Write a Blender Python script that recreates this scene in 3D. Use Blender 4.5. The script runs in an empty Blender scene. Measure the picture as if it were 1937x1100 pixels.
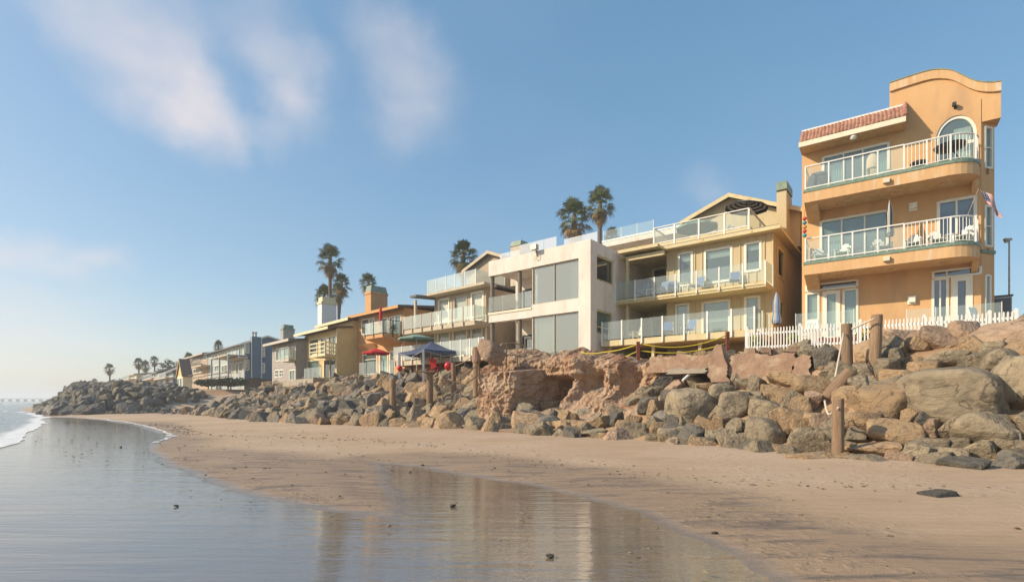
import bpy, math, random
from mathutils import Vector, Matrix, noise
R = math.radians
random.seed(7)
sc = bpy.context.scene
col = sc.collection
# ------------------------------------------------------------------ camera
EYE, FPX, CX, HY = 1.6, 980.0, 968.5, 757.0
cam_d = bpy.data.cameras.new('camera')
cam = bpy.data.objects.new('camera', cam_d)
col.objects.link(cam)
cam.location = (0, 0, EYE)
cam.rotation_euler = (R(90), 0, 0)
cam_d.sensor_width = 36
cam_d.lens = 36 * FPX / 1937
cam_d.shift_y = (HY - 550) / 1937
cam_d.clip_end = 20000
sc.camera = cam
# ------------------------------------------------------------------ light and sky
SUN_TRAVEL = Vector((0.985, 0.17, -0.60)).normalized()
SUN_EL = math.asin(-SUN_TRAVEL.z)
SUN_ROT = math.atan2(-SUN_TRAVEL.x, -SUN_TRAVEL.y)
world = bpy.data.worlds.new('World')
sc.world = world
world.use_nodes = True
wn = world.node_tree
wn.nodes.clear()
def wnode(t, **k):
    n = wn.nodes.new(t)
    for a, v in k.items():
        setattr(n, a, v)
    return n
wo = wnode('ShaderNodeOutputWorld')
bg = wnode('ShaderNodeBackground')
bg.inputs['Strength'].default_value = 0.145
sky = wnode('ShaderNodeTexSky', sky_type='NISHITA', sun_disc=False, sun_elevation=SUN_EL, sun_rotation=SUN_ROT)
sky.altitude = 0
sky.air_density = 1.0
sky.dust_density = 1.3
sky.ozone_density = 2.0
wn.links.new(bg.outputs[0], wo.inputs[0])
def wmath(op, a, b=None, clamp=False):
    n = wnode('ShaderNodeMath', operation=op, use_clamp=clamp)
    for i, v in enumerate((a, b)):
        if v is None:
            continue
        if isinstance(v, (int, float)):
            n.inputs[i].default_value = v
        else:
            wn.links.new(v, n.inputs[i])
    return n.outputs[0]
wtc = wnode('ShaderNodeTexCoord')
wsep = wnode('ShaderNodeSeparateXYZ')
wn.links.new(wtc.outputs['Generated'], wsep.inputs[0])
wz = wmath('ADD', wmath('MAXIMUM', wsep.outputs[2], 0.0), 0.12)      # cloud deck seen as a plane overhead
wcomb = wnode('ShaderNodeCombineXYZ')
wn.links.new(wmath('DIVIDE', wsep.outputs[0], wz), wcomb.inputs[0])
wn.links.new(wmath('DIVIDE', wsep.outputs[1], wz), wcomb.inputs[1])
wn1 = wnode('ShaderNodeTexNoise')
wn1.inputs['Scale'].default_value = 1.7
wn1.inputs['Detail'].default_value = 4
wn1.inputs['Roughness'].default_value = 0.5
wn.links.new(wcomb.outputs[0], wn1.inputs['Vector'])
# the view direction is stirred a little so that the cloud banks get ragged outlines
wvm = wnode('ShaderNodeVectorMath', operation='MULTIPLY_ADD')
wn2 = wnode('ShaderNodeTexNoise')
wn2.inputs['Scale'].default_value = 9
wn2.inputs['Detail'].default_value = 5
wn2.inputs['Roughness'].default_value = .55
wn.links.new(wtc.outputs['Generated'], wn2.inputs['Vector'])
wn.links.new(wn2.outputs['Color'], wvm.inputs[0])
wvm.inputs[1].default_value = (0.12, 0.12, 0.12)
wn.links.new(wtc.outputs['Generated'], wvm.inputs[2])
def cloud_at(px, py, rad, amp, flat=1.0):
    d = Vector(((px - CX) / FPX, 1, (HY - py) / FPX)).normalized()
    sb = wnode('ShaderNodeVectorMath', operation='SUBTRACT')
    wn.links.new(wvm.outputs[0], sb.inputs[0])
    sb.inputs[1].default_value = d + Vector((.06, .06, .06))
    ml = wnode('ShaderNodeVectorMath', operation='MULTIPLY')
    wn.links.new(sb.outputs[0], ml.inputs[0])
    ml.inputs[1].default_value = (1 / (rad * .84), 1 / (rad * .84), flat / (rad * .84))
    ln = wnode('ShaderNodeVectorMath', operation='LENGTH')
    wn.links.new(ml.outputs[0], ln.inputs[0])
    mr = wnode('ShaderNodeMapRange', interpolation_type='SMOOTHSTEP')
    wn.links.new(ln.outputs['Value'], mr.inputs[0])
    mr.inputs[1].default_value = 1.0
    mr.inputs[2].default_value = 0.1
    mr.inputs[3].default_value = 0.0
    mr.inputs[4].default_value = amp
    return mr.outputs[0]
banks = [(160, 15, .12, .95), (320, 40, .11, .6), (300, 160, .11, .8), (360, 210, .12, .75), (425, 235, .075, .5), (560, 140, .10, .75), (575, 220, .085, .35),
         (490, 35, .10, .45), (750, 105, .12, .75), (775, 215, .13, .55), (820, 160, .1, .3), (690, 30, .09, .25), (520, 265, .06, .3), (40, 465, .13, .85, 2.2), (150, 490, .10, .6, 2.2), (-30, 600, .26, .6, 1.6), (1340, 345, .07, .25),
         (-900, 300, .25, .7, 1.6), (-500, 100, .2, .7), (2900, 250, .22, .6, 1.6), (2500, 30, .15, .5)]
csum = None
for b in banks:
    o = cloud_at(*b)
    csum = o if csum is None else wmath('ADD', csum, o)
cthin = wnode('ShaderNodeMapRange')
wn.links.new(wn1.outputs[0], cthin.inputs[0])
cthin.inputs[1].default_value = 0.42
cthin.inputs[2].default_value = 0.72
cm = wmath('MULTIPLY', csum, wmath('ADD', wmath('MULTIPLY', cthin.outputs[0], 0.55), 0.45), True)
cm = wmath('ADD', wmath('MULTIPLY', cm, 0.78), wmath('MULTIPLY', cthin.outputs[0], 0.03), True)
wmix = wnode('ShaderNodeMix', data_type='RGBA')
wn.links.new(cm, wmix.inputs[0])
whs = wnode('ShaderNodeHueSaturation')
whs.inputs['Saturation'].default_value = 1.68
whs.inputs['Hue'].default_value = .494
whs.inputs['Value'].default_value = 1.52
wgm = wnode('ShaderNodeGamma')
wgm.inputs[1].default_value = .52
wn.links.new(sky.outputs[0], wgm.inputs[0])
wn.links.new(wgm.outputs[0], whs.inputs['Color'])
wn.links.new(whs.outputs[0], wmix.inputs[6])
wmix.inputs[7].default_value = (3.9, 3.6, 3.65, 1)
wn.links.new(wmix.outputs[2], bg.inputs['Color'])
sun_d = bpy.data.lights.new('sun', 'SUN')
sun_d.energy = 3.65
sun_d.angle = R(0.6)
sun_d.color = (1.0, 0.85, 0.64)
sun = bpy.data.objects.new('sun', sun_d)
sun.rotation_euler = SUN_TRAVEL.to_track_quat('-Z', 'Y').to_euler()
sun.location = (-30, -5, 40)
col.objects.link(sun)
sc.view_settings.view_transform = 'Standard'
sc.view_settings.look = 'None'
sc.view_settings.gamma = 1
sc.view_settings.exposure = 0.6
sc.render.engine = 'CYCLES'
sc.cycles.use_denoising = True
sc.cycles.max_bounces = 10
sc.cycles.transparent_max_bounces = 24
sc.cycles.volume_bounces = 2
sc.cycles.caustics_reflective = False
sc.cycles.caustics_refractive = False

# ------------------------------------------------------------------ materials
M = {}
def mat(name, c, rough=.8, c2=None, scale=3.0, bump=0.0, bscale=30.0, metal=0.0, spec=.4, rnd=0.0, stretch=(1, 1, 1), detail=5, lo=.35, hi=.65, dist=.02, third=None, coords='Object'):
    m = bpy.data.materials.new(name)
    m.use_nodes = True
    nt = m.node_tree
    p = nt.nodes['Principled BSDF']
    p.inputs['Roughness'].default_value = rough
    p.inputs['Metallic'].default_value = metal
    p.inputs['Specular IOR Level'].default_value = spec
    p.inputs['Base Color'].default_value = (*c, 1)
    tc = nt.nodes.new('ShaderNodeTexCoord')
    mp = nt.nodes.new('ShaderNodeMapping')
    nt.links.new(tc.outputs[coords], mp.inputs[0])
    mp.inputs['Scale'].default_value = stretch
    out = None
    if c2 is None:
        c2 = tuple(v * .86 for v in c)
    if rnd:
        oi = nt.nodes.new('ShaderNodeObjectInfo')
        ad = nt.nodes.new('ShaderNodeVectorMath')
        ad.operation = 'ADD'
        ml = nt.nodes.new('ShaderNodeMath')
        ml.operation = 'MULTIPLY'
        ml.inputs[1].default_value = 57.0
        nt.links.new(oi.outputs['Random'], ml.inputs[0])
        nt.links.new(mp.outputs[0], ad.inputs[0])
        nt.links.new(ml.outputs[0], ad.inputs[1])
        vec = ad.outputs[0]
    else:
        vec = mp.outputs[0]
    nz = nt.nodes.new('ShaderNodeTexNoise')
    nz.inputs['Scale'].default_value = scale
    nz.inputs['Detail'].default_value = detail
    nz.inputs['Roughness'].default_value = .6
    nt.links.new(vec, nz.inputs['Vector'])
    mr = nt.nodes.new('ShaderNodeMapRange')
    mr.inputs[1].default_value = lo
    mr.inputs[2].default_value = hi
    nt.links.new(nz.outputs[0], mr.inputs[0])
    mx = nt.nodes.new('ShaderNodeMix')
    mx.data_type = 'RGBA'
    mx.inputs[6].default_value = (*c, 1)
    mx.inputs[7].default_value = (*c2, 1)
    nt.links.new(mr.outputs[0], mx.inputs[0])
    out = mx.outputs[2]
    if third:                                            # stains: a second, larger pattern
        n3 = nt.nodes.new('ShaderNodeTexNoise')
        n3.inputs['Scale'].default_value = third[1]
        n3.inputs['Detail'].default_value = 6
        nt.links.new(vec, n3.inputs['Vector'])
        r3 = nt.nodes.new('ShaderNodeMapRange')
        r3.inputs[1].default_value = third[2]
        r3.inputs[2].default_value = third[3]
        nt.links.new(n3.outputs[0], r3.inputs[0])
        x3 = nt.nodes.new('ShaderNodeMix')
        x3.data_type = 'RGBA'
        x3.inputs[7].default_value = (*third[0], 1)
        nt.links.new(r3.outputs[0], x3.inputs[0])
        nt.links.new(out, x3.inputs[6])
        out = x3.outputs[2]
    if rnd:
        hs = nt.nodes.new('ShaderNodeHueSaturation')
        m2 = nt.nodes.new('ShaderNodeMapRange')
        m2.inputs[3].default_value = 1 - rnd
        m2.inputs[4].default_value = 1 + rnd
        nt.links.new(oi.outputs['Random'], m2.inputs[0])
        nt.links.new(m2.outputs[0], hs.inputs['Value'])
        nt.links.new(out, hs.inputs['Color'])
        out = hs.outputs[0]
    nt.links.new(out, p.inputs['Base Color'])
    if bump:
        nb = nt.nodes.new('ShaderNodeTexNoise')
        nb.inputs['Scale'].default_value = bscale
        nb.inputs['Detail'].default_value = 6
        nb.inputs['Roughness'].default_value = .62
        nt.links.new(vec, nb.inputs['Vector'])
        bp = nt.nodes.new('ShaderNodeBump')
        bp.inputs['Strength'].default_value = bump
        bp.inputs['Distance'].default_value = dist
        nt.links.new(nb.outputs[0], bp.inputs['Height'])
        nt.links.new(bp.outputs[0], p.inputs['Normal'])
    M[name] = m
    return m
def glass(name, tint, diff, mirror=.06, dcol=(.8, .9, .86), rough=.02, ior=1.5):
    m = bpy.data.materials.new(name)
    m.use_nodes = True
    nt = m.node_tree
    nt.nodes.clear()
    o = nt.nodes.new('ShaderNodeOutputMaterial')
    t = nt.nodes.new('ShaderNodeBsdfTransparent')
    t.inputs[0].default_value = (*tint, 1)
    d = nt.nodes.new('ShaderNodeBsdfDiffuse')
    d.inputs[0].default_value = (*dcol, 1)
    g = nt.nodes.new('ShaderNodeBsdfGlossy')
    g.inputs['Roughness'].default_value = rough
    f = nt.nodes.new('ShaderNodeFresnel')
    f.inputs[0].default_value = ior
    a = nt.nodes.new('ShaderNodeMath')
    a.use_clamp = True
    a.inputs[1].default_value = mirror
    nt.links.new(f.outputs[0], a.inputs[0])
    x1 = nt.nodes.new('ShaderNodeMixShader')
    x1.inputs[0].default_value = diff
    x2 = nt.nodes.new('ShaderNodeMixShader')
    nt.links.new(t.outputs[0], x1.inputs[1])
    nt.links.new(d.outputs[0], x1.inputs[2])
    nt.links.new(a.outputs[0], x2.inputs[0])
    nt.links.new(x1.outputs[0], x2.inputs[1])
    nt.links.new(g.outputs[0], x2.inputs[2])
    geo = nt.nodes.new('ShaderNodeNewGeometry')          # a pane is a thin slab: only its outer face mirrors
    t2 = nt.nodes.new('ShaderNodeBsdfTransparent')
    x3 = nt.nodes.new('ShaderNodeMixShader')
    nt.links.new(geo.outputs['Backfacing'], x3.inputs[0])
    nt.links.new(x2.outputs[0], x3.inputs[1])
    nt.links.new(t2.outputs[0], x3.inputs[2])
    nt.links.new(x3.outputs[0], o.inputs[0])
    M[name] = m
    return m
mat('orange_stucco', (.67, .41, .195), .9, (.61, .36, .165), 1.1, .25, 60, third=((.50, .315, .17), 1.5, .52, .76), stretch=(1, 1, .3))
mat('orange_trim', (.67, .42, .205), .88, (.59, .36, .175), 2.2, .2, 50, third=((.66, .55, .40), 2.6, .53, .72), stretch=(1.6, 1.6, .22))
mat('cream_paint', (.80, .72, .55), .7, (.72, .63, .47), 3)
mat('white_paint', (.80, .79, .75), .55, (.72, .70, .65), 4)
mat('white_frame', (.82, .79, .68), .5, (.76, .72, .6), 4)
mat('green_tile', (.13, .22, .17), .45, (.22, .29, .22), 6)
mat('red_tile', (.34, .135, .085), .85, (.42, .25, .18), 5, .3, 40, rnd=.22)
mat('white_stucco', (.76, .70, .62), .9, (.67, .59, .51), .9, .3, 45, third=((.55, .48, .40), 2.0, .54, .78), stretch=(1, 1, .4))
mat('olive_board', (.56, .46, .28), .85, (.50, .405, .24), 2.0, .3, 22, stretch=(1, 1, .25), third=((.60, .50, .32), .8, .55, .8))
mat('olive_trim', (.64, .54, .32), .75, (.57, .47, .27), 2.5, third=((.50, .24, .07), 3.0, .62, .74))
mat('tan_board', (.46, .37, .27), .85, (.40, .31, .22), 2.0, .2, 22, stretch=(1, 1, .25))
mat('tan_trim', (.56, .48, .36), .8, (.48, .40, .29), 2.5)
mat('peach_stucco', (.60, .34, .15), .9, (.55, .30, .13), 1.2, .2, 50)
mat('yellow_siding', (.66, .50, .25), .8, (.60, .44, .21), 1.4)
mat('yellow_trim', (.76, .66, .42), .75, (.68, .58, .36), 2)
mat('grey_siding', (.40, .36, .32), .85, (.35, .31, .28), 1.4)
mat('grey_trim', (.56, .50, .42), .8)
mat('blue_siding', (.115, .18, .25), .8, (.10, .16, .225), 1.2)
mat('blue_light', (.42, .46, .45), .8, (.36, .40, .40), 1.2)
mat('brown_roof', (.16, .11, .085), .9, (.11, .08, .065), 6, .3, 25)
mat('grey_roof', (.20, .19, .18), .9, (.14, .135, .13), 6, .3, 25)
mat('copper_green', (.16, .24, .19), .6, (.30, .33, .24), 3)
mat('dark_metal', (.05, .05, .05), .5)
mat('grey_metal', (.52, .48, .42), .45, (.34, .29, .23), 8, metal=.3)
mat('pipe_metal', (.33, .26, .19), .5, (.24, .17, .11), 9, metal=.35)
mat('column_grey', (.20, .17, .13), .7, (.15, .125, .1), 5)
mat('wood_post', (.33, .22, .135), .9, (.20, .13, .08), 2.2, .7, 14, stretch=(9, 9, .55), dist=.03, rnd=.12)
mat('rust_post', (.24, .075, .04), .9, (.17, .05, .03), 6)
mat('rope_white', (.62, .55, .44), .9, (.5, .42, .32), 20, .5, 60)
mat('rope_yellow', (.75, .58, .05), .7)
mat('rope_tan', (.38, .28, .19), .9)
mat('navy_cloth', (.045, .062, .115), .75, (.065, .085, .15), 3)
mat('silver_leg', (.42, .43, .48), .5)
mat('red_cloth', (.55, .02, .02), .7, (.45, .015, .015), 4)
mat('green_cloth', (.22, .34, .28), .8)
mat('blue_sling', (.12, .20, .36), .8, (.10, .17, .31), 5)
mat('white_plastic', (.76, .76, .72), .4)
mat('pale_plastic', (.72, .64, .48), .5)
mat('black_cloth', (.02, .02, .024), .8)
mat('stripe_cloth', (.55, .53, .48), .8)
mat('grey_cover', (.11, .125, .14), .8, (.085, .095, .11), 4, .3, 8)
mat('cream_cover', (.62, .50, .34), .85, None, 4, .3, 8)
mat('interior', (.30, .27, .22), .9)
mat('interior_floor', (.22, .17, .12), .8)
mat('blind', (.52, .52, .44), .8, (.47, .48, .41), 2)
mat('blind_sage', (.24, .29, .21), .8, (.2, .25, .18), 2)
mat('curtain', (.46, .58, .54), .9, (.38, .50, .47), 6, stretch=(9, 9, .3))
mat('curtain_white', (.78, .74, .64), .9)
mat('palm_green', (.085, .115, .03), .6, (.15, .15, .045), .9, rnd=.12)
mat('palm_dry', (.30, .20, .085), .9, (.2, .12, .05), 1.5)
mat('palm_trunk', (.20, .15, .11), .95, (.13, .095, .07), 3, .6, 8, stretch=(.4, .4, 3))
mat('leaf_dark', (.045, .06, .022), .8, (.07, .085, .03), 1.2)
mat('brick_red', (.25, .09, .065), .9, (.19, .07, .05), 6)
mat('concrete', (.40, .34, .27), .9, (.32, .27, .21), 2, .4, 20)
mat('pink_concrete', (.36, .235, .16), .94, (.28, .175, .115), 2.2, .9, 7, third=((.43, .32, .225), 2.4, .50, .68), rnd=.08, dist=.05, detail=8)
glass('window_glass', (.70, .82, .79), .22, .13, (.42, .58, .54), ior=1.5)
glass('big_glass', (.52, .60, .57), .42, .15, (.46, .52, .46), ior=1.5)
glass('rail_glass', (.88, .96, .93), .17, .03, (.78, .88, .83))
glass('rail_glass_milky', (.84, .93, .89), .40, .03, (.76, .83, .76))
glass('clear_glass', (.93, .95, .94), .04, .03, (.7, .75, .75))
glass('rail_glass_white', (.75, .80, .80), .55, .05, (.80, .82, .82))
glass('door_glass', (.50, .57, .58), .08, .16, (.16, .21, .24), ior=1.6)
ROCKC = {'g': ('rock_grey', (.235, .192, .132), (.31, .245, .16), (.14, .115, .08)), 't': ('rock_tan', (.40, .275, .155), (.32, .21, .115), (.25, .19, .13)),
         'b': ('rock_blue', (.185, .17, .145), (.255, .22, .175), (.11, .105, .095)), 'o': ('rock_orange', (.42, .285, .165), (.34, .22, .12), (.24, .18, .125)),
         'p': ('rock_pink', (.39, .275, .19), (.33, .22, .145), (.25, .18, .125)), 'd': ('rock_dark', (.115, .105, .09), (.16, .14, .11), (.075, .07, .06))}
for k, (nm, a, b, c) in ROCKC.items():
    m = mat(nm, a, .92, b, 1.6, .9, 4.5, rnd=.2, third=(c, 2.6, .50, .70), dist=.10, detail=8)
    nt = m.node_tree                                     # thin dark cracks and veins running over the stone
    p = nt.nodes['Principled BSDF']
    src = p.inputs['Base Color'].links[0].from_socket
    vec = [n for n in nt.nodes if n.bl_idname == 'ShaderNodeVectorMath'][0].outputs[0]
    nc = nt.nodes.new('ShaderNodeTexNoise')
    nc.inputs['Scale'].default_value = .9
    nc.inputs['Detail'].default_value = 4
    nc.inputs['Distortion'].default_value = .6
    nt.links.new(vec, nc.inputs['Vector'])
    ab = [nt.nodes.new('ShaderNodeMath') for _ in range(2)]
    ab[0].operation, ab[1].operation = 'SUBTRACT', 'ABSOLUTE'
    ab[0].inputs[1].default_value = .5
    nt.links.new(nc.outputs[0], ab[0].inputs[0])
    nt.links.new(ab[0].outputs[0], ab[1].inputs[0])
    cr = nt.nodes.new('ShaderNodeMapRange')
    cr.inputs[1].default_value, cr.inputs[2].default_value = .004, .016
    cr.inputs[3].default_value, cr.inputs[4].default_value = .62, 0.0
    nt.links.new(ab[1].outputs[0], cr.inputs[0])
    xc = nt.nodes.new('ShaderNodeMix')
    xc.data_type = 'RGBA'
    xc.inputs[7].default_value = (.05, .04, .03, 1)
    nt.links.new(cr.outputs[0], xc.inputs[0])
    nt.links.new(src, xc.inputs[6])
    nt.links.new(xc.outputs[2], p.inputs['Base Color'])
mat('earth', (.40, .255, .145), .95, (.30, .185, .105), .55, .9, 3.0, third=(( .46, .325, .20), .25, .45, .65), dist=.12, detail=9)
mat('clay', (.40, .25, .15), .95, (.47, .335, .225), 1.3, 1.0, 4.0, third=((.33, .165, .09), .8, .52, .68), dist=.2, detail=10, stretch=(1, 1, .8))
# ------------------------------------------------------------------ mesh tools
class MB:
    def __init__(s):
        s.v = []; s.f = []; s.mi = []
    def add(s, vs, fs, k=0):
        o = len(s.v)
        s.v += [tuple(v) for v in vs]
        s.f += [tuple(i + o for i in f) for f in fs]
        s.mi += [k] * len(fs)
        return s
    def box(s, x0, x1, y0, y1, z0, z1, k=0):
        return s.add([(x0, y0, z0), (x1, y0, z0), (x1, y1, z0), (x0, y1, z0), (x0, y0, z1), (x1, y0, z1), (x1, y1, z1), (x0, y1, z1)],
                     [(0, 3, 2, 1), (4, 5, 6, 7), (0, 1, 5, 4), (1, 2, 6, 5), (2, 3, 7, 6), (3, 0, 4, 7)], k)
    def bar(s, p, q, w, h=None, k=0):
        p, q = Vector(p), Vector(q)
        h = h or w
        d = (q - p).normalized()
        up = Vector((0, 0, 1)) if abs(d.z) < .95 else Vector((0, 1, 0))
        a = d.cross(up).normalized() * w / 2
        b = a.cross(d).normalized() * h / 2
        return s.add([p - a - b, p + a - b, p + a + b, p - a + b, q - a - b, q + a - b, q + a + b, q - a + b],
                     [(0, 1, 2, 3), (7, 6, 5, 4), (0, 4, 5, 1), (1, 5, 6, 2), (2, 6, 7, 3), (3, 7, 4, 0)], k)
    def tube(s, pts, r, n=8, k=0, cap=True):
        pts = [Vector(p) for p in pts]
        rr = r if isinstance(r, (list, tuple)) else [r] * len(pts)
        vs = []
        for i, p in enumerate(pts):
            d = (pts[min(i + 1, len(pts) - 1)] - pts[max(i - 1, 0)]).normalized()
            up = Vector((0, 0, 1)) if abs(d.z) < .9 else Vector((0, 1, 0))
            a = d.cross(up).normalized()
            b = a.cross(d)
            vs += [p + (a * math.cos(2 * math.pi * j / n) + b * math.sin(2 * math.pi * j / n)) * rr[i] for j in range(n)]
        fs = [(i * n + j, i * n + (j + 1) % n, (i + 1) * n + (j + 1) % n, (i + 1) * n + j) for i in range(len(pts) - 1) for j in range(n)]
        if cap:
            fs += [tuple(range(n - 1, -1, -1)), tuple((len(pts) - 1) * n + j for j in range(n))]
        return s.add(vs, fs, k)
    def plan(s, poly, z0, z1, k=0):            # outline in x,y pulled up in z
        n = len(poly)
        vs = [(x, y, z0) for x, y in poly] + [(x, y, z1) for x, y in poly]
        return s.add(vs, [tuple(range(n - 1, -1, -1)), tuple(range(n, 2 * n))] + [(i, (i + 1) % n, n + (i + 1) % n, n + i) for i in range(n)], k)
    def prism(s, poly, y0, y1, k=0):           # outline in x,z pulled through y
        n = len(poly)
        vs = [(x, y0, z) for x, z in poly] + [(x, y1, z) for x, z in poly]
        return s.add(vs, [tuple(range(n)), tuple(range(2 * n - 1, n - 1, -1))] + [(i, n + i, n + (i + 1) % n, (i + 1) % n) for i in range(n)], k)
    def lathe(s, prof, n=12, c=(0, 0, 0), k=0, ph=0):
        vs = [(c[0] + r * math.cos(ph + 2 * math.pi * j / n), c[1] + r * math.sin(ph + 2 * math.pi * j / n), c[2] + z) for r, z in prof for j in range(n)]
        fs = [(i * n + j, i * n + (j + 1) % n, (i + 1) * n + (j + 1) % n, (i + 1) * n + j) for i in range(len(prof) - 1) for j in range(n)]
        return s.add(vs, fs, k)
    def mesh(s, name, mats, smooth=False):
        me = bpy.data.meshes.new(name)
        me.from_pydata(s.v, [], s.f)
        for m in (mats if isinstance(mats, (list, tuple)) else [mats]):
            me.materials.append(M[m] if isinstance(m, str) else m)
        if any(s.mi):
            me.polygons.foreach_set('material_index', s.mi)
        if smooth:
            me.polygons.foreach_set('use_smooth', [True] * len(s.f))
        me.update()
        return me
def link(name, me, parent=None, loc=(0, 0, 0), rot=(0, 0, 0), scale=None):
    o = bpy.data.objects.new(name, me)
    col.objects.link(o)
    o.parent = parent
    o.location = loc
    o.rotation_euler = rot if isinstance(rot, (tuple, list)) else (0, 0, rot)
    if scale is not None:
        o.scale = scale if isinstance(scale, (tuple, list)) else (scale,) * 3
    return o
def ob(name, mb, m, parent=None, smooth=False, **k):
    return link(name, mb.mesh(name, m, smooth), parent, **k)
def tag(o, label, cat, group=None):
    o['label'] = label
    o['category'] = cat
    o['kind'] = 'thing'
    if group:
        o['group'] = group
    return o
def empty(name, loc, rz, label, cat, group=None, scale=None):
    o = link(name, None, None, loc, rz, scale)
    o.empty_display_size = .3
    return tag(o, label, cat, group)
def struct(o):
    o['kind'] = 'structure'
    return o
def copy_thing(root, loc, rz, label, group=None, scale=None):
    r = root.copy()
    col.objects.link(r)
    r.location = loc
    r.rotation_euler = (0, 0, rz)
    if scale:
        r.scale = (scale,) * 3
    r['label'] = label
    if group:
        r['group'] = group
    for ch in root.children:
        c = ch.copy()
        col.objects.link(c)
        c.parent = r
        for g in ch.children:
            d = g.copy()
            col.objects.link(d)
            d.parent = c
    return r
# ------------------------------------------------------------------ measuring: a vertical plane in the place, read off along sight lines
class Frame:
    def __init__(s, px, Y, phi):
        s.phi = R(phi)
        s.P = Vector(((px - CX) / FPX * Y, Y))
        s.u = Vector((math.sin(s.phi), -math.cos(s.phi)))
        s.n = Vector((math.cos(s.phi), math.sin(s.phi)))
        s.rot = s.phi - math.pi / 2
    def t(s, px, d):
        r = Vector(((px - CX) / FPX, 1))
        return (s.P.dot(s.n) + d) / r.dot(s.n)
    def x(s, px, d=0):
        t = s.t(px, d)
        return Vector(((px - CX) / FPX * t, t)).dot(s.u) - s.P.dot(s.u)
    def z(s, px, py, d=0):
        return EYE + (HY - py) / FPX * s.t(px, d)
    def w(s, x, y, z=0):                     # local to world
        p = s.P + s.u * x + s.n * y
        return Vector((p.x, p.y, z))
    def root(s, name, label, cat, z=0):
        return empty(name, (s.P.x, s.P.y, z), s.rot, label, cat)
U0 = Vector((math.sin(R(50)), -math.cos(R(50))))
N0 = Vector((math.cos(R(50)), math.sin(R(50))))
def lerp(pts, x):
    if x <= pts[0][0]:
        return pts[0][1]
    for (a, b), (c, d) in zip(pts, pts[1:]):
        if x <= c:
            k = (x - a) / (c - a)
            return b + (d - b) * k
    return pts[-1][1]
def sst(a, b, x):
    k = min(1, max(0, (x - a) / (b - a)))
    return k * k * (3 - 2 * k)
# ------------------------------------------------------------------ terrain
TOE = [(-300, 49), (-200, 31), (-134, 19.2), (-108, 15.0), (-95, 12.7), (-82, 11.6), (-72, 13), (-67, 17), (-63, 20.2), (-55, 19.6), (-45, 18.0), (-36.8, 16.9), (-29.8, 16.9), (-25.2, 17.5), (-22.5, 18.7),
       (-18.5, 19.0), (-14, 17.9), (-8.5, 17.0), (-5, 16.6), (-1.9, 15.3), (1.3, 15.6), (10, 16), (40, 17)]
DEP = [(-300, 9), (-120, 5), (-95, 4.6), (-82, 7), (-70, 9), (-60, 9), (-30, 8.5), (-20, 7.5), (-10, 7.5), (-2, 7.2), (3, 6.0), (40, 6)]
TOPZ = [(-300, 3.6), (-110, 3.2), (-100, 3.3), (-84, 3.25), (-70, 3.4), (-55, 3.2), (-36, 3.0), (-25, 3.2), (-18, 3.6), (-10, 3.7), (-6, 3.6), (-2, 3.65), (2, 3.9), (40, 4)]
def gate(s):
    return max(sst(-66, -57, s), 1 - sst(-82, -69, s))
def height(s, n):
    k = (n - lerp(TOE, s)) / lerp(DEP, s)
    g = gate(s)
    if k < 0:
        zb = k * 1.2
    elif k > 1:
        zb = lerp(TOPZ, s)
    else:
        zb = lerp(TOPZ, s) * (.45 * k + .55 * sst(0, 1, k))
    zb -= 1.0 * sst(-20.8, -19.3, s) * (1 - sst(-11.5, -9.5, s)) * sst(.22, .45, k) * (1 - sst(.9, 1.15, k))
    zr = sst(19, 46, n) * 4.3 - .02
    z = g * zb + (1 - g) * zr
    return max(z, -.6)
def sn(p):
    return p.x * U0.x + p.y * U0.y, p.x * N0.x + p.y * N0.y
def wp(s, n, z=0.0):
    return Vector((U0.x * s + N0.x * n, U0.y * s + N0.y * n, z))
def hit(px, py):                      # where the sight line through a photo point meets the slope (surveying the rocks)
    a, b = (px - CX) / FPX, (HY - py) / FPX
    t = 6.0
    while t < 140:
        z = EYE + b * t
        s, n = sn(Vector((a * t, t)))
        if z <= max(height(s, n), 0):
            return Vector((a * t, t, z)), t
        t += .04 + t * .002
    return Vector((a * 140, 140, 0)), 140
def gpt(px, py):
    t = EYE * FPX / (py - HY)
    return Vector(((px - CX) / FPX * t, t))
tb = MB()
ss = []
s = -300.0
while s < 40:
    ss.append(s)
    s += .45 if -70 < s < 12 else (1.6 if s > -140 else 6)
ww = [-1.2, -.6] + [i * .35 for i in range(0, 30)] + [11, 12.5, 15, 19, 25, 35, 55, 100]
rows = []
for s in ss:
    for w in ww:
        n = lerp(TOE, s) + w
        z = height(s, n)
        p = wp(s, n)
        if 0 < w < lerp(DEP, s):
            z -= (.42 if s < -20 else .12) * gate(s) * sst(0, 1.2, w) * (1 - sst(lerp(DEP, s) - 1.2, lerp(DEP, s), w))
        amp = .28 * gate(s) * (1 if 0 < w < 11 else .15)
        z += amp * (noise.noise(Vector((p.x * .8, p.y * .8, 3))) + .5 * noise.noise(Vector((p.x * 2.1, p.y * 2.1, 5))))
        rows.append((p.x, p.y, z))
nw = len(ww)
fs, mi = [], []
for i in range(len(ss) - 1):
    for j in range(nw - 1):
        fs.append((i * nw + j, (i + 1) * nw + j, (i + 1) * nw + j + 1, i * nw + j + 1))
        mi.append(1 if gate((ss[i] + ss[i + 1]) / 2) < .55 else 0)
tb.v, tb.f, tb.mi = rows, fs, mi

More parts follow.
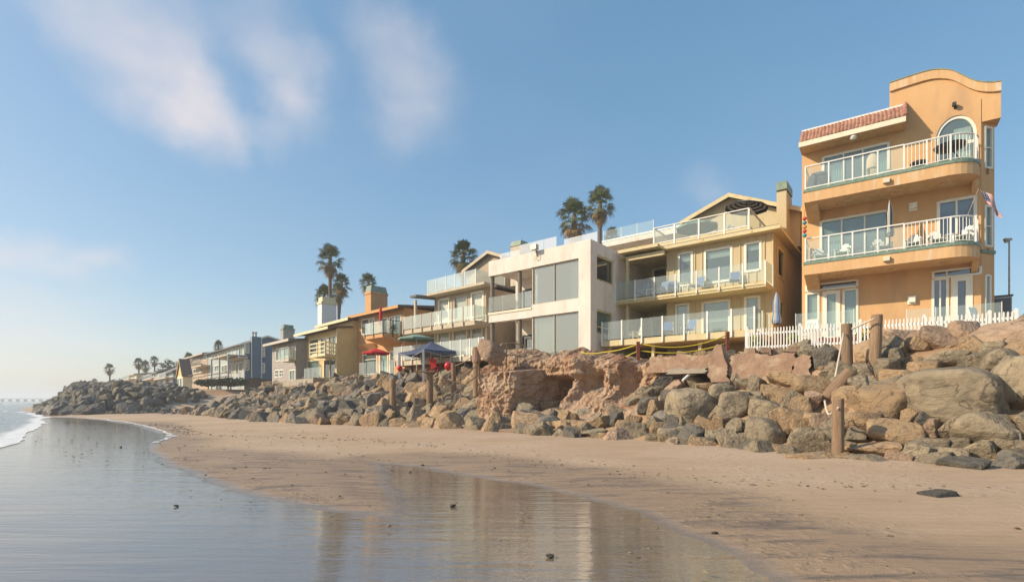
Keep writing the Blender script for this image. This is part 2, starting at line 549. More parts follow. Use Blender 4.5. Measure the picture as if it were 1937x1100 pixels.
# ------------------------------------------------------------------ beach: one sheet, damp towards the sea
WETPX = [(-900, 1500), (-900, 763), (40, 787), (150, 789), (215, 795), (270, 804), (326, 821), (322, 828), (288, 838), (288, 850), (330, 878), (400, 903), (480, 928),
         (560, 946), (630, 960), (690, 968), (733, 972), (738, 935), (722, 895), (705, 873), (790, 880), (870, 893), (1000, 913), (1130, 938),
         (1230, 962), (1320, 1004), (1430, 1052), (1500, 1110), (1640, 1500)]
WET = [gpt(*p) for p in WETPX]
DAMP = [gpt(*p) for p in [(-900, 1500), (-900, 765), (100, 790), (330, 800), (420, 850), (640, 868), (800, 856), (1000, 868), (1250, 905), (1500, 965), (1760, 1020), (2100, 1060), (2400, 1500)]]
def poly_sd(poly, x, y):
    inside = False
    best = 1e9
    j = len(poly) - 1
    for i in range(len(poly)):
        a, b = poly[j], poly[i]
        ex, ey = b.x - a.x, b.y - a.y
        k = max(0, min(1, ((x - a.x) * ex + (y - a.y) * ey) / (ex * ex + ey * ey)))
        dx, dy = x - a.x - ex * k, y - a.y - ey * k
        best = min(best, dx * dx + dy * dy)
        if (a.y > y) != (b.y > y) and x < (b.x - a.x) * (y - a.y) / (b.y - a.y) + a.x:
            inside = not inside
        j = i
    return (1 if inside else -1) * math.sqrt(best)
EDGE = [(-4600, 700), (-300, 48), (-200, 29.6), (-134, 17.9), (-108, 13.8), (-95, 11.6), (-82, 10.8), (-74, 10.3), (-50, 7.0), (-30, 3.5), (-10, -1.8), (30, -12)]
def sea_e(s, n):
    return lerp(EDGE, s) - n
ys = []
y = -4.0
while y < 130:
    ys.append(y)
    y += max(.11, abs(y) * .0135)
xs = []
x = 0.0
while x < 150:
    xs.append(x)
    x += max(.14, x * .016)
xs = [-v for v in reversed(xs[1:])] + [v for v in xs if v < 60]
sv, wet, damp = [], [], []
for y in ys:
    for x in xs:
        q = Vector((x * .35, y * .35, 0))
        r = math.hypot(x, y)
        ox = noise.noise(q) * .28 + .12 * noise.noise(q * 3.1)
        oy = noise.noise(q + Vector((9, 4, 2))) * .16
        if r < 70 and y > 2 and x < 14:
            d = poly_sd(WET, x + ox, y + oy)
            e = poly_sd(DAMP, x + ox * 2, y + oy * 2)
        else:
            d = 1 if sn(Vector((x, y)))[1] < 12 else -2
            e = d
        wd = sst(-.34 - .006 * r, .42 + .010 * r, d)
        dd = sst(-.9, .9, e)
        s_, n_ = sn(Vector((x, y)))
        z = .05 * (1 - wd) * sst(-.4, 1.5, -d) + .022 * noise.noise(Vector((x * .5, y * .9, 1))) * (1 - wd)
        z += max(-2.4, -.03 * max(0, sea_e(s_, n_)))
        z += .10 * sst(12.5, 16.5, n_) * (1 - wd)
        sv.append((x, y, z))
        wet.append(wd)
        damp.append(dd)
nx = len(xs)
sb = MB()
sb.v = sv
sb.f = [(j * nx + i, j * nx + i + 1, (j + 1) * nx + i + 1, (j + 1) * nx + i) for j in range(len(ys) - 1) for i in range(nx - 1)]
sb.mi = [0] * len(sb.f)

def sand_material(name, use_attr):
    m = bpy.data.materials.new(name)
    m.use_nodes = True
    nt = m.node_tree
    p = nt.nodes['Principled BSDF']
    L = nt.links.new
    def N(t, **k):
        n = nt.nodes.new(t)
        for a, v in k.items():
            setattr(n, a, v)
        return n
    geo = N('ShaderNodeNewGeometry')
    def nz(scale, stretch=(1, 1, 1), det=6, rot=0.0, rough=.55):
        mp = N('ShaderNodeMapping')
        mp.inputs['Scale'].default_value = stretch
        mp.inputs['Rotation'].default_value = (0, 0, rot)
        L(geo.outputs['Position'], mp.inputs[0])
        n = N('ShaderNodeTexNoise')
        n.inputs['Scale'].default_value = scale
        n.inputs['Detail'].default_value = det
        n.inputs['Roughness'].default_value = rough
        L(mp.outputs[0], n.inputs['Vector'])
        return n.outputs[0]
    def rng(v, a, b, c=0.0, d=1.0):
        n = N('ShaderNodeMapRange')
        L(v, n.inputs[0])
        for i, q in enumerate((a, b, c, d)):
            n.inputs[i + 1].default_value = q
        return n.outputs[0]
    def mix(f, a, b):
        n = N('ShaderNodeMix', data_type='RGBA')
        for i, v in ((0, f), (6, a), (7, b)):
            if isinstance(v, tuple):
                n.inputs[i].default_value = (*v, 1)
            elif isinstance(v, (float, int)):
                n.inputs[i].default_value = v
            else:
                L(v, n.inputs[i])
        return n.outputs[2]
    def mth(op, a, b):
        n = N('ShaderNodeMath', operation=op, use_clamp=False)
        for i, v in enumerate((a, b)):
            if isinstance(v, (int, float)):
                n.inputs[i].default_value = v
            else:
                L(v, n.inputs[i])
        return n.outputs[0]
    streak = nz(.9, (.32, 2.4, 1), 7, R(-6))
    fine = nz(60, det=3)
    dry = mix(rng(streak, .35, .65), (.47, .33, .21), (.41, .28, .172))
    dry = mix(rng(nz(.22), .42, .62), dry, (.50, .365, .25))
    dry = mix(rng(fine, .3, .7, 0, .22), dry, (.27, .19, .125))
    if use_attr:
        aw = N('ShaderNodeAttribute', attribute_name='wet')
        ad = N('ShaderNodeAttribute', attribute_name='damp')
        wetv, dampv = aw.outputs['Fac'], ad.outputs['Fac']
        wetv = rng(mth('ADD', wetv, mth('MULTIPLY', mth('SUBTRACT', nz(1.6, (.45, 2.4, 1), 8, R(12), .62), .5), .85)), .22, .78)
        # dark mineral drifts left by the backwash
        drift = mth('MULTIPLY', rng(nz(1.5, (.45, 2.6, 1), 8, R(24), .68), .50, .62), rng(dampv, .15, .7))
        dampc = mix(rng(nz(.5, (.5, 1.6, 1)), .4, .65), (.33, .225, .14), (.285, .195, .125))
        dampc = mix(mth('MULTIPLY', drift, .85), dampc, (.125, .10, .08))
        c = mix(dampv, dry, dampc)
        wetc = mix(rng(nz(.7, (.4, 2.0, 1), 6, R(15)), .38, .66), (.20, .15, .105), (.15, .12, .095))
        c = mix(wetv, c, wetc)
        L(c, p.inputs['Base Color'])
        rr = mth('ADD', mth('MULTIPLY', wetv, -.70), mth('MULTIPLY', mth('MULTIPLY', dampv, mth('SUBTRACT', 1.0, wetv)), -.22))
        ro = mth('MAXIMUM', mth('ADD', rr, .88), .0)
        patch = rng(nz(.8, (.5, 2.2, 1), 5, R(18)), .45, .75, 0, .06)
        film = mth('MAXIMUM', mth('SUBTRACT', ro, mth('MULTIPLY', wetv, .145)), .035)
        L(mth('ADD', film, mth('MULTIPLY', wetv, patch)), p.inputs['Roughness'])
        p.inputs['IOR'].default_value = 2.5
        sp = mth('ADD', .12, mth('MULTIPLY', wetv, .48))
        L(sp, p.inputs['Specular IOR Level'])
        # relief: grain and small ripples on the damp sand, long low ripples on the water film
        rip = nz(2.2, (.55, 3.2, 1), 6, R(20), .6)
        fil = nz(1.3, (.35, 3.4, 1), 5, R(14), .55)
        sm = nz(7.0, (.7, 2.4, 1), 3, R(24))
        hgt = mth('ADD', mth('MULTIPLY', mth('SUBTRACT', 1.0, wetv), mth('ADD', mth('MULTIPLY', rip, .06), mth('ADD', mth('MULTIPLY', fine, .010), mth('MULTIPLY', mth('MULTIPLY', rng(nz(5.5, (1, 1.3, 1), 3), .50, .68), rng(nz(.45), .45, .62)), .022)))),
                  mth('MULTIPLY', wetv, mth('ADD', mth('MULTIPLY', fil, .012), mth('MULTIPLY', sm, .0024))))
    else:
        L(dry, p.inputs['Base Color'])
        p.inputs['Roughness'].default_value = .95
        hgt = mth('ADD', mth('MULTIPLY', nz(1.1), .08), mth('MULTIPLY', fine, .01))
    bp = N('ShaderNodeBump')
    bp.inputs['Strength'].default_value = 1.0
    bp.inputs['Distance'].default_value = 1.0
    L(hgt, bp.inputs['Height'])
    L(bp.outputs[0], p.inputs['Normal'])
    M[name] = m
    return m
sand_material('sand', True)
sand_material('sand_dry', False)
beach = struct(ob('beach', sb, 'sand', smooth=True))
for nm, arr in (('wet', wet), ('damp', damp)):
    at = beach.data.attributes.new(nm, 'FLOAT', 'POINT')
    at.data.foreach_set('value', arr)
terrain = struct(ob('terrain', tb, ['earth', 'sand_dry'], smooth=True))

# ------------------------------------------------------------------ sea
es = [0.0]
while es[-1] < 4500:
    es.append(es[-1] + max(.16, es[-1] * .022))
sl = []
s = 25.0
while s > -4500:
    sl.append(s)
    s -= max(.35, abs(s) * .012) if s < -8 else 2.5
ob_v, foam = [], []
CREST = [(3.2, .10, .9), (8.5, .22, 1.6), (17, .34, 2.4), (30, .42, 3.2), (47, .5, 4.0), (70, .5, 5)]
for s in sl:
    n0 = lerp(EDGE, s)
    wob = .9 * noise.noise(Vector((s * .13, 0, 0))) + .35 * noise.noise(Vector((s * .5, 3, 0)))
    for e in es:
        ee = e + wob * (1 + e * .06)
        z = .012 + .02 * min(1, e) + .035 * noise.noise(Vector((s * .5, e * 1.1, 2))) * min(1, e / 3)
        fo = 0.0
        for c, a, wd in CREST:
            c2 = c + 1.5 * noise.noise(Vector((s * .05, c, 1))) * min(c, 10) * .3
            q = (ee - c2) / wd
            k = .45 + .75 * noise.noise(Vector((s * .045, c * 3.7, 7)))
            if abs(q) < 4:
                hgt = a * max(0, k) * math.exp(-q * q * (2.6 if q < 0 else .8))
                z += hgt
                if -1.3 < q < .25:
                    fo = max(fo, min(1, k * 1.3) * (1 - abs(q + .45)))
                if -9 < q <= -.8 and c < 20:
                    fo = max(fo, .3)
        if e < 1.1:
            fo = max(fo, .95 - e * .45)
        elif e < 9:
            fo = max(fo, .52 - e * .035)
        p = wp(s, n0 - e + (wob if e < 1e-6 else wob * math.exp(-e / 6)), z)
        ob_v.append(tuple(p))
        foam.append(max(0, min(1, fo)))
ne = len(es)
seab = MB()
seab.v = ob_v
seab.f = [(i * ne + j, i * ne + j + 1, (i + 1) * ne + j + 1, (i + 1) * ne + j) for i in range(len(sl) - 1) for j in range(ne - 1)]
seab.mi = [0] * len(seab.f)
m = bpy.data.materials.new('sea_water')
m.use_nodes = True
nt = m.node_tree
p = nt.nodes['Principled BSDF']
geo = nt.nodes.new('ShaderNodeNewGeometry')
at = nt.nodes.new('ShaderNodeAttribute')
at.attribute_name = 'foam'
n1 = nt.nodes.new('ShaderNodeTexNoise')
n1.inputs['Scale'].default_value = 3.2
n1.inputs['Detail'].default_value = 8
n1.inputs['Roughness'].default_value = .7
nt.links.new(geo.outputs['Position'], n1.inputs['Vector'])
sub = nt.nodes.new('ShaderNodeMath')
sub.operation = 'ADD'
nt.links.new(at.outputs['Fac'], sub.inputs[0])
nt.links.new(n1.outputs[0], sub.inputs[1])
mr = nt.nodes.new('ShaderNodeMapRange')
nt.links.new(sub.outputs[0], mr.inputs[0])
mr.inputs[1].default_value = .92
mr.inputs[2].default_value = 1.14
mx = nt.nodes.new('ShaderNodeMix')
mx.data_type = 'RGBA'
mx.inputs[6].default_value = (.085, .125, .13, 1)
mx.inputs[7].default_value = (.72, .72, .72, 1)
nt.links.new(mr.outputs[0], mx.inputs[0])
nt.links.new(mx.outputs[2], p.inputs['Base Color'])
rm = nt.nodes.new('ShaderNodeMapRange')
nt.links.new(mr.outputs[0], rm.inputs[0])
rm.inputs[3].default_value = .12
rm.inputs[4].default_value = .8
nt.links.new(rm.outputs[0], p.inputs['Roughness'])
p.inputs['IOR'].default_value = 1.33
mp = nt.nodes.new('ShaderNodeMapping')
mp.inputs['Rotation'].default_value = (0, 0, R(45))
mp.inputs['Scale'].default_value = (1.6, .6, 1)
nt.links.new(geo.outputs['Position'], mp.inputs[0])
n2 = nt.nodes.new('ShaderNodeTexNoise')
n2.inputs['Scale'].default_value = 1.4
n2.inputs['Detail'].default_value = 6
nt.links.new(mp.outputs[0], n2.inputs['Vector'])
bp = nt.nodes.new('ShaderNodeBump')
bp.inputs['Strength'].default_value = .8
bp.inputs['Distance'].default_value = .22
nt.links.new(n2.outputs[0], bp.inputs['Height'])
nt.links.new(bp.outputs[0], p.inputs['Normal'])
M['sea_water'] = m
sea = struct(ob('sea_water', seab, 'sea_water', smooth=True))
at = sea.data.attributes.new('foam', 'FLOAT', 'POINT')
at.data.foreach_set('value', foam)

# the white lip left by the last wave on the sand
mat('foam', (.66, .66, .64), .7, (.42, .40, .36), 9, .6, 14)
lip = [gpt(*q) for q in [(120, 787.5), (160, 788), (190, 791), (215, 795), (245, 799), (270, 804), (300, 812), (326, 821), (327, 825), (318, 830), (300, 835), (288, 839)]]
fmb = MB()
pts_ = []
for a, b in zip(lip, lip[1:]):
    for i in range(14):
        pts_.append(a.lerp(b, i / 14))
vs = []
for i, q in enumerate(pts_):
    d = (pts_[min(i + 1, len(pts_) - 1)] - pts_[max(i - 1, 0)]).normalized()
    nrm = Vector((-d.y, d.x))
    q = q + nrm * .35 * noise.noise(Vector((i * .11, 0, 3)))
    w = .03 + .10 * max(0, .4 + noise.noise(Vector((i * .21, 7, 3)))) * sst(0, 8, i) * (1 - sst(len(pts_) - 10, len(pts_), i))
    for k, z in ((-1, .012), (-.5, .03), (.2, .034), (1, .014)):
        vs.append((q.x + nrm.x * w * k, q.y + nrm.y * w * k, z + .012 * noise.noise(Vector((i * .9, k, 1)))))
fmb.add(vs, [(4 * i + k, 4 * i + 4 + k, 4 * i + 5 + k, 4 * i + 1 + k) for i in range(len(pts_) - 1) for k in range(3)])
fo_ = ob('foam_line', fmb, 'foam', smooth=True)
fo_['kind'] = 'stuff'
# ------------------------------------------------------------------ rocks
import bmesh
def rock_mesh(name, seed, sharp, sub=3, planes=11, flat=False, rough=.05, kmin=.62):
    rd = random.Random(seed)
    pl = []
    for i in range(planes):
        v = Vector((rd.gauss(0, 1), rd.gauss(0, 1), rd.gauss(0, 1))).normalized()
        pl.append((v, rd.uniform(kmin, 1.0)))
    for v in (Vector((1, 0, 0)), Vector((-1, 0, 0)), Vector((0, 1, 0)), Vector((0, -1, 0)), Vector((0, 0, 1)), Vector((0, 0, -1))):
        pl.append((v, rd.uniform(.85, 1.05)))
    bm = bmesh.new()
    bmesh.ops.create_icosphere(bm, subdivisions=sub, radius=1)
    off = Vector((seed * 3.7, seed * 1.3, 0))
    for vt in bm.verts:
        d = vt.co.normalized()
        acc = 0.0
        for nrm, k in pl:
            c = d.dot(nrm)
            if c > .05:
                acc += (c / k) ** sharp
        r = acc ** (-1.0 / sharp)
        r *= 1 + rough * noise.noise(d * 2.3 + off) + rough * .7 * noise.noise(d * 5.5 + off) + rough * .4 * noise.noise(d * 12 + off)
        vt.co = d * r
    mn = [min(v.co[i] for v in bm.verts) for i in range(3)]
    mxx = [max(v.co[i] for v in bm.verts) for i in range(3)]
    for v in bm.verts:
        v.co = Vector([(v.co[i] - (mn[i] + mxx[i]) / 2) * 2 / (mxx[i] - mn[i]) for i in range(3)])
    me = bpy.data.meshes.new(name)
    bm.to_mesh(me)
    bm.free()
    me.polygons.foreach_set('use_smooth', [not flat] * len(me.polygons))
    me.materials.append(M['rock_grey'])
    return me
ANG = [rock_mesh('angular_boulder', 11 + i, 110, 4, 7 + i % 4, True, .045, .5) for i in range(16)]
RND = [rock_mesh('rounded_boulder', 71 + i, 11, 4, 8, False, .05, .66) for i in range(8)]
BLK = [rock_mesh('block_boulder', 131 + i, 30, 4, 7, False, .05, .6) for i in range(8)]
LOW = [rock_mesh('rubble_stone', 171 + i, 60, 2, 7, True, .06, .5) for i in range(6)]
def rock(parent, me, loc, scl, rot, tone, name='boulder'):
    o = link(name, me, parent, loc, rot, scl)
    o.material_slots[0].link = 'OBJECT'
    o.material_slots[0].material = M[ROCKC[tone][0]]
    return o
def pick(w):
    return random.choices(list(w), list(w.values()))[0]
def revet(label, name='rock_revetment', loc=(0, 0, 0)):
    return empty(name, (0, 0, 0), 0, label, 'rock revetment')
placed = []
def free(p, r, k=.62):
    for q, rq in placed:
        if (p - q).length < (r + rq) * k:
            return False
    return True
def scatter(parent, s0, s1, w0, w1, rmin, rmax, tones, limit, meshes, tries=6000, k=.62, lift=.25):
    c = 0
    for i in range(tries):
        if c >= limit:
            break
        fr = i / tries
        r = rmax + (rmin - rmax) * min(1, fr * 1.6) * random.uniform(.7, 1)
        s = random.uniform(s0, s1)
        w = random.uniform(w0, w1)
        n = lerp(TOE, s) + w * lerp(DEP, s)
        g = gate(s)
        if random.random() > g * 1.2 or (-20.8 < s < -9.8 and w > .30):
            continue
        p = wp(s, n, max(height(s, n), 0))
        p.z += r * lift * random.uniform(.2, 1)
        if not free(p, r, k):
            continue
        placed.append((p, r))
        a = [random.uniform(.75, 1.25) for _ in range(3)]
        t = tones(s, w) if callable(tones) else tones
        rock(parent, random.choice(meshes), p, (r * a[0], r * a[1], r * a[2] * .85), (random.uniform(0, 6), random.uniform(0, 6), random.uniform(0, 6)), pick(t))
        c += 1
    return c
# near slope: boulders set out one by one from the photograph (px, py, width, height, tone, form)
HERO = [(1789, 746, 160, 98, 'g', 'R', 'huge rounded boulder, the largest of the slope below the picket fence'),
        (1665, 758, 104, 76, 't', 'B', 'big tan boulder left of the huge rounded boulder'),
        (1916, 733, 86, 118, 'g', 'B', 'tall grey boulder cut by the right edge of the picture'),
        (1305, 776, 90, 84, 'g', 'R', 'large dark grey boulder leaning to the left at the foot of the slope'),
        (1391, 768, 66, 54, 'g', 'R', 'smooth egg shaped grey boulder beside the large leaning boulder'),
        (1449, 821, 70, 62, 'g', 'R', 'big round grey boulder on the sand left of the shortest wooden post'),
        (1309, 839, 82, 26, 'g', 'B', 'long low flat topped boulder lying on the sand'),
        (1860, 815, 92, 74, 'g', 'R', 'olive grey rounded boulder below the tall grey boulder'),
        (1885, 640, 96, 62, 'p', 'B', 'big pale pinkish boulder at the right end of the picket fence'),
        (1898, 694, 66, 68, 'g', 'R', 'grey round boulder under the fence end, half behind the tall boulder'),
        (1192, 730, 46, 52, 'g', 'R', 'egg shaped grey boulder standing at the right foot of the clay bluff'),
        (1197, 821, 48, 46, 'g', 'A', 'pointed grey boulder with dark cracks at the sand edge')]
HAND = [(1860, 860, 58, 56, 'g', 'A'), (1900, 842, 50, 62, 'g', 'A'), (1737, 859, 66, 48, 'g', 'A'), (1760, 880, 64, 36, 'g', 'A'), (1796, 868, 56, 44, 'g', 'A'),
        (1848, 884, 70, 24, 'g', 'B'), (1920, 868, 50, 44, 'g', 'R'), (1576, 871, 50, 24, 't', 'B'), (1526, 873, 74, 20, 't', 'B'), (1634, 872, 76, 24, 'g', 'B'),
        (1698, 870, 42, 30, 'p', 'A'), (1653, 851, 84, 34, 'o', 'A'), (1752, 839, 66, 24, 'g', 'B'), (1758, 817, 36, 52, 'p', 'A'), (1793, 817, 36, 56, 'g', 'A'),
        (1693, 816, 86, 54, 't', 'B'), (1520, 829, 54, 42, 'g', 'B'), (1502, 797, 56, 56, 't', 'B'), (1696, 647, 64, 46, 'p', 'B'), (1738, 645, 50, 44, 'p', 'B'),
        (1779, 643, 62, 54, 'p', 'B'), (1825, 637, 46, 58, 'p', 'B'), (1789, 680, 66, 34, 'g', 'R'), (1845, 686, 48, 40, 'g', 'A'), (1678, 697, 44, 42, 'g', 'R'),
        (1631, 700, 36, 30, 'g', 'B'), (1634, 722, 46, 28, 'g', 'B'), (1647, 668, 50, 38, 't', 'B'), (1542, 731, 72, 46, 't', 'B'), (1492, 718, 72, 30, 't', 'B'),
        (1364, 748, 52, 42, 'g', 'R'), (1219, 745, 40, 26, 'g', 'B'), (1249, 727, 44, 30, 'd', 'A'), (1159, 758, 42, 38, 't', 'A'), (1193, 768, 36, 38, 'g', 'A'),
        (1168, 788, 40, 40, 'g', 'B'), (1237, 832, 32, 26, 'g', 'A'), (1270, 828, 50, 38, 'g', 'B'), (1450, 778, 62, 42, 'g', 'B'), (1476, 850, 58, 20, 'o', 'B'),
        (1521, 834, 50, 40, 'g', 'B'), (1387, 811, 28, 44, 'g', 'B'), (1330, 804, 36, 40, 't', 'A'), (1303, 816, 44, 30, 'g', 'B'), (1415, 727, 44, 22, 'g', 'B'),
        (1484, 697, 30, 34, 'g', 'A'), (1226, 770, 40, 40, 'd', 'A'), (1282, 748, 30, 28, 'g', 'B'), (997, 793, 42, 38, 'b', 'B'), (1037, 806, 48, 40, 'b', 'R'),
        (1109, 795, 48, 46, 'g', 'R'), (863, 791, 36, 38, 'g', 'B'), (905, 794, 36, 38, 'b', 'A'), (920, 802, 26, 26, 'g', 'R'), (958, 804, 48, 32, 'g', 'A'),
        (970, 821, 54, 18, 'p', 'B'), (1070, 766, 36, 28, 'b', 'A'), (1079, 783, 52, 34, 'g', 'A'), (1066, 809, 48, 30, 't', 'A'), (1092, 818, 46, 24, 'g', 'B'),
        (1130, 821, 58, 24, 'g', 'A'), (1038, 773, 38, 30, 't', 'B'), (1104, 745, 40, 32, 't', 'B'), (1138, 752, 34, 38, 'b', 'A'), (1120, 734, 30, 20, 'g', 'A'),
        (1585, 843, 60, 26, 't', 'B'), (1430, 850, 40, 26, 'g', 'B'), (1245, 795, 36, 36, 'b', 'A'), (1280, 800, 34, 34, 'd', 'A'), (1355, 828, 40, 30, 'g', 'A'),
        (1408, 832, 34, 30, 'g', 'B'), (1545, 800, 46, 36, 't', 'B'), (1600, 800, 50, 40, 't', 'A'), (1640, 800, 46, 40, 'o', 'B'), (1725, 790, 36, 36, 't', 'A'),
        (1805, 790, 40, 30, 'd', 'B'), (1830, 770, 36, 34, 't', 'A'), (1880, 775, 50, 40, 't', 'B'), (1600, 745, 44, 36, 't', 'B'), (1700, 715, 60, 32, 't', 'B'),
        (1745, 700, 52, 34, 'o', 'B'), (1870, 660, 46, 26, 'g', 'B'), (1925, 660, 50, 36, 't', 'B'), (1845, 720, 40, 36, 'g', 'A'), (1620, 825, 46, 32, 'g', 'A'),
        (1905, 800, 44, 40, 't', 'A'), (1810, 842, 36, 30, 'g', 'B'), (1460, 745, 40, 34, 't', 'A'), (1420, 752, 40, 26, 'g', 'A'), (1340, 735, 46, 24, 't', 'A'),
        (1150, 832, 36, 22, 't', 'B'), (1010, 815, 30, 24, 'g', 'A'), (890, 812, 34, 20, 'g', 'A'), (940, 815, 26, 20, 't', 'A')]
near_rocks = revet('jumbled slope of large grey and tan boulders below the picket fence and wooden posts')
def place_px(px, py, w, h, tone, form, parent, name='boulder'):
    p, t = hit(px, py)
    k = t / FPX
    rx, rz = w * k / 2 * 1.04, h * k / 2 * 1.04
    ry = (rx + rz) * .5
    back = Vector((p.x, p.y, 0)).normalized() * ry * (-.4 if form == 'R' else (-.2 if form == 'B' else .05))
    p = p + back
    p.z = max(p.z, rz * .62)
    me = random.choice({'R': RND, 'B': BLK, 'A': ANG}[form])
    placed.append((p, max(rx, rz) * .9))
    yaw = math.atan2(-p.x, p.y)
    return rock(parent, me, p, (rx, ry, rz), (random.uniform(-.12, .12), random.uniform(-.12, .12), yaw + random.choice((0, math.pi)) + random.uniform(-.25, .25)), tone, name)
for h_ in HERO:
    o = place_px(*h_[:6], None)
    tag(o, h_[6], 'boulder', 'large boulders of the near slope')
for h_ in HAND:
    place_px(*h_, near_rocks)
scatter(near_rocks, -15, 6, -.02, .95, .10, .40, {'g': 4, 't': 4, 'd': 1, 'p': 1, 'o': 1}, 150, ANG, 5000, .55, .25)
mid_rocks = revet('piled grey and tan boulders below the peach house and the blue canopy')
def midtone(s, w):
    k = sst(-34, -22, s)
    return {'b': 3.2 * (1 - k) + .6, 'g': 5, 't': 1.6 + 3 * k, 'o': .8 + 2.4 * k * (1 if w > .4 else .4), 'd': 1.0, 'p': .5 + .6 * k}
scatter(mid_rocks, -34, -13, -.02, .98, .3, .72, midtone, 299, ANG, 9000, .56, .3)
far_rocks = revet('long pile of angular blue grey boulders below the yellow and grey houses')
scatter(far_rocks, -66, -34, -.02, .98, .36, .76, midtone, 299, ANG, 9000, .54, .25)
head_rocks = revet('dark boulder headland jutting into the water at far left')
scatter(head_rocks, -115, -68, -.03, 1.02, .42, .8, {'b': 5, 'd': 4, 'g': 2}, 204, ANG + LOW, 6000, .56, .4)
scatter(head_rocks, -90, -74, .95, 1.75, .35, .65, {'b': 4, 'd': 2, 'g': 4}, 95, ANG, 2500, .56, .35)
# small stones wedged between the boulders, too many and too small to count
def rubble(parent, s0, s1, cnt, rmin, rmax, tone, w1=1.0):
    mb = MB()
    lv = [([v.co.copy() for v in me.vertices], [tuple(p.vertices) for p in me.polygons]) for me in LOW]
    for i in range(cnt):
        s, w = random.uniform(s0, s1), random.uniform(-.02, w1)
        if -20.8 < s < -9.8 and w > .32:
            continue
        n = lerp(TOE, s) + w * lerp(DEP, s)
        r = random.uniform(rmin, rmax)
        p = wp(s, n, max(height(s, n), 0) - .1)
        rm_ = Matrix.Rotation(random.uniform(0, 6), 3, 'Z') @ Matrix.Rotation(random.uniform(0, 6), 3, 'X')
        v, f = random.choice(lv)
        mb.add([p + rm_ @ q * r for q in v], f)
    o = ob('rubble', mb, ROCKC[tone][0], parent)
    o['kind'] = 'stuff'
rubble(near_rocks, -15, 6, 500, .05, .16, 't', .9)
rubble(mid_rocks, -34, -13, 420, .14, .32, 'g')
rubble(far_rocks, -66, -34, 900, .22, .42, 'b')
rubble(head_rocks, -118, -68, 700, .25, .5, 'd', 1.0)
# the rest of the headland far beyond: one mass
sm = MB()
lowv = [([tuple(v.co) for v in me.vertices], [tuple(p.vertices) for p in me.polygons]) for me in LOW]
for i in range(170):
    s, w = random.uniform(-230, -110), random.uniform(0, 1)
    n = lerp(TOE, s) + w * 9
    p = wp(s, n, max(height(s, n), 0))
    r = random.uniform(.6, 1.2)
    rm_ = Matrix.Rotation(random.uniform(0, 6), 3, 'Z') @ Matrix.Rotation(random.uniform(0, 6), 3, 'X')
    v, f = random.choice(lowv)
    sm.add([p + rm_ @ Vector(q) * r for q in v], f)
so = ob('far_rubble', sm, 'rock_blue', head_rocks)
so['kind'] = 'stuff'
# ------------------------------------------------------------------ house kit
def wall(parent, name, m, a0, a1, z0, z1, openings, y, thick=.22, side=False, ax=0.0):
    """one wall with real openings; front walls lie in y, side walls (side=True) in x facing right"""
    xs_ = sorted({a0, a1, *[min(max(v, a0), a1) for o in openings for v in o[:2]]})
    zs_ = sorted({z0, z1, *[min(max(v, z0), z1) for o in openings for v in o[2:4]]})
    def solid(i, j):
        if not (0 <= i < len(xs_) - 1 and 0 <= j < len(zs_) - 1):
            return False
        cx, cz = (xs_[i] + xs_[i + 1]) / 2, (zs_[j] + zs_[j + 1]) / 2
        return not any(o[0] < cx < o[1] and o[2] < cz < o[3] for o in openings)
    mb = MB()
    idx = {}
    def vid(i, j, k):
        if (i, j, k) not in idx:
            idx[(i, j, k)] = len(mb.v)
            d = thick * k
            mb.v.append((ax - d, xs_[i], zs_[j]) if side else (xs_[i], y + d, zs_[j]))
        return idx[(i, j, k)]
    for i in range(len(xs_) - 1):
        for j in range(len(zs_) - 1):
            if not solid(i, j):
                continue
            q = [(i, j), (i + 1, j), (i + 1, j + 1), (i, j + 1)]
            mb.f.append(tuple(vid(*c, 0) for c in q))
            mb.f.append(tuple(vid(*c, 1) for c in reversed(q)))
            for (di, dj), (c1, c2) in (((0, -1), (0, 1)), ((1, 0), (1, 2)), ((0, 1), (2, 3)), ((-1, 0), (3, 0))):
                if not solid(i + di, j + dj):
                    mb.f.append((vid(*q[c2], 0), vid(*q[c1], 0), vid(*q[c1], 1), vid(*q[c2], 1)))
    mb.mi = [0] * len(mb.f)
    return ob(name, mb, m, parent)
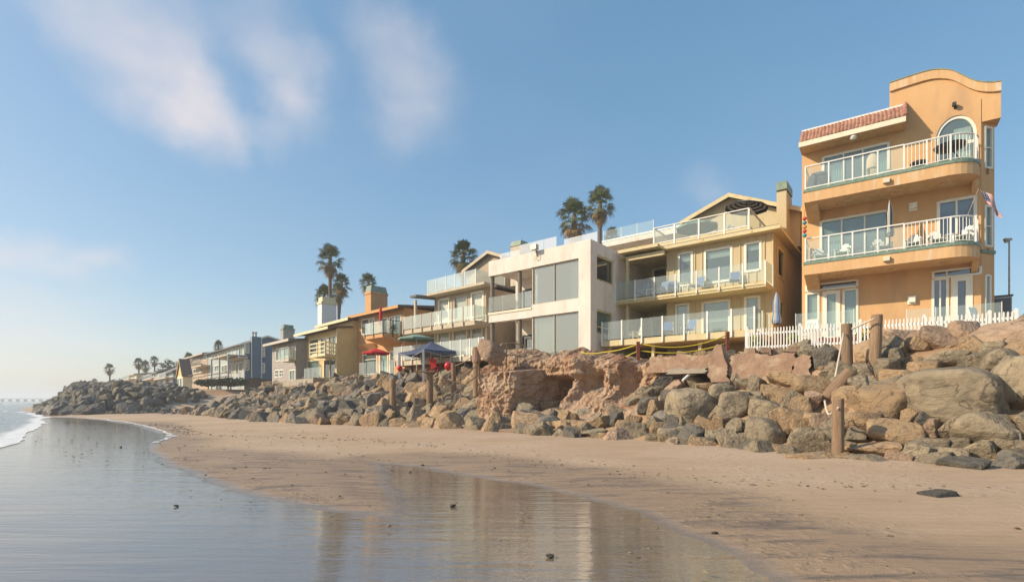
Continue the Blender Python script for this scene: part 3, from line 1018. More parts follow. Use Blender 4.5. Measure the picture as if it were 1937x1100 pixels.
def win(parent, x0, x1, z0, z1, y, fm='white_frame', mull=(), trans=(), fw=.07, pane='window_glass', blind=None, bm='blind', curtain=None, name='window', side=False, proud=.035, fd=.12):
    """window set in an opening: frame > pane, blind, curtain; side=True sits in a wall that faces right (x0,x1 run along y, y is the wall's x)"""
    w, h = x1 - x0, z1 - z0
    f = MB()
    f.box(-.03, fw, -proud, fd, 0, h).box(w - fw, w + .03, -proud, fd, 0, h).box(fw, w - fw, -proud, fd, h - fw, h + .03).box(fw, w - fw, -proud - .03, fd, -.03, fw)
    vs = [0] + [m_ * w for m_ in mull] + [w]
    hs = [0] + [t_ * h for t_ in trans] + [h]
    for v in vs[1:-1]:
        f.box(v - fw * .4, v + fw * .4, -proud + .008, fd - .02, fw, h - fw)
    for t_ in hs[1:-1]:
        f.box(fw, w - fw, -proud + .012, fd - .026, t_ - fw * .4, t_ + fw * .4)
    o = ob(name, f, fm, parent, loc=((y, x0, z0) if side else (x0, y, z0)), rot=(0, 0, R(90) if side else 0))
    for a, b in zip(vs, vs[1:]):
        for c, d in zip(hs, hs[1:]):
            ob('pane', MB().box(a + fw * .35, b - fw * .35, .045, .057, c + fw * .35, d - fw * .35), pane, o)
    if blind:
        ob('blind', MB().box(fw * .6, w - fw * .6, .16, .175, h * (1 - blind), h - fw * .5), bm, o)
    for c in (curtain or ()):
        cb = MB()
        n = 14
        for i in range(n):
            xa, xb = [c[0] * w + (c[1] - c[0]) * w * q / n for q in (i, i + 1)]
            ya, yb = [.26 + .05 * (q % 2) for q in (i, i + 1)]
            cb.add([(xa, ya, .05), (xb, yb, .05), (xb, yb, h - .05), (xa, ya, h - .05)], [(0, 1, 2, 3)])
        ob('curtain', cb, c[2], o)
    return o
def shell(parent, m, x0, x1, y0, y1, z0, z1, floors=(), roof='grey_roof', left=True, back=True, inner=3.2):
    """the unseen rest of a house: back and left walls, flat roof, floors and an inner partition"""
    if left:
        ob('side_wall', MB().box(x0, x0 + .2, y0 + .225, y1, z0, z1), m, parent)
    ob('back_wall', MB().box(x0 + .2, x1 - .225, y1 - .2, y1, z0, z1), m, parent)
    ob('roof', MB().box(x0 + .21, x1 - .23, y0 + .23, y1 - .21, z1 - .25, z1 - .03), roof, parent)
    ib = MB().box(x0 + .21, x1 - .23, y0 + inner, y0 + inner + .1, z0, z1 - .26)
    ob('partition', ib, 'interior', parent)
    for z in floors:
        ob('floor_slab', MB().box(x0 + .21, x1 - .23, y0 + .23, y0 + inner - .01, z - .2, z), 'interior_floor', parent)
def arc_path(x0, x1, y1, r, n=8):
    p = [(x0, 0), (x1 - r, 0)]
    for i in range(1, n + 1):
        a = math.pi / 2 * i / n
        p.append((x1 - r + r * math.sin(a), r - r * math.cos(a)))
    p.append((x1, y1))
    return p
def glass_rail(parent, pts, z, h, pm='white_paint', gm='rail_glass', post=.06, drop=.22, top=False, gap=.05, zs=None, posts=None, topw=.06):
    """posts and panes on a run of plan points, children of the balcony"""
    n = len(pts)
    for i, (x, y) in enumerate(pts):
        if posts is None or i in posts:
            ob('post', MB().box(x - post / 2, x + post / 2, y - post / 2, y + post / 2, z - drop, z + h + .02), pm, parent)
    for (xa, ya), (xb, yb) in zip(pts, pts[1:]):
        d = Vector((xb - xa, yb - ya, 0))
        L = d.length
        d.normalize()
        a = Vector((xa, ya, 0)) + d * post * .55
        b = Vector((xb, yb, 0)) - d * post * .55
        ob('glass_panel', MB().bar((a.x, a.y, z + gap + (h - gap - (.06 if top else 0)) / 2), (b.x, b.y, z + gap + (h - gap - (.06 if top else 0)) / 2), .014, h - gap - (.06 if top else 0)), gm, parent)
        if top:
            ob('top_rail', MB().bar((xa, ya, z + h + .045), (xb, yb, z + h + .045), topw, .05), pm, parent)
            ob('bottom_rail', MB().bar((a.x, a.y, z + gap * .8), (b.x, b.y, z + gap * .8), .05, .05), pm, parent)
def picket_run(parent, pts, z, h, step=.13, pm='white_paint'):
    me = MB().box(-.011, .011, -.011, .011, 0, h - .09).mesh('picket', pm)
    seg, acc = [], 0.0
    for (xa, ya), (xb, yb) in zip(pts, pts[1:]):
        L = math.hypot(xb - xa, yb - ya)
        seg.append((acc, L, xa, ya, xb, yb))
        acc += L
    k = int(acc / step)
    for i in range(k + 1):
        q = acc * i / k
        for s0, L, xa, ya, xb, yb in seg:
            if s0 <= q <= s0 + L + 1e-6:
                u = (q - s0) / L
                link('picket', me, parent, (xa + (xb - xa) * u, ya + (yb - ya) * u, z + .08))
                break
    ob('top_rail', MB().tube([(x, y, z + h) for x, y in pts], .035, 6), pm, parent)
    ob('bottom_rail', MB().tube([(x, y, z + .08) for x, y in pts], .022, 6), pm, parent)
def battens(parent, m, x0, x1, z0, z1, y, step, skip=(), side=False):
    me = {}
    n = max(1, int((x1 - x0) / step))
    for i in range(n + 1):
        x = x0 + (x1 - x0) * i / n
        za = z0
        spans = [(z0, z1)]
        for o in skip:
            if o[0] - .06 < x < o[1] + .06:
                ns = []
                for a, b in spans:
                    if o[2] > a:
                        ns.append((a, min(b, o[2] - .06)))
                    if o[3] < b:
                        ns.append((max(a, o[3] + .06), b))
                spans = [q for q in ns if q[1] - q[0] > .08]
        for a, b in spans:
            key = round(b - a, 2)
            if key not in me:
                me[key] = MB().box(-.03, .03, -.05, 0, 0, key).mesh('batten', m)
            link('batten', me[key], parent, (y, x, a) if side else (x, y, a), R(90) if side else 0)
def lap_siding(parent, m, a0, a1, z0, z1, y, openings=(), h=.2, side=False, ax=0.0, limit=None):
    """each course of lap siding is a board, tilted a little out at its foot"""
    n = max(1, int((z1 - z0) / h))
    hh = (z1 - z0) / n
    for i in range(n):
        za, zb = z0 + i * hh, z0 + (i + 1) * hh
        spans = [(a0, a1)]
        for o in openings:
            if o[2] - .05 < zb and o[3] + .05 > za:
                ns = []
                for a, b in spans:
                    if o[0] > a:
                        ns.append((a, min(b, o[0] - .08)))
                    if o[1] < b:
                        ns.append((max(a, o[1] + .08), b))
                spans = [q for q in ns if q[1] - q[0] > .05]
        for a, b in spans:
            vs = [(a, -.03, za), (b, -.03, za), (b, -.008, zb), (a, -.008, zb), (a, .01, za), (b, .01, za), (b, .01, zb), (a, .01, zb)]
            if side:
                vs = [(ax - q[1], q[0], q[2]) for q in vs]
            else:
                vs = [(q[0], y + q[1], q[2]) for q in vs]
            ob('siding_board', MB().add(vs, [(0, 1, 2, 3), (7, 6, 5, 4), (0, 4, 5, 1), (2, 6, 7, 3), (0, 3, 7, 4), (1, 5, 6, 2)]), m, parent)
def gable_roof(parent, mroof, mtrim, x0, xp, x1, y0, y1, z0, zp, z1, th=.16, over=.0):
    """two pitched planes meeting at xp, running back in y, with a barge board on the front"""
    for a, b in (((x0, z0), (xp, zp)), ((xp, zp), (x1, z1))):
        ob('roof_plane', MB().prism([a, b, (b[0], b[1] + th), (a[0], a[1] + th)], y0, y1), mroof, parent)
        ob('barge_board', MB().prism([(a[0], a[1] - .14), (b[0], b[1] - .14), (b[0], b[1] + th - .03), (a[0], a[1] + th - .03)], y0 - .06, y0 - .003), mtrim, parent)

# ------------------------------------------------------------------ orange stucco house (right)
A = Frame(1521, 25, 55)
Z1 = lambda x, y=0: (1480 + x / 3.792, 110 + y / 3.792)
Z2 = lambda x, y=0: (1480 + x / 3.792, 370 + y / 3.792)
WA = 1.7
def ax1(v, d=WA): return A.x(Z1(v)[0], d)
def az1(v, y, d=WA): return A.z(*Z1(v, y), d)
def az2(v, y, d=WA): return A.z(*Z2(v, y), d)
ha = A.root('orange_house', 'tall orange stucco house with curved parapet and two curved balconies', 'house')
xl, xc, xr = A.x(1517, WA), A.x(1856, WA), A.x(1892, WA)
G0, F1, F2 = 4.6, az2(150, 478, 0), az1(160, 945, 0)
G0A, F2A, F1A = G0, F2, F1
zT = az1(205, 690) + 0.0
zt_l = az1(122, 612, .8) + .35
opA = []
def addA(v0, v1, z0, z1, zf=Z1):
    o = (ax1(v0), ax1(v1), z0, z1)
    opA.append(o)
    return o
o_sl2 = addA(288, 765, F2 + .02, (az1(288, 690) + az1(765, 580)) / 2 - .15)
o_arch = addA(1100, 1395, F2 + .12, az1(1255, 412) + .02)
o_sl1 = addA(272, 757, F1 + .02, (az2(275, 185) + az2(757, 103)) / 2)
o_sr1 = addA(1112, 1390, F1 + .02, (az2(1112, 40) + az2(1390, 5)) / 2)
zq = (az2(168, 642) + az2(540, 602)) / 2
o_tl = addA(168, 540, zq - .33, zq)
zq = (az2(168, 698) + az2(540, 668)) / 2
o_g1 = addA(168, 262, G0 + .25, zq)
o_g2 = addA(292, 410, G0 + .02, zq)
o_g3 = addA(435, 540, G0 + .25, zq)
zq = (az2(1075, 542) + az2(1505, 500)) / 2
ZTOP_CH = zq + .2
o_tr = addA(1078, 1425, zq - .33, zq)
zq = (az2(1072, 600) + az2(1388, 570)) / 2
o_g4 = addA(1075, 1188, G0 + .25, zq)
o_g5 = addA(1215, 1358, G0 + .02, zq)
zpar = az1(770, 190)
wall(ha, 'front_wall', 'orange_stucco', xl, xc, 2.0, zt_l, opA, WA)
# the right corner is cut off at an angle below the tower
xch, ych = xr - .1, WA + (xr - xc) * 1.0
chl = math.hypot(xch - xc, ych - WA)
cha = math.atan2(ych - WA, xch - xc)
ch = link('corner_wall', None, ha, (xc, WA, 0), cha)
czt = az1(1395, 465)
cw = [(chl * .28, chl * .82, az1(1480, 800, WA + .5), az1(1480, 505, WA + .5)), (chl * .28, chl * .82, az2(1490, 370, WA + .5), az2(1490, 78, WA + .5)),
      (.25, chl - .25, G0 + .3, zq)]
wall(ch, 'wall_panel', 'orange_stucco', 0, chl, 2.0, czt, cw, 0)
for i, o in enumerate(cw):
    win(ch, *o, 0, trans=(.5,) if i < 2 else (.42,), blind=.4 if i < 2 else .9, bm='blind', fw=.06)
ob('sill_band', MB().box(-.02, chl + .02, -.05, -.004, cw[1][2] - .3, cw[1][2] - .16), 'green_tile', ch)
shell(ha, 'orange_stucco', xl, xr - .1, WA, 13, 2.0, zt_l, floors=(G0, F1 - .03, F2 - .03), left=True)
ob('side_wall', MB().box(xr - .32, xr - .1, ych, 13, 2.0, zt_l), 'orange_stucco', ha)
# tower with its curved parapet
pts = [(770, 190), (850, 163), (930, 137), (1010, 112), (1070, 98), (1130, 93), (1190, 97), (1240, 112), (1290, 137), (1340, 162), (1390, 179), (1450, 187), (1510, 187), (1568, 178)]
prof = [(A.x(Z1(a)[0], WA), az1(a, b)) for a, b in pts]
tx0, tx1 = prof[0][0], prof[-1][0]
ob('tower_wall', MB().prism([(tx0, zt_l - .0), (tx1, zt_l - .0)] + prof[::-1], WA + .001, WA + .5), 'orange_stucco', ha)
ob('tower_wall', MB().box(tx0, tx1 - .02, WA + .505, 8, zt_l, min(q[1] for q in prof) - .35), 'orange_stucco', ha)
ob('overhang', MB().plan([(xc + .02, WA + .002), (tx1, WA + .002), (tx1, ych + .3), (xch - .02, ych + .3), (xch, ych)], czt, zt_l - .002), 'orange_stucco', ha)
band = [(x, z + .03) for x, z in prof]
ob('parapet_moulding', MB().prism([(x, z - .36) for x, z in prof] + band[::-1], WA - .09, WA + .0), 'orange_trim', ha)
ob('parapet_cap', MB().prism([(x - .0, z + .032) for x, z in prof] + [(x, z + .075) for x, z in prof][::-1], WA - .12, WA + .55), 'copper_green', ha)
# arched window
ax0, ax2, azb, azt = o_arch
rad = (ax2 - ax0) / 2
cxm = (ax0 + ax2) / 2
RZ = .92
zsp = azt - RZ
def arch(r, n=20, z0=zsp, cx=cxm):
    return [(cx + r * math.cos(math.pi * i / n), z0 + r * RZ / rad * math.sin(math.pi * i / n)) for i in range(n + 1)]
aw = link('window', None, ha)
arc = arch(rad)
ob('spandrel', MB().prism([(ax2, azt + .0), (ax2, zsp)] + arc[1:11] + [(cxm, azt)], WA + .004, WA + .21).prism([(cxm, azt)] + arc[10:20] + [(ax0, zsp), (ax0, azt)], WA + .004, WA + .21), 'orange_stucco', aw)
ri = rad - .10
inn = arch(ri)
fb = MB()
oa = arch(rad - .0)
for i in range(20):
    fb.prism([oa[i], oa[i + 1], inn[i + 1], inn[i]], WA + .05, WA + .17)
for x in (ax0, ax2 - .10):
    fb.box(x, x + .10, WA + .05, WA + .17, azb, zsp)
fb.box(ax0 + .1, ax2 - .1, WA + .05, WA + .17, azb, azb + .1).box(ax0 + .1, ax2 - .1, WA + .055, WA + .165, zsp - .42, zsp - .28)
ob('frame', fb, 'white_frame', aw)
ob('pane', MB().prism([(cxm - ri, zsp - .28), (cxm + ri, zsp - .28)] + inn, WA + .10, WA + .112), 'window_glass', aw)
ob('pane', MB().box(ax0 + .1, ax2 - .1, WA + .10, WA + .112, azb + .1, zsp - .42), 'window_glass', aw)
cb = MB()
for i in range(12):
    xa, xb = ax2 - .75 + .05 * i, ax2 - .75 + .05 * (i + 1)
    cb.add([(xa, WA + .3 + .04 * (i % 2), azb), (xb, WA + .3 + .04 * ((i + 1) % 2), azb), (xb, WA + .3, zsp + .45), (xa, WA + .3, zsp + .4)], [(0, 1, 2, 3)])
ob('curtain', cb, 'curtain_white', aw)
# other openings
win(ha, *o_sl2, WA, mull=(.33, .62), fw=.08, curtain=[(.03, .3, 'curtain'), (.72, .97, 'curtain')], pane='window_glass')
win(ha, *o_sl1, WA, mull=(.33, .67), fw=.08, blind=.46, bm='blind_sage', curtain=[(.02, .3, 'curtain')])
win(ha, *o_sr1, WA, mull=(.5,), fw=.09, blind=.2, bm='blind_sage', pane='door_glass')
win(ha, *o_tl, WA, mull=(), fw=.06, pane='door_glass')
win(ha, *o_tr, WA, mull=(.3,), fw=.06, pane='door_glass')
win(ha, *o_g1, WA, trans=(.38,), blind=.85)
win(ha, *o_g2, WA, fw=.16, blind=.95, name='door')
win(ha, *o_g3, WA, blind=.97)
win(ha, *o_g4, WA, mull=(.5,), pane='door_glass')
win(ha, *o_g5, WA, fw=.2, pane='door_glass', name='door')
# tiled pent roof over the top balcony
EO = .8
ex0, ex1 = A.x(Z1(122)[0], EO), A.x(Z1(880)[0], EO)
ez0, ez1 = az1(122, 612, EO), az1(150, 535, WA - .1)
ez1 = max(ez1, ez0 + .75)
tr = ob('pent_roof', MB().add([(ex0, EO, ez0 + .02), (ex1, EO, ez0 + .02), (ex1, WA - .002, ez1), (ex0 + .1, WA - .002, ez1), (ex0, WA - .002, ez0 - .22), (ex1, WA - .002, ez0 - .22), (ex0, EO, ez0 - .22), (ex1, EO, ez0 - .22)],
                              [(0, 1, 2, 3), (6, 4, 5, 7), (0, 6, 7, 1), (1, 7, 5, 2), (0, 3, 4, 6)]), 'orange_trim', ha)
ob('fascia', MB().box(ex0 - .03, ex1 + .03, EO - .05, EO - .004, ez0 - .21, ez0 + .03), 'cream_paint', tr)
sl_len = math.hypot(WA - EO, ez1 - ez0)
sang = math.atan2(ez1 - ez0, WA - EO)
rows_t, cols_t = 5, 27
tl = sl_len / rows_t
tm = MB()
for sgn_r in (0,):
    n = 6
    vs = []
    for (yy, rr) in ((-.03, .105), (tl + .04, .085)):
        for j in range(n + 1):
            a = math.pi * j / n
            vs.append((rr * math.cos(a), yy, rr * .9 * math.sin(a)))
    fs = [(j, j + 1, n + 2 + j, n + 1 + j) for j in range(n)] + [tuple(range(n + 1))[::-1]]
    tm.add(vs, fs)
tme = tm.mesh('roof_tile', 'red_tile', True)
for rI in range(rows_t):
    for cI in range(cols_t):
        q = (rI + .0) * tl
        link('roof_tile', tme, tr, (ex0 + .1 + (ex1 - ex0 - .2) * cI / (cols_t - 1) + random.uniform(-.012, .012), EO - .03 + q * math.cos(sang), ez0 + .06 + q * math.sin(sang) + .012 * (rows_t - rI) * 0), (sang - .07, 0, random.uniform(-.03, .03)))
ob('ridge_flashing', MB().box(ex0 + .02, ex1 + .02, WA - .12, WA - .004, ez1 + .03, ez1 + .12), 'white_paint', tr)
for k in range(7):
    f = k / 6
    link('roof_tile', tme, tr, (ex1 + .02, EO + (WA - EO - .05) * f * .85, ez0 + .12 + (ez1 - ez0) * f * .85), (sang, 0, 0))
# curved balconies
for (FZ, lab, vtop) in ((F2, 'upper', 1), (F1, 'lower', 2)):
    bx1 = A.x(1855, .9)
    pth = arc_path(0.0, bx1, WA - .003, 1.15)
    bal = ob('balcony', MB().plan(pth + [(0.0, WA - .003)], FZ - .62, FZ - .13), 'orange_trim', ha)
    pe = arc_path(-.03, bx1 + .03, WA - .004, 1.18)
    pe = [(x, y - .03) if y < 1.0 else (x, y) for x, y in pe]
    ob('tile_edge', MB().plan(pe + [(-.03, WA - .004)], FZ - .129, FZ), 'green_tile', bal)
    ob('bracket', MB().add([(-.0, 0.02, FZ - .621), (.55, .02, FZ - .621), (.55, WA - .004, FZ - .621), (0, WA - .004, FZ - .621), (0, WA - .004, FZ - 1.12), (.55, WA - .004, FZ - 1.12)],
                           [(0, 1, 2, 3), (0, 4, 5, 1), (0, 3, 4), (1, 5, 2), (3, 2, 5, 4)]), 'orange_trim', bal)
    ob('bracket', MB().add([(bx1 - .22, 1.15, FZ - .621), (bx1, 1.15, FZ - .621), (bx1, WA - .004, FZ - .621), (bx1 - .22, WA - .004, FZ - .621), (bx1 - .22, WA - .004, FZ - 1.05), (bx1, WA - .004, FZ - 1.05)],
                           [(0, 1, 2, 3), (0, 4, 5, 1), (0, 3, 4), (1, 5, 2), (3, 2, 5, 4)]), 'orange_trim', bal)
    gx = [A.x(Z1(v)[0], .06) for v in (165, 332, 503, 683, 872)]
    glass_rail(bal, [(.06, WA - .1)] + [(x, .06) for x in gx], FZ, 1.08, drop=0, top=True, gap=.1)
    pr = [(gx[-1], .06)] + [(x, y + .06) for x, y in arc_path(0, bx1 - .06, WA - .05, 1.09)[1:]]
    picket_run(bal, pr, FZ, 1.1)
    for v in (1035, 1205, 1395):
        x = A.x(Z1(v)[0], .1)
        yq = .06 if v < 1300 else .45
        ob('post', MB().box(x - .03, x + .03, yq - .03, yq + .03, FZ, FZ + 1.1), 'white_paint', bal)
    lx = A.x(Z1(745)[0], 0)
    ob('flood_lamp', MB().box(lx - .12, lx + .12, -.16, -.002, FZ - .45, FZ - .25), 'pale_plastic', bal)
    for v in (410, 790, 1150):
        x = A.x(Z1(v)[0], .9)
        ob('ceiling_lamp', MB().lathe([(.14, 0), (.13, -.06), (.05, -.09), (.001, -.09)], 10, (x, .9, FZ - .621)), 'orange_trim', bal)
x = ax1(508, .8)
ob('ceiling_lamp', MB().lathe([(.15, 0), (.16, -.07), (.1, -.16), (.001, -.18)], 12, (x, .95, ez0 - .224)), 'white_plastic', tr)
for (v, y_, zz) in ((938, 78, az2), (928, 747, az2)):
    x, z = ax1(v), zz(v, y_)
    vb = ob('vent_hood', MB().box(x - .16, x + .16, WA - .05, WA - .002, z - .2, z + .18).box(x - .12, x + .12, WA - .18, WA - .052, z - .12, z + .14), 'white_frame', ha)
x, z = ax1(1240), az1(1240, 345)
ob('wall_lamp', MB().box(x - .05, x + .05, WA - .06, WA - .002, z - .12, z + .02).box(x - .12, x + .02, WA - .24, WA - .062, z - .04, z + .1), 'dark_metal', ha)
# patio in front with brick edge and glass wind screen
pd = -3.4
px0, px1 = A.x(1490, pd), A.x(1930, pd)
GP = 4.15
pat = ob('patio', MB().box(px0, px1 + 3, pd, WA - .002, 2.4, GP), 'concrete', ha)
ob('brick_edge', MB().box(px0 - .02, px1 + 3.02, pd - .04, pd - .001, GP - .3, GP + .05), 'brick_red', pat)
glass_rail(pat, [(A.x(v, pd + .3), pd + .3) for v in (1505, 1560, 1615)], GP, 1.2, post=.02, gm='rail_glass', drop=0)
glass_rail(pat, [(A.x(v, pd + .3), pd + .3) for v in (1715, 1770, 1830, 1895)], GP, 1.0, post=.02, gm='rail_glass', drop=0)

# ------------------------------------------------------------------ olive board house
B = Frame(1449, 28, 52)
Z3 = lambda x, y=0: (1120 + x / 3.143, 330 + y / 3.143)
WB = 1.5
def bx(v, d=WB): return B.x(Z3(v)[0], d)
def bz(v, y, d=WB): return B.z(*Z3(v, y), d)
hb = B.root('olive_house', 'olive board and batten house with glass railed decks on three levels', 'house')
xr = bx(1078)
xp = bx(445)
xl = bx(200, 1.2)
D2 = bz(1035, 632, 0)
LD = -2.3
D1 = bz(685, 940, LD)
zT = bz(1065, 345)
ob2, ob1 = [], []
for v0, v1, za, zb in ((513, 597, (513, 470), 660), (668, 832, (750, 438), 640), (907, 1005, (955, 402), 575)):
    ob2.append((bx(v0), bx(v1), max(D2 + .12, bz((v0 + v1) / 2, zb)), bz(*za)))
for v0, v1, za in ((497, 577, (537, 768)), (654, 820, (737, 750)), (908, 998, (953, 723))):
    ob1.append((bx(v0), bx(v1), D1 + .15, bz(*za)))
wall(hb, 'front_wall', 'olive_board', xp, xr, 2.5, zT, ob2 + ob1, WB)
battens(hb, 'olive_board', xp + .03, xr - .03, D1, D2 - .45, WB, .42, ob1)
battens(hb, 'olive_board', xp + .03, xr - .03, D2 - .1, zT - .05, WB, .42, ob2)
for o in ob2 + ob1:
    win(hb, *o, WB, fw=.1, fm='white_frame', blind=.25 if o in ob2 else .55, curtain=[(.05, .3, 'curtain_white')] if o is ob2[0] else None)
so_ = [(2.6, 4.4, bz(1110, 600, WB + 1), bz(1110, 420, WB + 1)), (2.6, 4.2, bz(1110, 880, WB + 1), bz(1110, 735, WB + 1))]
wall(hb, 'side_wall', 'olive_board', WB + .226, 14, 2.5, zT, so_, 0, .22, True, xr)
battens(hb, 'olive_board', WB + .3, 13.9, 3.2, zT - .06, xr, .45, so_, True)
for o in so_:
    win(hb, *o, xr, fw=.1, fm='olive_trim', side=True, pane='door_glass')
RP = 4.3                                                    # porch recess on the left
dr = [(bx(360, RP), xp - .12, D2 + .02, bz(360, 560, RP)), (bx(352, RP), xp - .12, D1 + .02, bz(352, 845, RP))]
wall(hb, 'porch_wall', 'olive_board', xl + .2, xp - .002, 2.5, zT, dr, RP, .2)
battens(hb, 'olive_board', xl + .3, xp - .1, D2, zT - .3, RP, .42, [dr[0]])
for o in dr:
    win(hb, *o, RP, fw=.12, pane='door_glass', mull=(.5,), name='sliding_door')
ob('porch_side', MB().box(xp, xp + .2, WB + .23, RP, 2.5, zT), 'olive_board', hb)
shell(hb, 'olive_board', xl, xr, RP, 14, 2.5, zT, floors=(D1 - .02, D2 - .02), inner=3)
ob('partition', MB().box(xp + .21, xr - .23, WB + 2.4, WB + 2.5, 2.5, zT - .3), 'interior', hb)
for z in (D1, D2):
    ob('floor_slab', MB().box(xp + .21, xr - .23, WB + .23, WB + 2.39, z - .2, z - .02), 'interior_floor', hb)
# upper deck
dl, dri = B.x(Z3(125)[0], 0), 0.0
dk = ob('balcony', MB().box(dl, dri, 0, WB - .003, D2 - .28, D2).box(dl + .003, xp - .003, WB - .003, RP - .003, D2 - .27, D2 - .01), 'olive_trim', hb)
ob('edge_board', MB().box(dl - .04, dri + .04, -.05, -.003, D2 - .16, D2 - .02), 'olive_trim', dk)
pv = [140, 255, 370, 495, 620, 755, 895, 1030]
glass_rail(dk, [(B.x(Z3(v)[0], -.08), -.08) for v in pv] + [(.05, WB - .1)], D2, 1.1, post=.07, drop=.2)
# lower deck
ll, lr = B.x(Z3(58)[0], LD), B.x(Z3(965)[0], LD)
dk1 = ob('deck', MB().box(ll, lr, LD, WB - .003, D1 - .34, D1).box(ll + .003, xp, WB - .003, RP - .003, D1 - .33, D1 - .01), 'olive_trim', hb)
pv = [60, 177, 295, 418, 547, 685, 828, 965]
glass_rail(dk1, [(B.x(Z3(v)[0], LD - .06), LD - .06) for v in pv] + [(lr + .02, LD + 1.6), (lr + .02, .9)], D1, 1.12, post=.08, drop=.3)
for v in (110, 365, 643):
    x = B.x(Z3(v)[0], LD + .6)
    ob('deck_post', MB().box(x - .08, x + .08, LD + .5, LD + .66, 2.6, D1 - .341), 'olive_trim', dk1)
# porch posts, beam and roof
for z0, z1 in ((D1, D2 - .29), (D2, zT - .45)):
    x = B.x(Z3(212)[0], .55)
    ob('porch_post', MB().box(x - .08, x + .08, .47, .63, z0, z1), 'olive_trim', hb)
    ob('porch_beam', MB().box(x - .09, xp + .2, .45, .65, z1, z1 + .26), 'olive_trim', hb)
ob('porch_ceiling', MB().box(xl - .3, xp, .66, RP - .01, zT - .2, zT - .1), 'olive_trim', hb)
ev0, ev1 = B.x(Z3(158)[0], .1), xr + .45
D2B, D1B, zTB = D2, D1, zT
ob('eave', MB().box(ev0, xp, .1, WB + .3, zT + .002, zT + .16).box(xp + .002, ev1, WB - .5, WB + .3, zT + .002, zT + .16), 'olive_trim', hb)
ob('gutter', MB().box(ev0 - .02, xp, .0, .098, zT + .0, zT + .2).box(xp + .002, ev1 + .02, WB - .6, WB - .502, zT, zT + .2), 'olive_trim', hb)
ob('eave', MB().box(xr + .002, ev1, WB + .303, 14.3, zT + .002, zT + .16), 'olive_trim', hb)
ob('roof_deck', MB().box(ev0 + .2, ev1 - .1, WB - .4, 14, zT + .163, zT + .3), 'grey_roof', hb)
# roof terrace
TD = WB - .35
z0 = zT + .42
tl_, tr_ = B.x(Z3(368)[0], TD), B.x(Z3(932)[0], TD)
ter = ob('terrace_kerb', MB().box(tl_ - .05, tr_ + .1, TD - .02, TD + .2, zT + .303, z0 + .05), 'olive_trim', hb)
tv = [368, 490, 635, 787, 932]
ht = bz(932, 205, TD) - z0
glass_rail(ter, [(tl_, 5.5)] + [(B.x(Z3(v)[0], TD), TD) for v in tv] + [(tr_ + .03, TD + 2.6), (tr_ + .03, TD + 5.2)], z0, min(1.25, ht), post=.09, drop=.3, top=True, gap=.14, topw=.1)
# gable and chimney behind the terrace
GD = 6.5
gx0, gxp, gx1 = B.x(Z3(560)[0], GD), B.x(Z3(825)[0], GD), B.x(Z3(1130)[0], GD)
gz0, gzp, gz1 = bz(560, 285, GD), bz(825, 135, GD), bz(1130, 205, GD)
ob('gable_wall', MB().prism([(gx0 + .3, zT + .3), (gx1 + 1.0, zT + .3), (gx1 + 1.0, gz1 - .3), (gx1, gz1 - .05), (gxp, gzp - .05), (gx0 + .3, gz0 + .1)], GD, GD + 6), 'olive_board', hb)
gable_roof(hb, 'grey_roof', 'olive_trim', gx0 - .3, gxp, gx1 + 1.2, GD - .5, GD + 6.2, gz0 - .15, gzp, gz1 - .45)
wz0 = zT + 1.1
gwx = B.x(Z3(990)[0], GD)
win(hb, gwx - .7, gwx + .9, wz0 - .6, wz0 + .5, GD - .12, fw=.1, mull=(.5,))
cx0, cx1 = B.x(Z3(1097)[0], 5.2), B.x(Z3(1155)[0], 5.2)
czT = bz(1130, 100, 5.2)
chm = ob('chimney', MB().box(cx0, cx1, 5.2, 7.0, zT + .3, czT), 'olive_board', hb)
ob('chimney_cap', MB().box(cx0 - .03, cx1 + .03, 5.17, 7.03, czT + .12, czT + .62).box(cx0 + .1, cx1 - .1, 5.3, 6.9, czT + .002, czT + .119), 'copper_green', chm)

# ------------------------------------------------------------------ white concrete house
C = Frame(1117, 31, 51)
Z4 = lambda x, y=0: (890 + x / 3.929, 420 + y / 3.929)
def cx(v, d=0): return C.x(Z4(v)[0], d)
def cz(v, y, d=0): return C.z(*Z4(v, y), d)
hc = C.root('white_house', 'white concrete house with two framed storeys and huge panes', 'house')
xl, xr = cx(135), 0.0
zT = (cz(135, 293) + cz(890, 125)) / 2
zo1t = (cz(455, 338) + cz(803, 265)) / 2
zo1b = (cz(455, 612) + cz(803, 568)) / 2
zo2t = (cz(455, 705) + cz(803, 658)) / 2
oc = [(cx(455), cx(803), zo1b, zo1t), (xl + .02, cx(455), zo1b - .12, zo1t - .02), (cx(455), cx(803), 4.0, zo2t), (xl + .02, cx(455), 4.0, zo2t - .03)]
# the frame: beams and pier
fr_ = wall(hc, 'front_wall', 'white_stucco', xl - .0, xr, 2.5, zT, [(xl - 1, cx(455), zo1b - .12, zo1t - .02), oc[0], (xl - 1, cx(455), 4.0, zo2t - .03), oc[2]], 0, .45)
sc_ = [(.75, 2.9, C.z(*Z4(940, 455), 1.6), C.z(*Z4(940, 268), 1.6)), (.75, 2.75, C.z(*Z4(935, 840), 1.6), C.z(*Z4(935, 665), 1.6))]
wall(hc, 'side_wall', 'white_stucco', .452, 15, 2.5, zT, sc_, 0, .3, True, xr)
win(hc, *sc_[0], xr - .08, fw=.1, fm='olive_trim', side=True, pane='door_glass', blind=.9, bm='interior')
win(hc, *sc_[1], xr - .08, fw=.1, fm='olive_trim', side=True, pane='window_glass', trans=(.3,), blind=.6, bm='blind_sage')
pw = cx(455)
for o in (oc[0], oc[2]):
    w_ = win(hc, *o, .12, fw=.045, fm='tan_trim', mull=(.48,), pane='big_glass', curtain=[(.78, .98, 'curtain')] if o is oc[0] else [(.02, .46, 'curtain_white')])
RC = 3.0
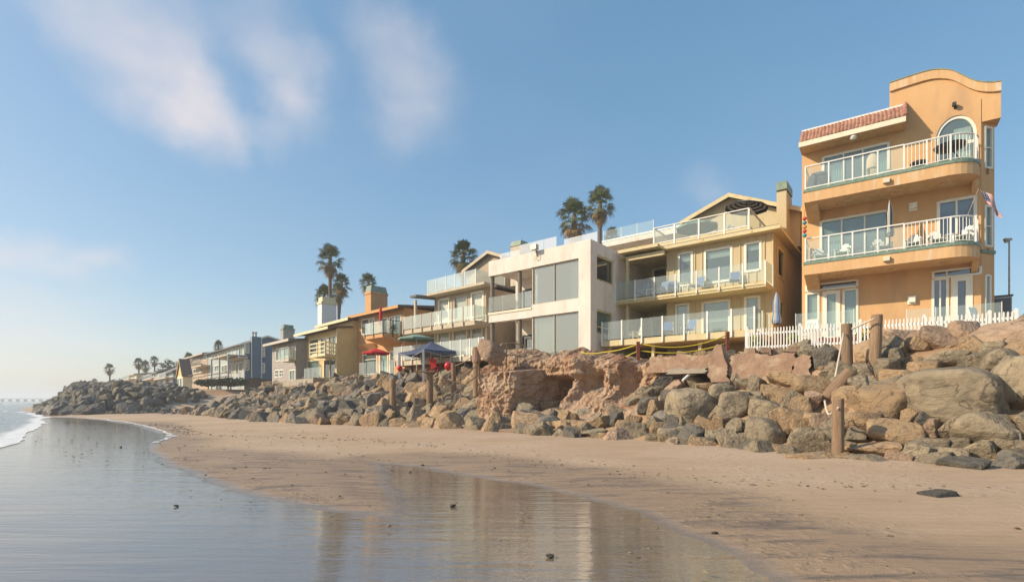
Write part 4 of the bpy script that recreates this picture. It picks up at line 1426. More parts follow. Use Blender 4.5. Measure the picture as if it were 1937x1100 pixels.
do = [(cx(390, RC), pw - .02, zo1b, zo1t - .6), (cx(385, RC), pw - .02, 4.1, zo2t - .7), (xl + .9, xl + 2.6, 4.3, zo2t - .9)]
wall(hc, 'recess_wall', 'white_stucco', xl, pw + .2, 2.5, zT - .3, do, RC, .2)
for o in do[:2]:
    win(hc, *o, RC, fw=.07, fm='dark_metal', pane='door_glass', mull=(.5,), name='sliding_door')
win(hc, *do[2], RC, fw=.08, fm='column_grey', pane='door_glass', mull=(.5,))
ob('inner_wall', MB().box(pw + .0, pw + .12, .46, RC - .01, 2.5, zT - .3), 'white_stucco', hc)
for z in (zo1b - .1, 4.0):
    ob('floor_slab', MB().box(xl + .01, pw - .003, .46, RC - .003, z - .3, z), 'white_stucco', hc)
    ob('floor_slab', MB().box(pw + .13, xr - .31, .46, 4.8, z - .2, z), 'interior_floor', hc)
ob('ceiling', MB().box(xl + .01, xr - .31, .46, 14.8, zT - .75, zT - .45), 'white_stucco', hc)
ob('partition', MB().box(pw + .13, xr - .31, 4.81, 4.9, 2.5, zT - .76), 'interior', hc)
ob('back_wall', MB().box(xl, xr - .31, 14.7, 14.95, 2.5, zT - .1), 'white_stucco', hc)
ob('left_wall', MB().box(xl, xl + .2, RC + .21, 14.69, 2.5, zT - .1), 'white_stucco', hc)
ob('roof', MB().box(xl + .21, xr - .31, .46, 14.69, zT - .44, zT - .3), 'concrete', hc)
for v in (163, 367):
    x = cx(v, .25)
    for z0, z1 in ((zo1b - .1, zo1t - .03), (4.0, zo2t - .04)):
        ob('column', MB().tube([(x, .25, z0), (x, .25, z1)], .15, 14), 'column_grey', hc)
ob('sill', MB().box(xl - .03, pw, -.05, -.003, zo1b - .28, zo1b - .13), 'pale_plastic', hc)
for z in (zo1b - .1, 4.0):
    rl = link('railing', None, hc)
    glass_rail(rl, [(cx(v, .06), .06) for v in (138, 240, 345, 452)], z, 1.05, post=.02, drop=0, pm='grey_metal')
# rooftop glass panels and equipment
rt = link('roof_screen', None, hc)
def screen(v0, v1, y, n, zt0, zt1):
    x0, x1 = cx(v0, y), cx(v1, y)
    zt = (cz(v0, zt0, y) + cz(v1, zt1, y)) / 2
    for i in range(n):
        a, b = x0 + (x1 - x0) * i / n, x0 + (x1 - x0) * (i + 1) / n
        ob('glass_panel', MB().box(a + .01, b - .01, y, y + .015, zT - .29, zt), 'rail_glass_white', rt)
screen(218, 365, 1.0, 2, 235, 205)
screen(365, 640, 1.4, 3, 168, 108)
screen(695, 943, 1.2, 2, 125, 72)
x0, x1 = cx(297, 6), cx(370, 6)
zc0, zc1 = cz(330, 178, 6), cz(330, 138, 6)
chc = ob('chimney', MB().box(x0, x1, 6, 7.5, zT - .29, zc0), 'tan_trim', hc)
ob('chimney_cap', MB().add([(x0 - .05, 5.95, zc0 + .01), (x1 + .05, 5.95, zc0 + .01), (x1 + .05, 7.55, zc0 + .01), (x0 - .05, 7.55, zc0 + .01), (x0 + .02, 6.1, zc1), (x1 - .02, 6.1, zc1), (x1 - .02, 7.4, zc1), (x0 + .02, 7.4, zc1)],
                           [(0, 3, 2, 1), (4, 5, 6, 7), (0, 1, 5, 4), (1, 2, 6, 5), (2, 3, 7, 6), (3, 0, 4, 7)]), 'copper_green', chc)
x, z = cx(480, -.2), cz(480, 205, -.2)
fl = ob('flood_lamp', MB().box(x - .22, x + .22, -.42, -.12, z - .02, z + .3).box(x - .03, x + .03, -.12, -.003, z - .35, z + .05), 'grey_metal', hc)
ob('cable_loop', MB().tube([(x + .1 + .16 * math.cos(a * .5), -.06, z - .45 + .2 * math.sin(a * .5)) for a in range(14)], .018, 6), 'pale_plastic', fl)
# white neighbour set back between the white and the olive house
K = Frame(1190, 44, 52)
hk = K.root('white_annex', 'low white walled annex with glass screen behind the olive house', 'building')
kx0, kx1 = K.x(1140), K.x(1330)
kz = K.z(1200, 446)
ob('front_wall', MB().box(kx0, kx1, 0, 9, 3, kz), 'white_stucco', hk)
ob('coping', MB().box(kx0 - .06, kx1 + .06, -.06, 9.06, kz + .002, kz + .12), 'white_paint', hk)
rl = link('railing', None, hk)
glass_rail(rl, [(K.x(v, -3.0), -3.0) for v in (1142, 1175, 1205, 1236)], kz - 1.2, 1.1, post=.03, drop=0)
ob('terrace_slab', MB().box(kx0 - 2, kx1, -3.2, -.07, kz - 1.5, kz - 1.22), 'white_stucco', hk)
ob('vent_pipe', MB().tube([(K.x(1175, -1), -1, kz - 1.22), (K.x(1175, -1), -1, kz - .5)], .18, 10), 'grey_metal', hk)
# ------------------------------------------------------------------ tan house with the canopy in front
Dd = Frame(897.4, 37, 48)
Z5 = lambda x, y=0: (650 + x / 3.929, 440 + y / 3.929)
WD = 1.7
def dx(v, d=WD): return Dd.x(Z5(v)[0], d)
def dz(v, y, d=WD): return Dd.z(*Z5(v, y), d)
hd = Dd.root('tan_house', 'tan board house with three glass railed levels behind the navy canopy', 'house')
xp, xr, xl = dx(678), dx(1064), dx(440, .3)
D2 = dz(972, 648, 0)
LD = -2.2
D1 = dz(870, 917, LD)
zT = dz(1060, 405)
o2 = [(dx(705), dx(785), D2 + .05, dz(745, 490)), (dx(822), dx(917), D2 + .6, dz(870, 468)), (dx(948), dx(1040), D2 + .3, dz(994, 438))]
ztr = dz(870, 722)
o1 = [(dx(700), dx(790), D1 + .1, dz(745, 725)), (dx(812), dx(918), D1 + .5, dz(865, 707)), (dx(948), dx(1030), D1 + .5, dz(990, 690))]
wall(hd, 'front_wall', 'tan_board', xp, xr, 2.5, zT, o2 + o1, WD)
battens(hd, 'tan_board', xp + .05, xr - .05, D2 - .3, zT - .1, WD, .5, o2)
win(hd, *o2[0], WD, fw=.1, blind=.97, bm='curtain_white', pane='clear_glass')
win(hd, *o2[1], WD, fw=.06, fm='tan_trim', blind=.98, bm='blind', pane='clear_glass')
win(hd, *o2[2], WD, fw=.1, blind=.97, bm='curtain_white', pane='clear_glass')
for o in o1:
    win(hd, *o, WD, fw=.08, blind=.98, pane='clear_glass')
    wz = o[3]
    ob('transom_bar', MB().box(o[0] - .15, o[1] + .15, WD - .05, WD - .003, wz + .12, wz + .2), 'white_frame', hd)
    for k in range(6):
        x = o[0] - .1 + (o[1] - o[0] + .2) * k / 5
        ob('transom_mullion', MB().box(x - .025, x + .025, WD - .045, WD - .003, wz + .201, wz + .6), 'white_frame', hd)
ob('trim_board', MB().box(xp - .02, xr + .02, WD - .06, WD - .003, o1[2][3] + .62, o1[2][3] + .72), 'white_frame', hd)
for x in (xp + .05, xr - .05):
    ob('trim_board', MB().box(x - .06, x + .06, WD - .055, WD - .003, D1, o1[2][3] + .62), 'white_frame', hd)
ob('side_wall', MB().box(xr - .22, xr, WD + .225, 13, 2.5, zT), 'tan_board', hd)
RP = 4.4
wall(hd, 'porch_wall', 'tan_board', xl, xp, 2.5, zT, [(xp - 2.3, xp - .4, D2 + .02, D2 + 2.1)], RP)
win(hd, xp - 2.3, xp - .4, D2 + .02, D2 + 2.1, RP, mull=(.5,), pane='door_glass', name='sliding_door')
ob('porch_side', MB().box(xp, xp + .2, WD + .23, RP, 2.5, zT), 'tan_board', hd)
shell(hd, 'tan_board', xl, xr, RP, 13, 2.5, zT, floors=(D2 - .02,), inner=2.5)
ob('partition', MB().box(xp + .21, xr - .23, WD + 2.2, WD + 2.3, 2.5, zT - .3), 'interior', hd)
dl = Dd.x(Z5(440)[0], 0)
dk = ob('balcony', MB().box(dl, .05, 0, WD - .003, D2 - .32, D2).box(dl, xp - .003, WD - .003, RP - .003, D2 - .31, D2 - .01), 'tan_trim', hd)
glass_rail(dk, [(Dd.x(Z5(v)[0], -.07), -.07) for v in (440, 507, 578, 650, 727, 805, 887, 972)] + [(.1, WD - .1)], D2, 1.08, post=.07, drop=.28, pm='tan_trim', gm='rail_glass_milky')
ll, lr = Dd.x(Z5(378)[0], LD), Dd.x(Z5(1040)[0], LD)
dk1 = ob('deck', MB().box(ll, lr, LD, WD - .003, D1 - .34, D1).box(ll, xp - .003, WD - .003, RP - .003, D1 - .33, D1 - .01), 'tan_trim', hd)
glass_rail(dk1, [(Dd.x(Z5(v)[0], LD - .07), LD - .07) for v in (378, 435, 505, 578, 650, 722, 795, 870, 940, 1005, 1040)], D1, 1.1, post=.07, drop=.3, gm='rail_glass_milky')
for v in (505, 680, 860):
    x = Dd.x(Z5(v)[0], LD + .5)
    ob('deck_post', MB().box(x - .1, x + .1, LD + .4, LD + .6, 2.4, D1 - .341), 'column_grey', dk1)
x = Dd.x(Z5(535)[0], .6)
ob('porch_post', MB().box(x - .09, x + .09, .5, .68, D2, dz(535, 500, .6)), 'tan_trim', hd)
zpr = dz(535, 498, .6)
ob('porch_roof', MB().add([(dl + 1.2, -.2, zpr), (xp, -.2, zpr), (xp, RP, zpr + .35), (dl + 1.2, RP, zpr + .35), (dl + 1.2, -.2, zpr + .16), (xp, -.2, zpr + .16), (xp, RP, zpr + .51), (dl + 1.2, RP, zpr + .51)],
                          [(0, 3, 2, 1), (4, 5, 6, 7), (0, 1, 5, 4), (1, 2, 6, 5), (2, 3, 7, 6), (3, 0, 4, 7)]), 'grey_roof', hd)
ev0 = dx(610, 1.0)
ob('eave', MB().box(ev0, xr + .5, 1.0, WD + .5, zT + .002, zT + .2), 'tan_trim', hd)
ob('gutter', MB().box(ev0 - .02, xr + .52, .9, .998, zT + .03, zT + .2), 'tan_trim', hd)
ob('roof_deck', MB().box(ev0 + .1, xr + .3, WD + .2, 13, zT + .21, zT + .32), 'grey_roof', hd)
TD = 1.4
zt0 = zT + .32
ht = dz(985, 268, TD) - zt0
ter = ob('terrace_kerb', MB().box(dx(625, TD), dx(985, TD), TD, TD + .15, zT + .203, zt0 + .02), 'tan_trim', hd)
glass_rail(ter, [(dx(625, TD), TD + 3.2)] + [(dx(v, TD), TD) for v in (625, 690, 760, 830, 903, 982)] + [(dx(982, TD), TD + 1.6), (dx(982, TD), TD + 3.2)], zt0, ht, post=.06, drop=.1, gm='rail_glass_milky')
GD = 6.0
gx0, gxp, gx1 = dx(915, GD), dx(1095, GD), dx(1200, GD)
g0, gp, g1 = dz(915, 285, GD), dz(1095, 150, GD), dz(1200, 180, GD)
ob('gable_wall', MB().prism([(gx0 + .2, zT + .32), (gx1, zT + .32), (gx1, g1 - .05), (gxp, gp - .05), (gx0 + .2, g0)], GD, GD + 5), 'tan_board', hd)
gable_roof(hd, 'grey_roof', 'tan_trim', gx0 - .2, gxp, gx1, GD - .4, GD + 5.2, g0 - .12, gp, g1)
# ------------------------------------------------------------------ peach house
E = Frame(760, 44, 46)
Z6 = lambda x, y=0: (490 + x / 3.668, 440 + y / 3.668)
def ex(v, d=0): return E.x(Z6(v)[0], d)
def ez(v, y, d=0): return E.z(*Z6(v, y), d)
he = E.root('peach_house', 'peach stucco house with big chimney and dark railed corner balcony', 'house')
xl, xr = ex(672), .4
zT = ez(990, 520)
F2 = ez(862, 700, -1.8) + .05
o2 = [(ex(712), ex(760), ez(735, 705), ez(735, 598)), (ex(768), ex(802), ez(785, 705), ez(785, 590)), (ex(862), ex(893), F2, ez(878, 590)), (ex(903), ex(988), F2, ez(945, 578))]
G0 = 3.7
o1 = [(ex(720), ex(818), G0 + .3, ez(770, 838)), (ex(838), ex(895), G0 + .3, ez(866, 838)), (ex(908), ex(940), G0 + .05, ez(925, 820))]
wall(he, 'front_wall', 'peach_stucco', xl, xr, 2.4, zT, o2 + o1, 0)
for i, o in enumerate(o2):
    win(he, *o, 0, fw=.08, pane='window_glass', curtain=[(.5, .95, 'curtain')] if i == 3 else None, mull=(.5,) if i == 3 else ())
for i, o in enumerate(o1):
    win(he, *o, 0, fw=.08, trans=(.72,) if i == 0 else (), blind=.9 if i == 1 else None)
ob('side_wall', MB().box(xr - .22, xr, .225, 12, 2.4, zT), 'peach_stucco', he)
shell(he, 'peach_stucco', xl, xr, 0, 12, 2.4, zT, floors=(G0, F2), inner=3)
ob('eave', MB().add([(xl - .3, -.75, zT - .12), (xr + .2, -.75, zT - .12), (xr + .2, 9, zT + .9), (xl - .3, 9, zT + .9), (xl - .3, -.75, zT + .1), (xr + .2, -.75, zT + .1), (xr + .2, 9, zT + 1.12), (xl - .3, 9, zT + 1.12)],
                    [(0, 3, 2, 1), (4, 5, 6, 7), (0, 1, 5, 4), (1, 2, 6, 5), (2, 3, 7, 6), (3, 0, 4, 7)]), 'brown_roof', he)
ob('fascia', MB().box(xl - .3, xr + .2, -.8, -.753, zT - .16, zT + .08), 'peach_stucco', he)
ob('drain_pipe', MB().tube([(xl - .1, -.7, zT - .1), (xl - .02, -.1, zT - .5), (xl - .02, -.08, 3)], .05, 6), 'dark_metal', he)
bd = -1.8
b0, b1 = ex(735, bd), ex(862, bd)
bal = ob('balcony', MB().plan([(b0, bd), (b1, bd), (b1 + .02, -.003), (b0 - .0, -.003)], F2 - .3, F2).add(
    [(b0, bd + .05, F2 - .301), (b1, bd + .05, F2 - .301), (b1, -.003, F2 - .301), (b0, -.003, F2 - .301), (b0, -.003, F2 - .75), (b1, -.003, F2 - .75)], [(0, 1, 2, 3), (0, 4, 5, 1), (0, 3, 4), (1, 5, 2), (3, 2, 5, 4)]), 'peach_stucco', he)
mx_ = (b0 + b1) / 2
glass_rail(bal, [(b0 + .03, -.1), (b0 + .03, bd - .03), (mx_, bd - .03), (b1 + .0, bd - .03), (b1 + .03, bd * .5), (b1 + .03, -.1)], F2, 1.1, pm='dark_metal', drop=.25, top=True, topw=.05, gm='rail_glass_milky')
ob('window_ledge', MB().add([(ex(705), -.5, ez(760, 775)), (ex(815), -.5, ez(760, 775)), (ex(815), -.003, ez(760, 775)), (ex(705), -.003, ez(760, 775)), (ex(705), -.003, ez(760, 810)), (ex(815), -.003, ez(760, 810))],
                            [(0, 1, 2, 3), (0, 4, 5, 1), (0, 3, 4), (1, 5, 2), (3, 2, 5, 4)]), 'peach_stucco', he)
c0, c1 = ex(736, 2.0), ex(776, 2.0)
cT = ez(756, 425, 2.0)
cd = 2.0 + 1.9
chm = ob('chimney', MB().box(c0, c1, 2.0, cd, zT, cT), 'peach_stucco', he)
ob('chimney_crown', MB().box(c0 - .06, c1 + .06, 1.94, cd + .06, cT + .001, cT + .22), 'peach_stucco', chm)
ob('chimney_cap', MB().add([(c0 + .0, 2.0, cT + .222), (c1 - .0, 2.0, cT + .222), (c1, cd, cT + .222), (c0, cd, cT + .222), (c0 + .12, 2.12, cT + .85), (c1 - .12, 2.12, cT + .85), (c1 - .12, cd - .12, cT + .85), (c0 + .12, cd - .12, cT + .85)],
                           [(0, 3, 2, 1), (4, 5, 6, 7), (0, 1, 5, 4), (1, 2, 6, 5), (2, 3, 7, 6), (3, 0, 4, 7)]), 'copper_green', chm)
pat = ob('patio', MB().box(xl, xr + .5, -2.6, -.003, 2.4, G0), 'concrete', he)
glass_rail(pat, [(ex(v, -2.5), -2.5) for v in (693, 747, 805, 865, 932)], G0, 1.1, pm='dark_metal', drop=0, post=.04)
# ------------------------------------------------------------------ yellow house
F = Frame(637, 47.7, 43)
def fx(v, d=0): return F.x(Z6(v)[0], d)
def fz(v, y, d=0): return F.z(*Z6(v, y), d)
hf = F.root('yellow_house', 'yellow lap sided house with white chimney and timber railed balcony', 'house')
xl, xr = fx(317), 0.0
zT = fz(535, 668)
F2 = fz(540, 845)
G0 = 3.6
o2 = [(fx(350), fx(415), F2 + .35, fz(382, 738)), (fx(427), fx(475), F2 + .1, fz(450, 725)), (fx(482), fx(538), F2 + .02, fz(510, 715))]
o1 = [(fx(335), fx(420), G0 + .1, fz(378, 885)), (fx(450), fx(532), G0 + .05, fz(490, 872))]
wall(hf, 'front_wall', 'yellow_siding', xl, xr, 2.3, zT, o2 + o1, 0)
lap_siding(hf, 'yellow_siding', xl, xr, F2 - .3, zT, 0, o2, .22)
for i, o in enumerate(o2):
    win(hf, *o, 0, fw=.08, fm='yellow_trim', mull=(.5,) if i == 2 else (), curtain=[(.55, .95, 'curtain')] if i == 2 else None)
win(hf, *o1[0], 0, fw=.08, fm='yellow_trim', blind=.95, bm='blind')
win(hf, *o1[1], 0, fw=.08, fm='yellow_trim', pane='door_glass', mull=(.5,), curtain=[(.55, .95, 'curtain')], name='sliding_door')
wall(hf, 'side_wall', 'yellow_siding', .226, 11, 2.3, zT + .3, [], 0, .2, True, 0.0)
lap_siding(hf, 'yellow_siding', .03, 11, 2.6, zT + .25, 0, (), .22, True, 0.0)
ob('corner_board', MB().box(-.08, .045, -.045, .03, 2.4, zT), 'yellow_trim', hf)
shell(hf, 'yellow_siding', xl, xr, 0, 11, 2.3, zT, floors=(G0, F2), inner=3)
def shed(parent, x0, x1, y0, y1, z0, z1, th, mr, mt):
    ob('roof_plane', MB().add([(x0, y0, z0), (x1, y0, z0), (x1, y1, z1), (x0, y1, z1), (x0, y0, z0 + th), (x1, y0, z0 + th), (x1, y1, z1 + th), (x0, y1, z1 + th)],
                              [(0, 3, 2, 1), (4, 5, 6, 7), (0, 1, 5, 4), (1, 2, 6, 5), (2, 3, 7, 6), (3, 0, 4, 7)]), mr, parent)
    ob('fascia', MB().box(x0 - .02, x1 + .02, y0 - .05, y0 - .003, z0 - .06, z0 + th), mt, parent)
shed(hf, xl - .5, xr + .15, -.9, 1.5, zT - .02, zT + .25, .18, 'brown_roof', 'yellow_trim')
zU = fz(570, 618, 1.2)
ob('upper_wall', MB().box(xl + .6, xr - .02, 1.55, 10.5, zT, zU), 'yellow_siding', hf)
shed(hf, xl + .2, xr + .2, 1.0, 11, zU, zU + .9, .2, 'brown_roof', 'yellow_trim')
c0, c1 = fx(408, 2.2), fx(436, 2.2)
cT = fz(420, 495, 2.2)
cd = 2.2 + 1.6
chm = ob('chimney', MB().box(c0, c1, 2.2, cd, zT, cT), 'white_paint', hf)
lap_siding(chm, 'white_paint', c0, c1, zU + .3, cT - .02, 2.2, (), .24)
lap_siding(chm, 'white_paint', 2.2, cd, zU + .3, cT - .02, 0, (), .24, True, c1)
ob('chimney_crown', MB().box(c0 - .08, c1 + .1, 2.1, cd + .08, cT + .001, cT + .25).box(c0 + .05, c1 - .0, 2.25, cd - .05, cT + .251, cT + .75), 'yellow_trim', chm)
bd = -1.5
b0, b1 = fx(352, bd), fx(458, bd)
bal = ob('balcony', MB().plan([(b0, bd), (b1, bd), (0, -.05), (b0, -.05)], F2 - .22, F2), 'yellow_trim', hf)
for k, (px_, py_) in enumerate([(b0, bd), ((b0 + b1) / 2, bd), (b1, bd), ((b1 + 0) / 2, (bd - .05) / 2), (0 - .06, -.1)]):
    ob('post', MB().box(px_ - .05, px_ + .05, py_ - .05, py_ + .05, F2 - .3, F2 + 1.05), 'yellow_trim', bal)
for zz in (.25, .62, 1.0):
    ob('rail', MB().bar((b0, bd, F2 + zz), (b1, bd, F2 + zz), .05, .09), 'yellow_trim', bal)
    ob('rail', MB().bar((b1, bd, F2 + zz), (-.06, -.1, F2 + zz), .05, .09), 'yellow_trim', bal)
pat = ob('patio', MB().box(xl, xr, -2.2, -.003, 2.3, G0), 'concrete', hf)
glass_rail(pat, [(fx(v, -2.1), -2.1) for v in (315, 345, 375, 405, 432)], G0, .95, post=.03, drop=0)
# ------------------------------------------------------------------ grey house
G = Frame(560, 52, 43)
def gx(v, d=0): return G.x(Z6(v)[0], d)
def gz(v, y, d=0): return G.z(*Z6(v, y), d)
hg = G.root('grey_house', 'small grey lap sided house with grey chimney and glass corner balcony', 'house')
xl = gx(92)
zT = gz(256, 748)
F2 = gz(250, 885)
G0 = 3.6
o2 = [(gx(118), gx(166), F2 + .2, gz(142, 802)), (gx(170), gx(212), F2 + .5, gz(190, 795)), (gx(216), gx(254), F2 + .02, gz(235, 790))]
o1 = [(gx(112), gx(138), G0 + .5, gz(125, 950)), (gx(142), gx(170), G0 + .5, gz(155, 950)), (gx(212), gx(252), G0 + .05, gz(232, 950))]
wall(hg, 'front_wall', 'grey_siding', xl, 0, 2.3, zT, o2 + o1, 0)
lap_siding(hg, 'grey_siding', xl, 0, 3.4, zT, 0, o2 + o1, .24)
for i, o in enumerate(o2):
    win(hg, *o, 0, fw=.08, blind=.95 if i == 0 else None, bm='curtain_white')
for i, o in enumerate(o1):
    win(hg, *o, 0, fw=.08, mull=(.5,), trans=(.5,) if i < 2 else (), blind=.9 if i == 2 else None, bm='curtain_white')
wall(hg, 'side_wall', 'grey_siding', .226, 10, 2.3, zT + .2, [], 0, .2, True, 0)
shell(hg, 'grey_siding', xl, 0, 0, 10, 2.3, zT, floors=(G0, F2), inner=3)
shed(hg, xl - .5, .2, -.8, 10.5, zT - .05, zT + 1.0, .2, 'grey_roof', 'grey_trim')
c0, c1 = gx(150, 2.0), gx(168, 2.0)
cT = gz(160, 662, 2.0)
chm = ob('chimney', MB().box(c0, c1, 2, 3.3, zT, cT), 'grey_siding', hg)
ob('chimney_cap', MB().box(c0 + .08, c1 - .05, 2.1, 3.2, cT + .002, cT + .42).box(c0 - .05, c1 + .05, 1.95, 3.35, cT - .2, cT + .001), 'copper_green', chm)
bd = -1.4
b0, b1 = gx(146, bd), gx(206, bd)
bal = ob('balcony', MB().plan([(b0, bd), (b1, bd), (-.05, -.04), (b0, -.04)], F2 - .25, F2), 'grey_trim', hg)
glass_rail(bal, [(b0, -.1), (b0, bd), ((b0 + b1) / 2, bd), (b1, bd), (b1 / 2, bd / 2), (-.08, -.1)], F2, 1.05, pm='grey_trim', drop=.2, top=True, topw=.07)
# ------------------------------------------------------------------ long blue house
H = Frame(461.8, 80, 42)
Z7 = lambda x, y=0: (340 + x / 9.685, 620 + y / 9.685)
def hx(v, d=0): return H.x(Z7(v)[0], d)
def hz_(v, y, d=0): return H.z(*Z7(v, y), d)
hh = H.root('blue_house', 'long two storey blue house with glazed front and blue end wall', 'house')
xl = hx(520)
zb, zT = hz_(1180, 900), hz_(1180, 285)
F2 = hz_(1100, 560)
op = []
for v0, v1, hi, lo in ((1090, 1150, 325, 505), (1022, 1075, 350, 540), (955, 985, 365, 545), (885, 945, 385, 550), (820, 868, 420, 560), (770, 810, 435, 565), (720, 760, 450, 570), (650, 700, 470, 570), (590, 640, 490, 575),
                       (1090, 1150, 620, 800), (1025, 1075, 640, 860), (960, 990, 640, 860), (900, 945, 650, 860), (820, 870, 665, 820), (770, 812, 680, 820), (640, 720, 680, 800)):
    op.append((hx(v0), hx(v1), hz_((v0 + v1) / 2, lo), hz_((v0 + v1) / 2, hi)))
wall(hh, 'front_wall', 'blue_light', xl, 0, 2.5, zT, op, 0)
for i, o in enumerate(op):
    win(hh, *o, 0, fw=.12, fm='white_frame', mull=(.5,), blind=.8 if i % 3 == 0 else None, bm='curtain_white' if i % 2 else 'blind', pane='window_glass')
zs1, zs2 = [(hz_(v, a, 1.5), hz_(v, b, 1.5)) for v, a, b in ((1235, 500, 318), (1235, 800, 612))]
yA, yB = [0.9, 2.3], [6.6, 8.0]
def hy(v):                                  # depth along the end wall (x = 0) seen at a photo column
    px = Z7(v)[0]
    r_ = Vector(((px - CX) / FPX, 1))
    t = (H.P.dot(H.u)) / r_.dot(H.u)
    return (r_ * t).dot(H.n) - H.P.dot(H.n)
so_ = [(hy(1195), hy(1275), *zs1), (hy(1492), hy(1560), *[hz_(1525, q, hy(1525)) for q in (530, 352)]), (hy(1205), hy(1275), *zs2), (hy(1492), hy(1560), *[hz_(1525, q, hy(1525)) for q in (825, 642)])]
dep = max(hy(1830), 9)
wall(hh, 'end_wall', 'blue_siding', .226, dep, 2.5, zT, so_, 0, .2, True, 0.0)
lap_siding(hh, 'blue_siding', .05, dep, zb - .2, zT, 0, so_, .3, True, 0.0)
for o in so_:
    win(hh, *o, 0.0, fw=.12, side=True, trans=(.33,), mull=(), blind=.5, bm='blind')
yp = hy(1605)
zP = hz_(1605, 160, yp)
def sgable(parent, m, pts_, xa, xb, nm):
    n = len(pts_)
    ob(nm, MB().add([(xa, y, z) for y, z in pts_] + [(xb, y, z) for y, z in pts_], [tuple(range(n)), tuple(range(2 * n - 1, n - 1, -1))] + [(i, n + i, n + (i + 1) % n, (i + 1) % n) for i in range(n)]), m, parent)
sgable(hh, 'blue_siding', [(.0, zT), (dep, zT), (yp, zP)], -.2, -.002, 'gable')
rx0 = hx(140)
for a, b in (((-.7, zT - .25), (yp, zP)), ((yp, zP), (dep + .5, zT - .2))):
    sgable(hh, 'grey_roof', [a, b, (b[0], b[1] + .2), (a[0], a[1] + .2)], xl - .3, .25, 'roof_plane')
    sgable(hh, 'white_frame', [(a[0], a[1] - .05), (b[0], b[1] - .05), (b[0], b[1] + .17), (a[0], a[1] + .17)], .253, .32, 'barge_board')
shell(hh, 'blue_siding', xl, 0, 0, dep, 2.5, zT, floors=(F2, zb), inner=3)
c0, c1 = hy(1298), hy(1480)
cz_ = hz_(1390, 165, (c0 + c1) / 2)
chs = ob('chimney_chase', MB().box(-.15, .55, c0, c1, zb - .1, cz_), 'blue_siding', hh)
for y in (c0, c1):
    ob('corner_board', MB().box(.42, .585, y - .05, y + .05, zb - .1, cz_ - .02), 'white_frame', chs)
for y in ((c0 * .8 + c1 * .2), (c0 * .5 + c1 * .5)):
    ob('flue', MB().tube([(.2, y, cz_), (.2, y, cz_ + .55)], .13, 8).tube([(.2, y, cz_ + .55), (.2, y, cz_ + .75)], .2, 8), 'grey_metal', chs)
ob('corner_board', MB().box(-.02, .06, -.05, .12, zb, zT), 'white_frame', hh)
ob('base_wall', MB().box(-.02, .04, .1, dep, 2.5, zb - .2), 'brown_roof', hh)
bal = ob('balcony', MB().box(hx(860, -1.2), hx(1090, -1.2), -1.3, -.003, F2 - .25, F2), 'grey_trim', hh)
glass_rail(bal, [(hx(v, -1.25), -1.25) for v in (862, 920, 975, 1030, 1088)], F2, 1.0, drop=.1, pm='grey_trim')
pb0, pb1 = hx(560, -2.6), hx(885, -2.6)
pz = hz_(600, 550, -2.6)
pp = ob('porch_roof', MB().box(pb0, pb1, -2.7, -.003, pz - .15, pz), 'grey_trim', hh)
for v in (575, 720, 880):
    x = hx(v, -2.6)
    ob('porch_post', MB().box(x - .12, x + .12, -2.65, -2.45, 3, pz - .151), 'blue_light', pp)
# the plainer tan wing that carries the row on, with its own balconies
hw = Frame(H.w(xl - .3, 0).x / H.w(xl - .3, 0).y * FPX + CX, H.w(xl - .3, 0).y, 42)
hW = hw.root('tan_row_house', 'tan row house with brown slatted balconies beyond the blue house', 'house')
def wx(v, d=0): return hw.x(Z7(v)[0], d)
def wz_(v, y, d=0): return hw.z(*Z7(v, y), d)
xl2 = wx(140)
zT2 = wz_(500, 470)
op = [(wx(a), wx(b), wz_((a + b) / 2, d), wz_((a + b) / 2, c)) for a, b, c, d in ((440, 500, 510, 590), (250, 320, 570, 620), (330, 380, 560, 600), (250, 320, 740, 830), (370, 430, 720, 800), (160, 220, 640, 680), (160, 230, 740, 800))]
wall(hW, 'front_wall', 'tan_board', xl2, 0, 2.5, zT2, op, 0)
for o in op:
    win(hW, *o, 0, fw=.12, mull=(.5,), blind=.5, bm='curtain_white')
shell(hW, 'tan_board', xl2, 0, 0, 9, 2.5, zT2, floors=(), inner=3)
shed(hW, xl2 - .5, .1, -.9, 9.5, zT2 - .1, zT2 + 1.4, .2, 'brown_roof', 'tan_trim')
for v0, v1, y0_, y1_ in ((210, 400, 690, 620), (130, 250, 660, 700)):
    b0, b1 = wx(v0, -1.6), wx(v1, -1.6)
    z0 = wz_((v0 + v1) / 2, y0_, -1.6)
    bal = ob('balcony', MB().box(b0, b1, -1.7, -.003, z0 - .25, z0), 'tan_trim', hW)
    for k in range(5):
        ob('slat', MB().box(b0, b1, -1.74, -1.705, z0 + .05 + k * .2, z0 + .19 + k * .2), 'column_grey', bal)
for v in (360, 400):
    x = wx(v, 3)
    ob('flue', MB().tube([(x, 3, zT2 + .3), (x, 3, zT2 + 1.7)], .16, 8), 'grey_metal', hW)
for v0, v1, yy in ((150, 450, 840), (450, 900, 830)):
    f0, f1 = hw.x(Z7(v0)[0], -6), hw.x(Z7(v1)[0], -6)
    z0 = hw.z(*Z7((v0 + v1) / 2, yy), -6)
    fb_ = ob('terrace_rail', MB().box(f0, f1, -6, -5.9, z0 - .12, z0).box(f0, f1, -6, -5.9, z0 - .6, z0 - .5), 'brown_roof', hW)
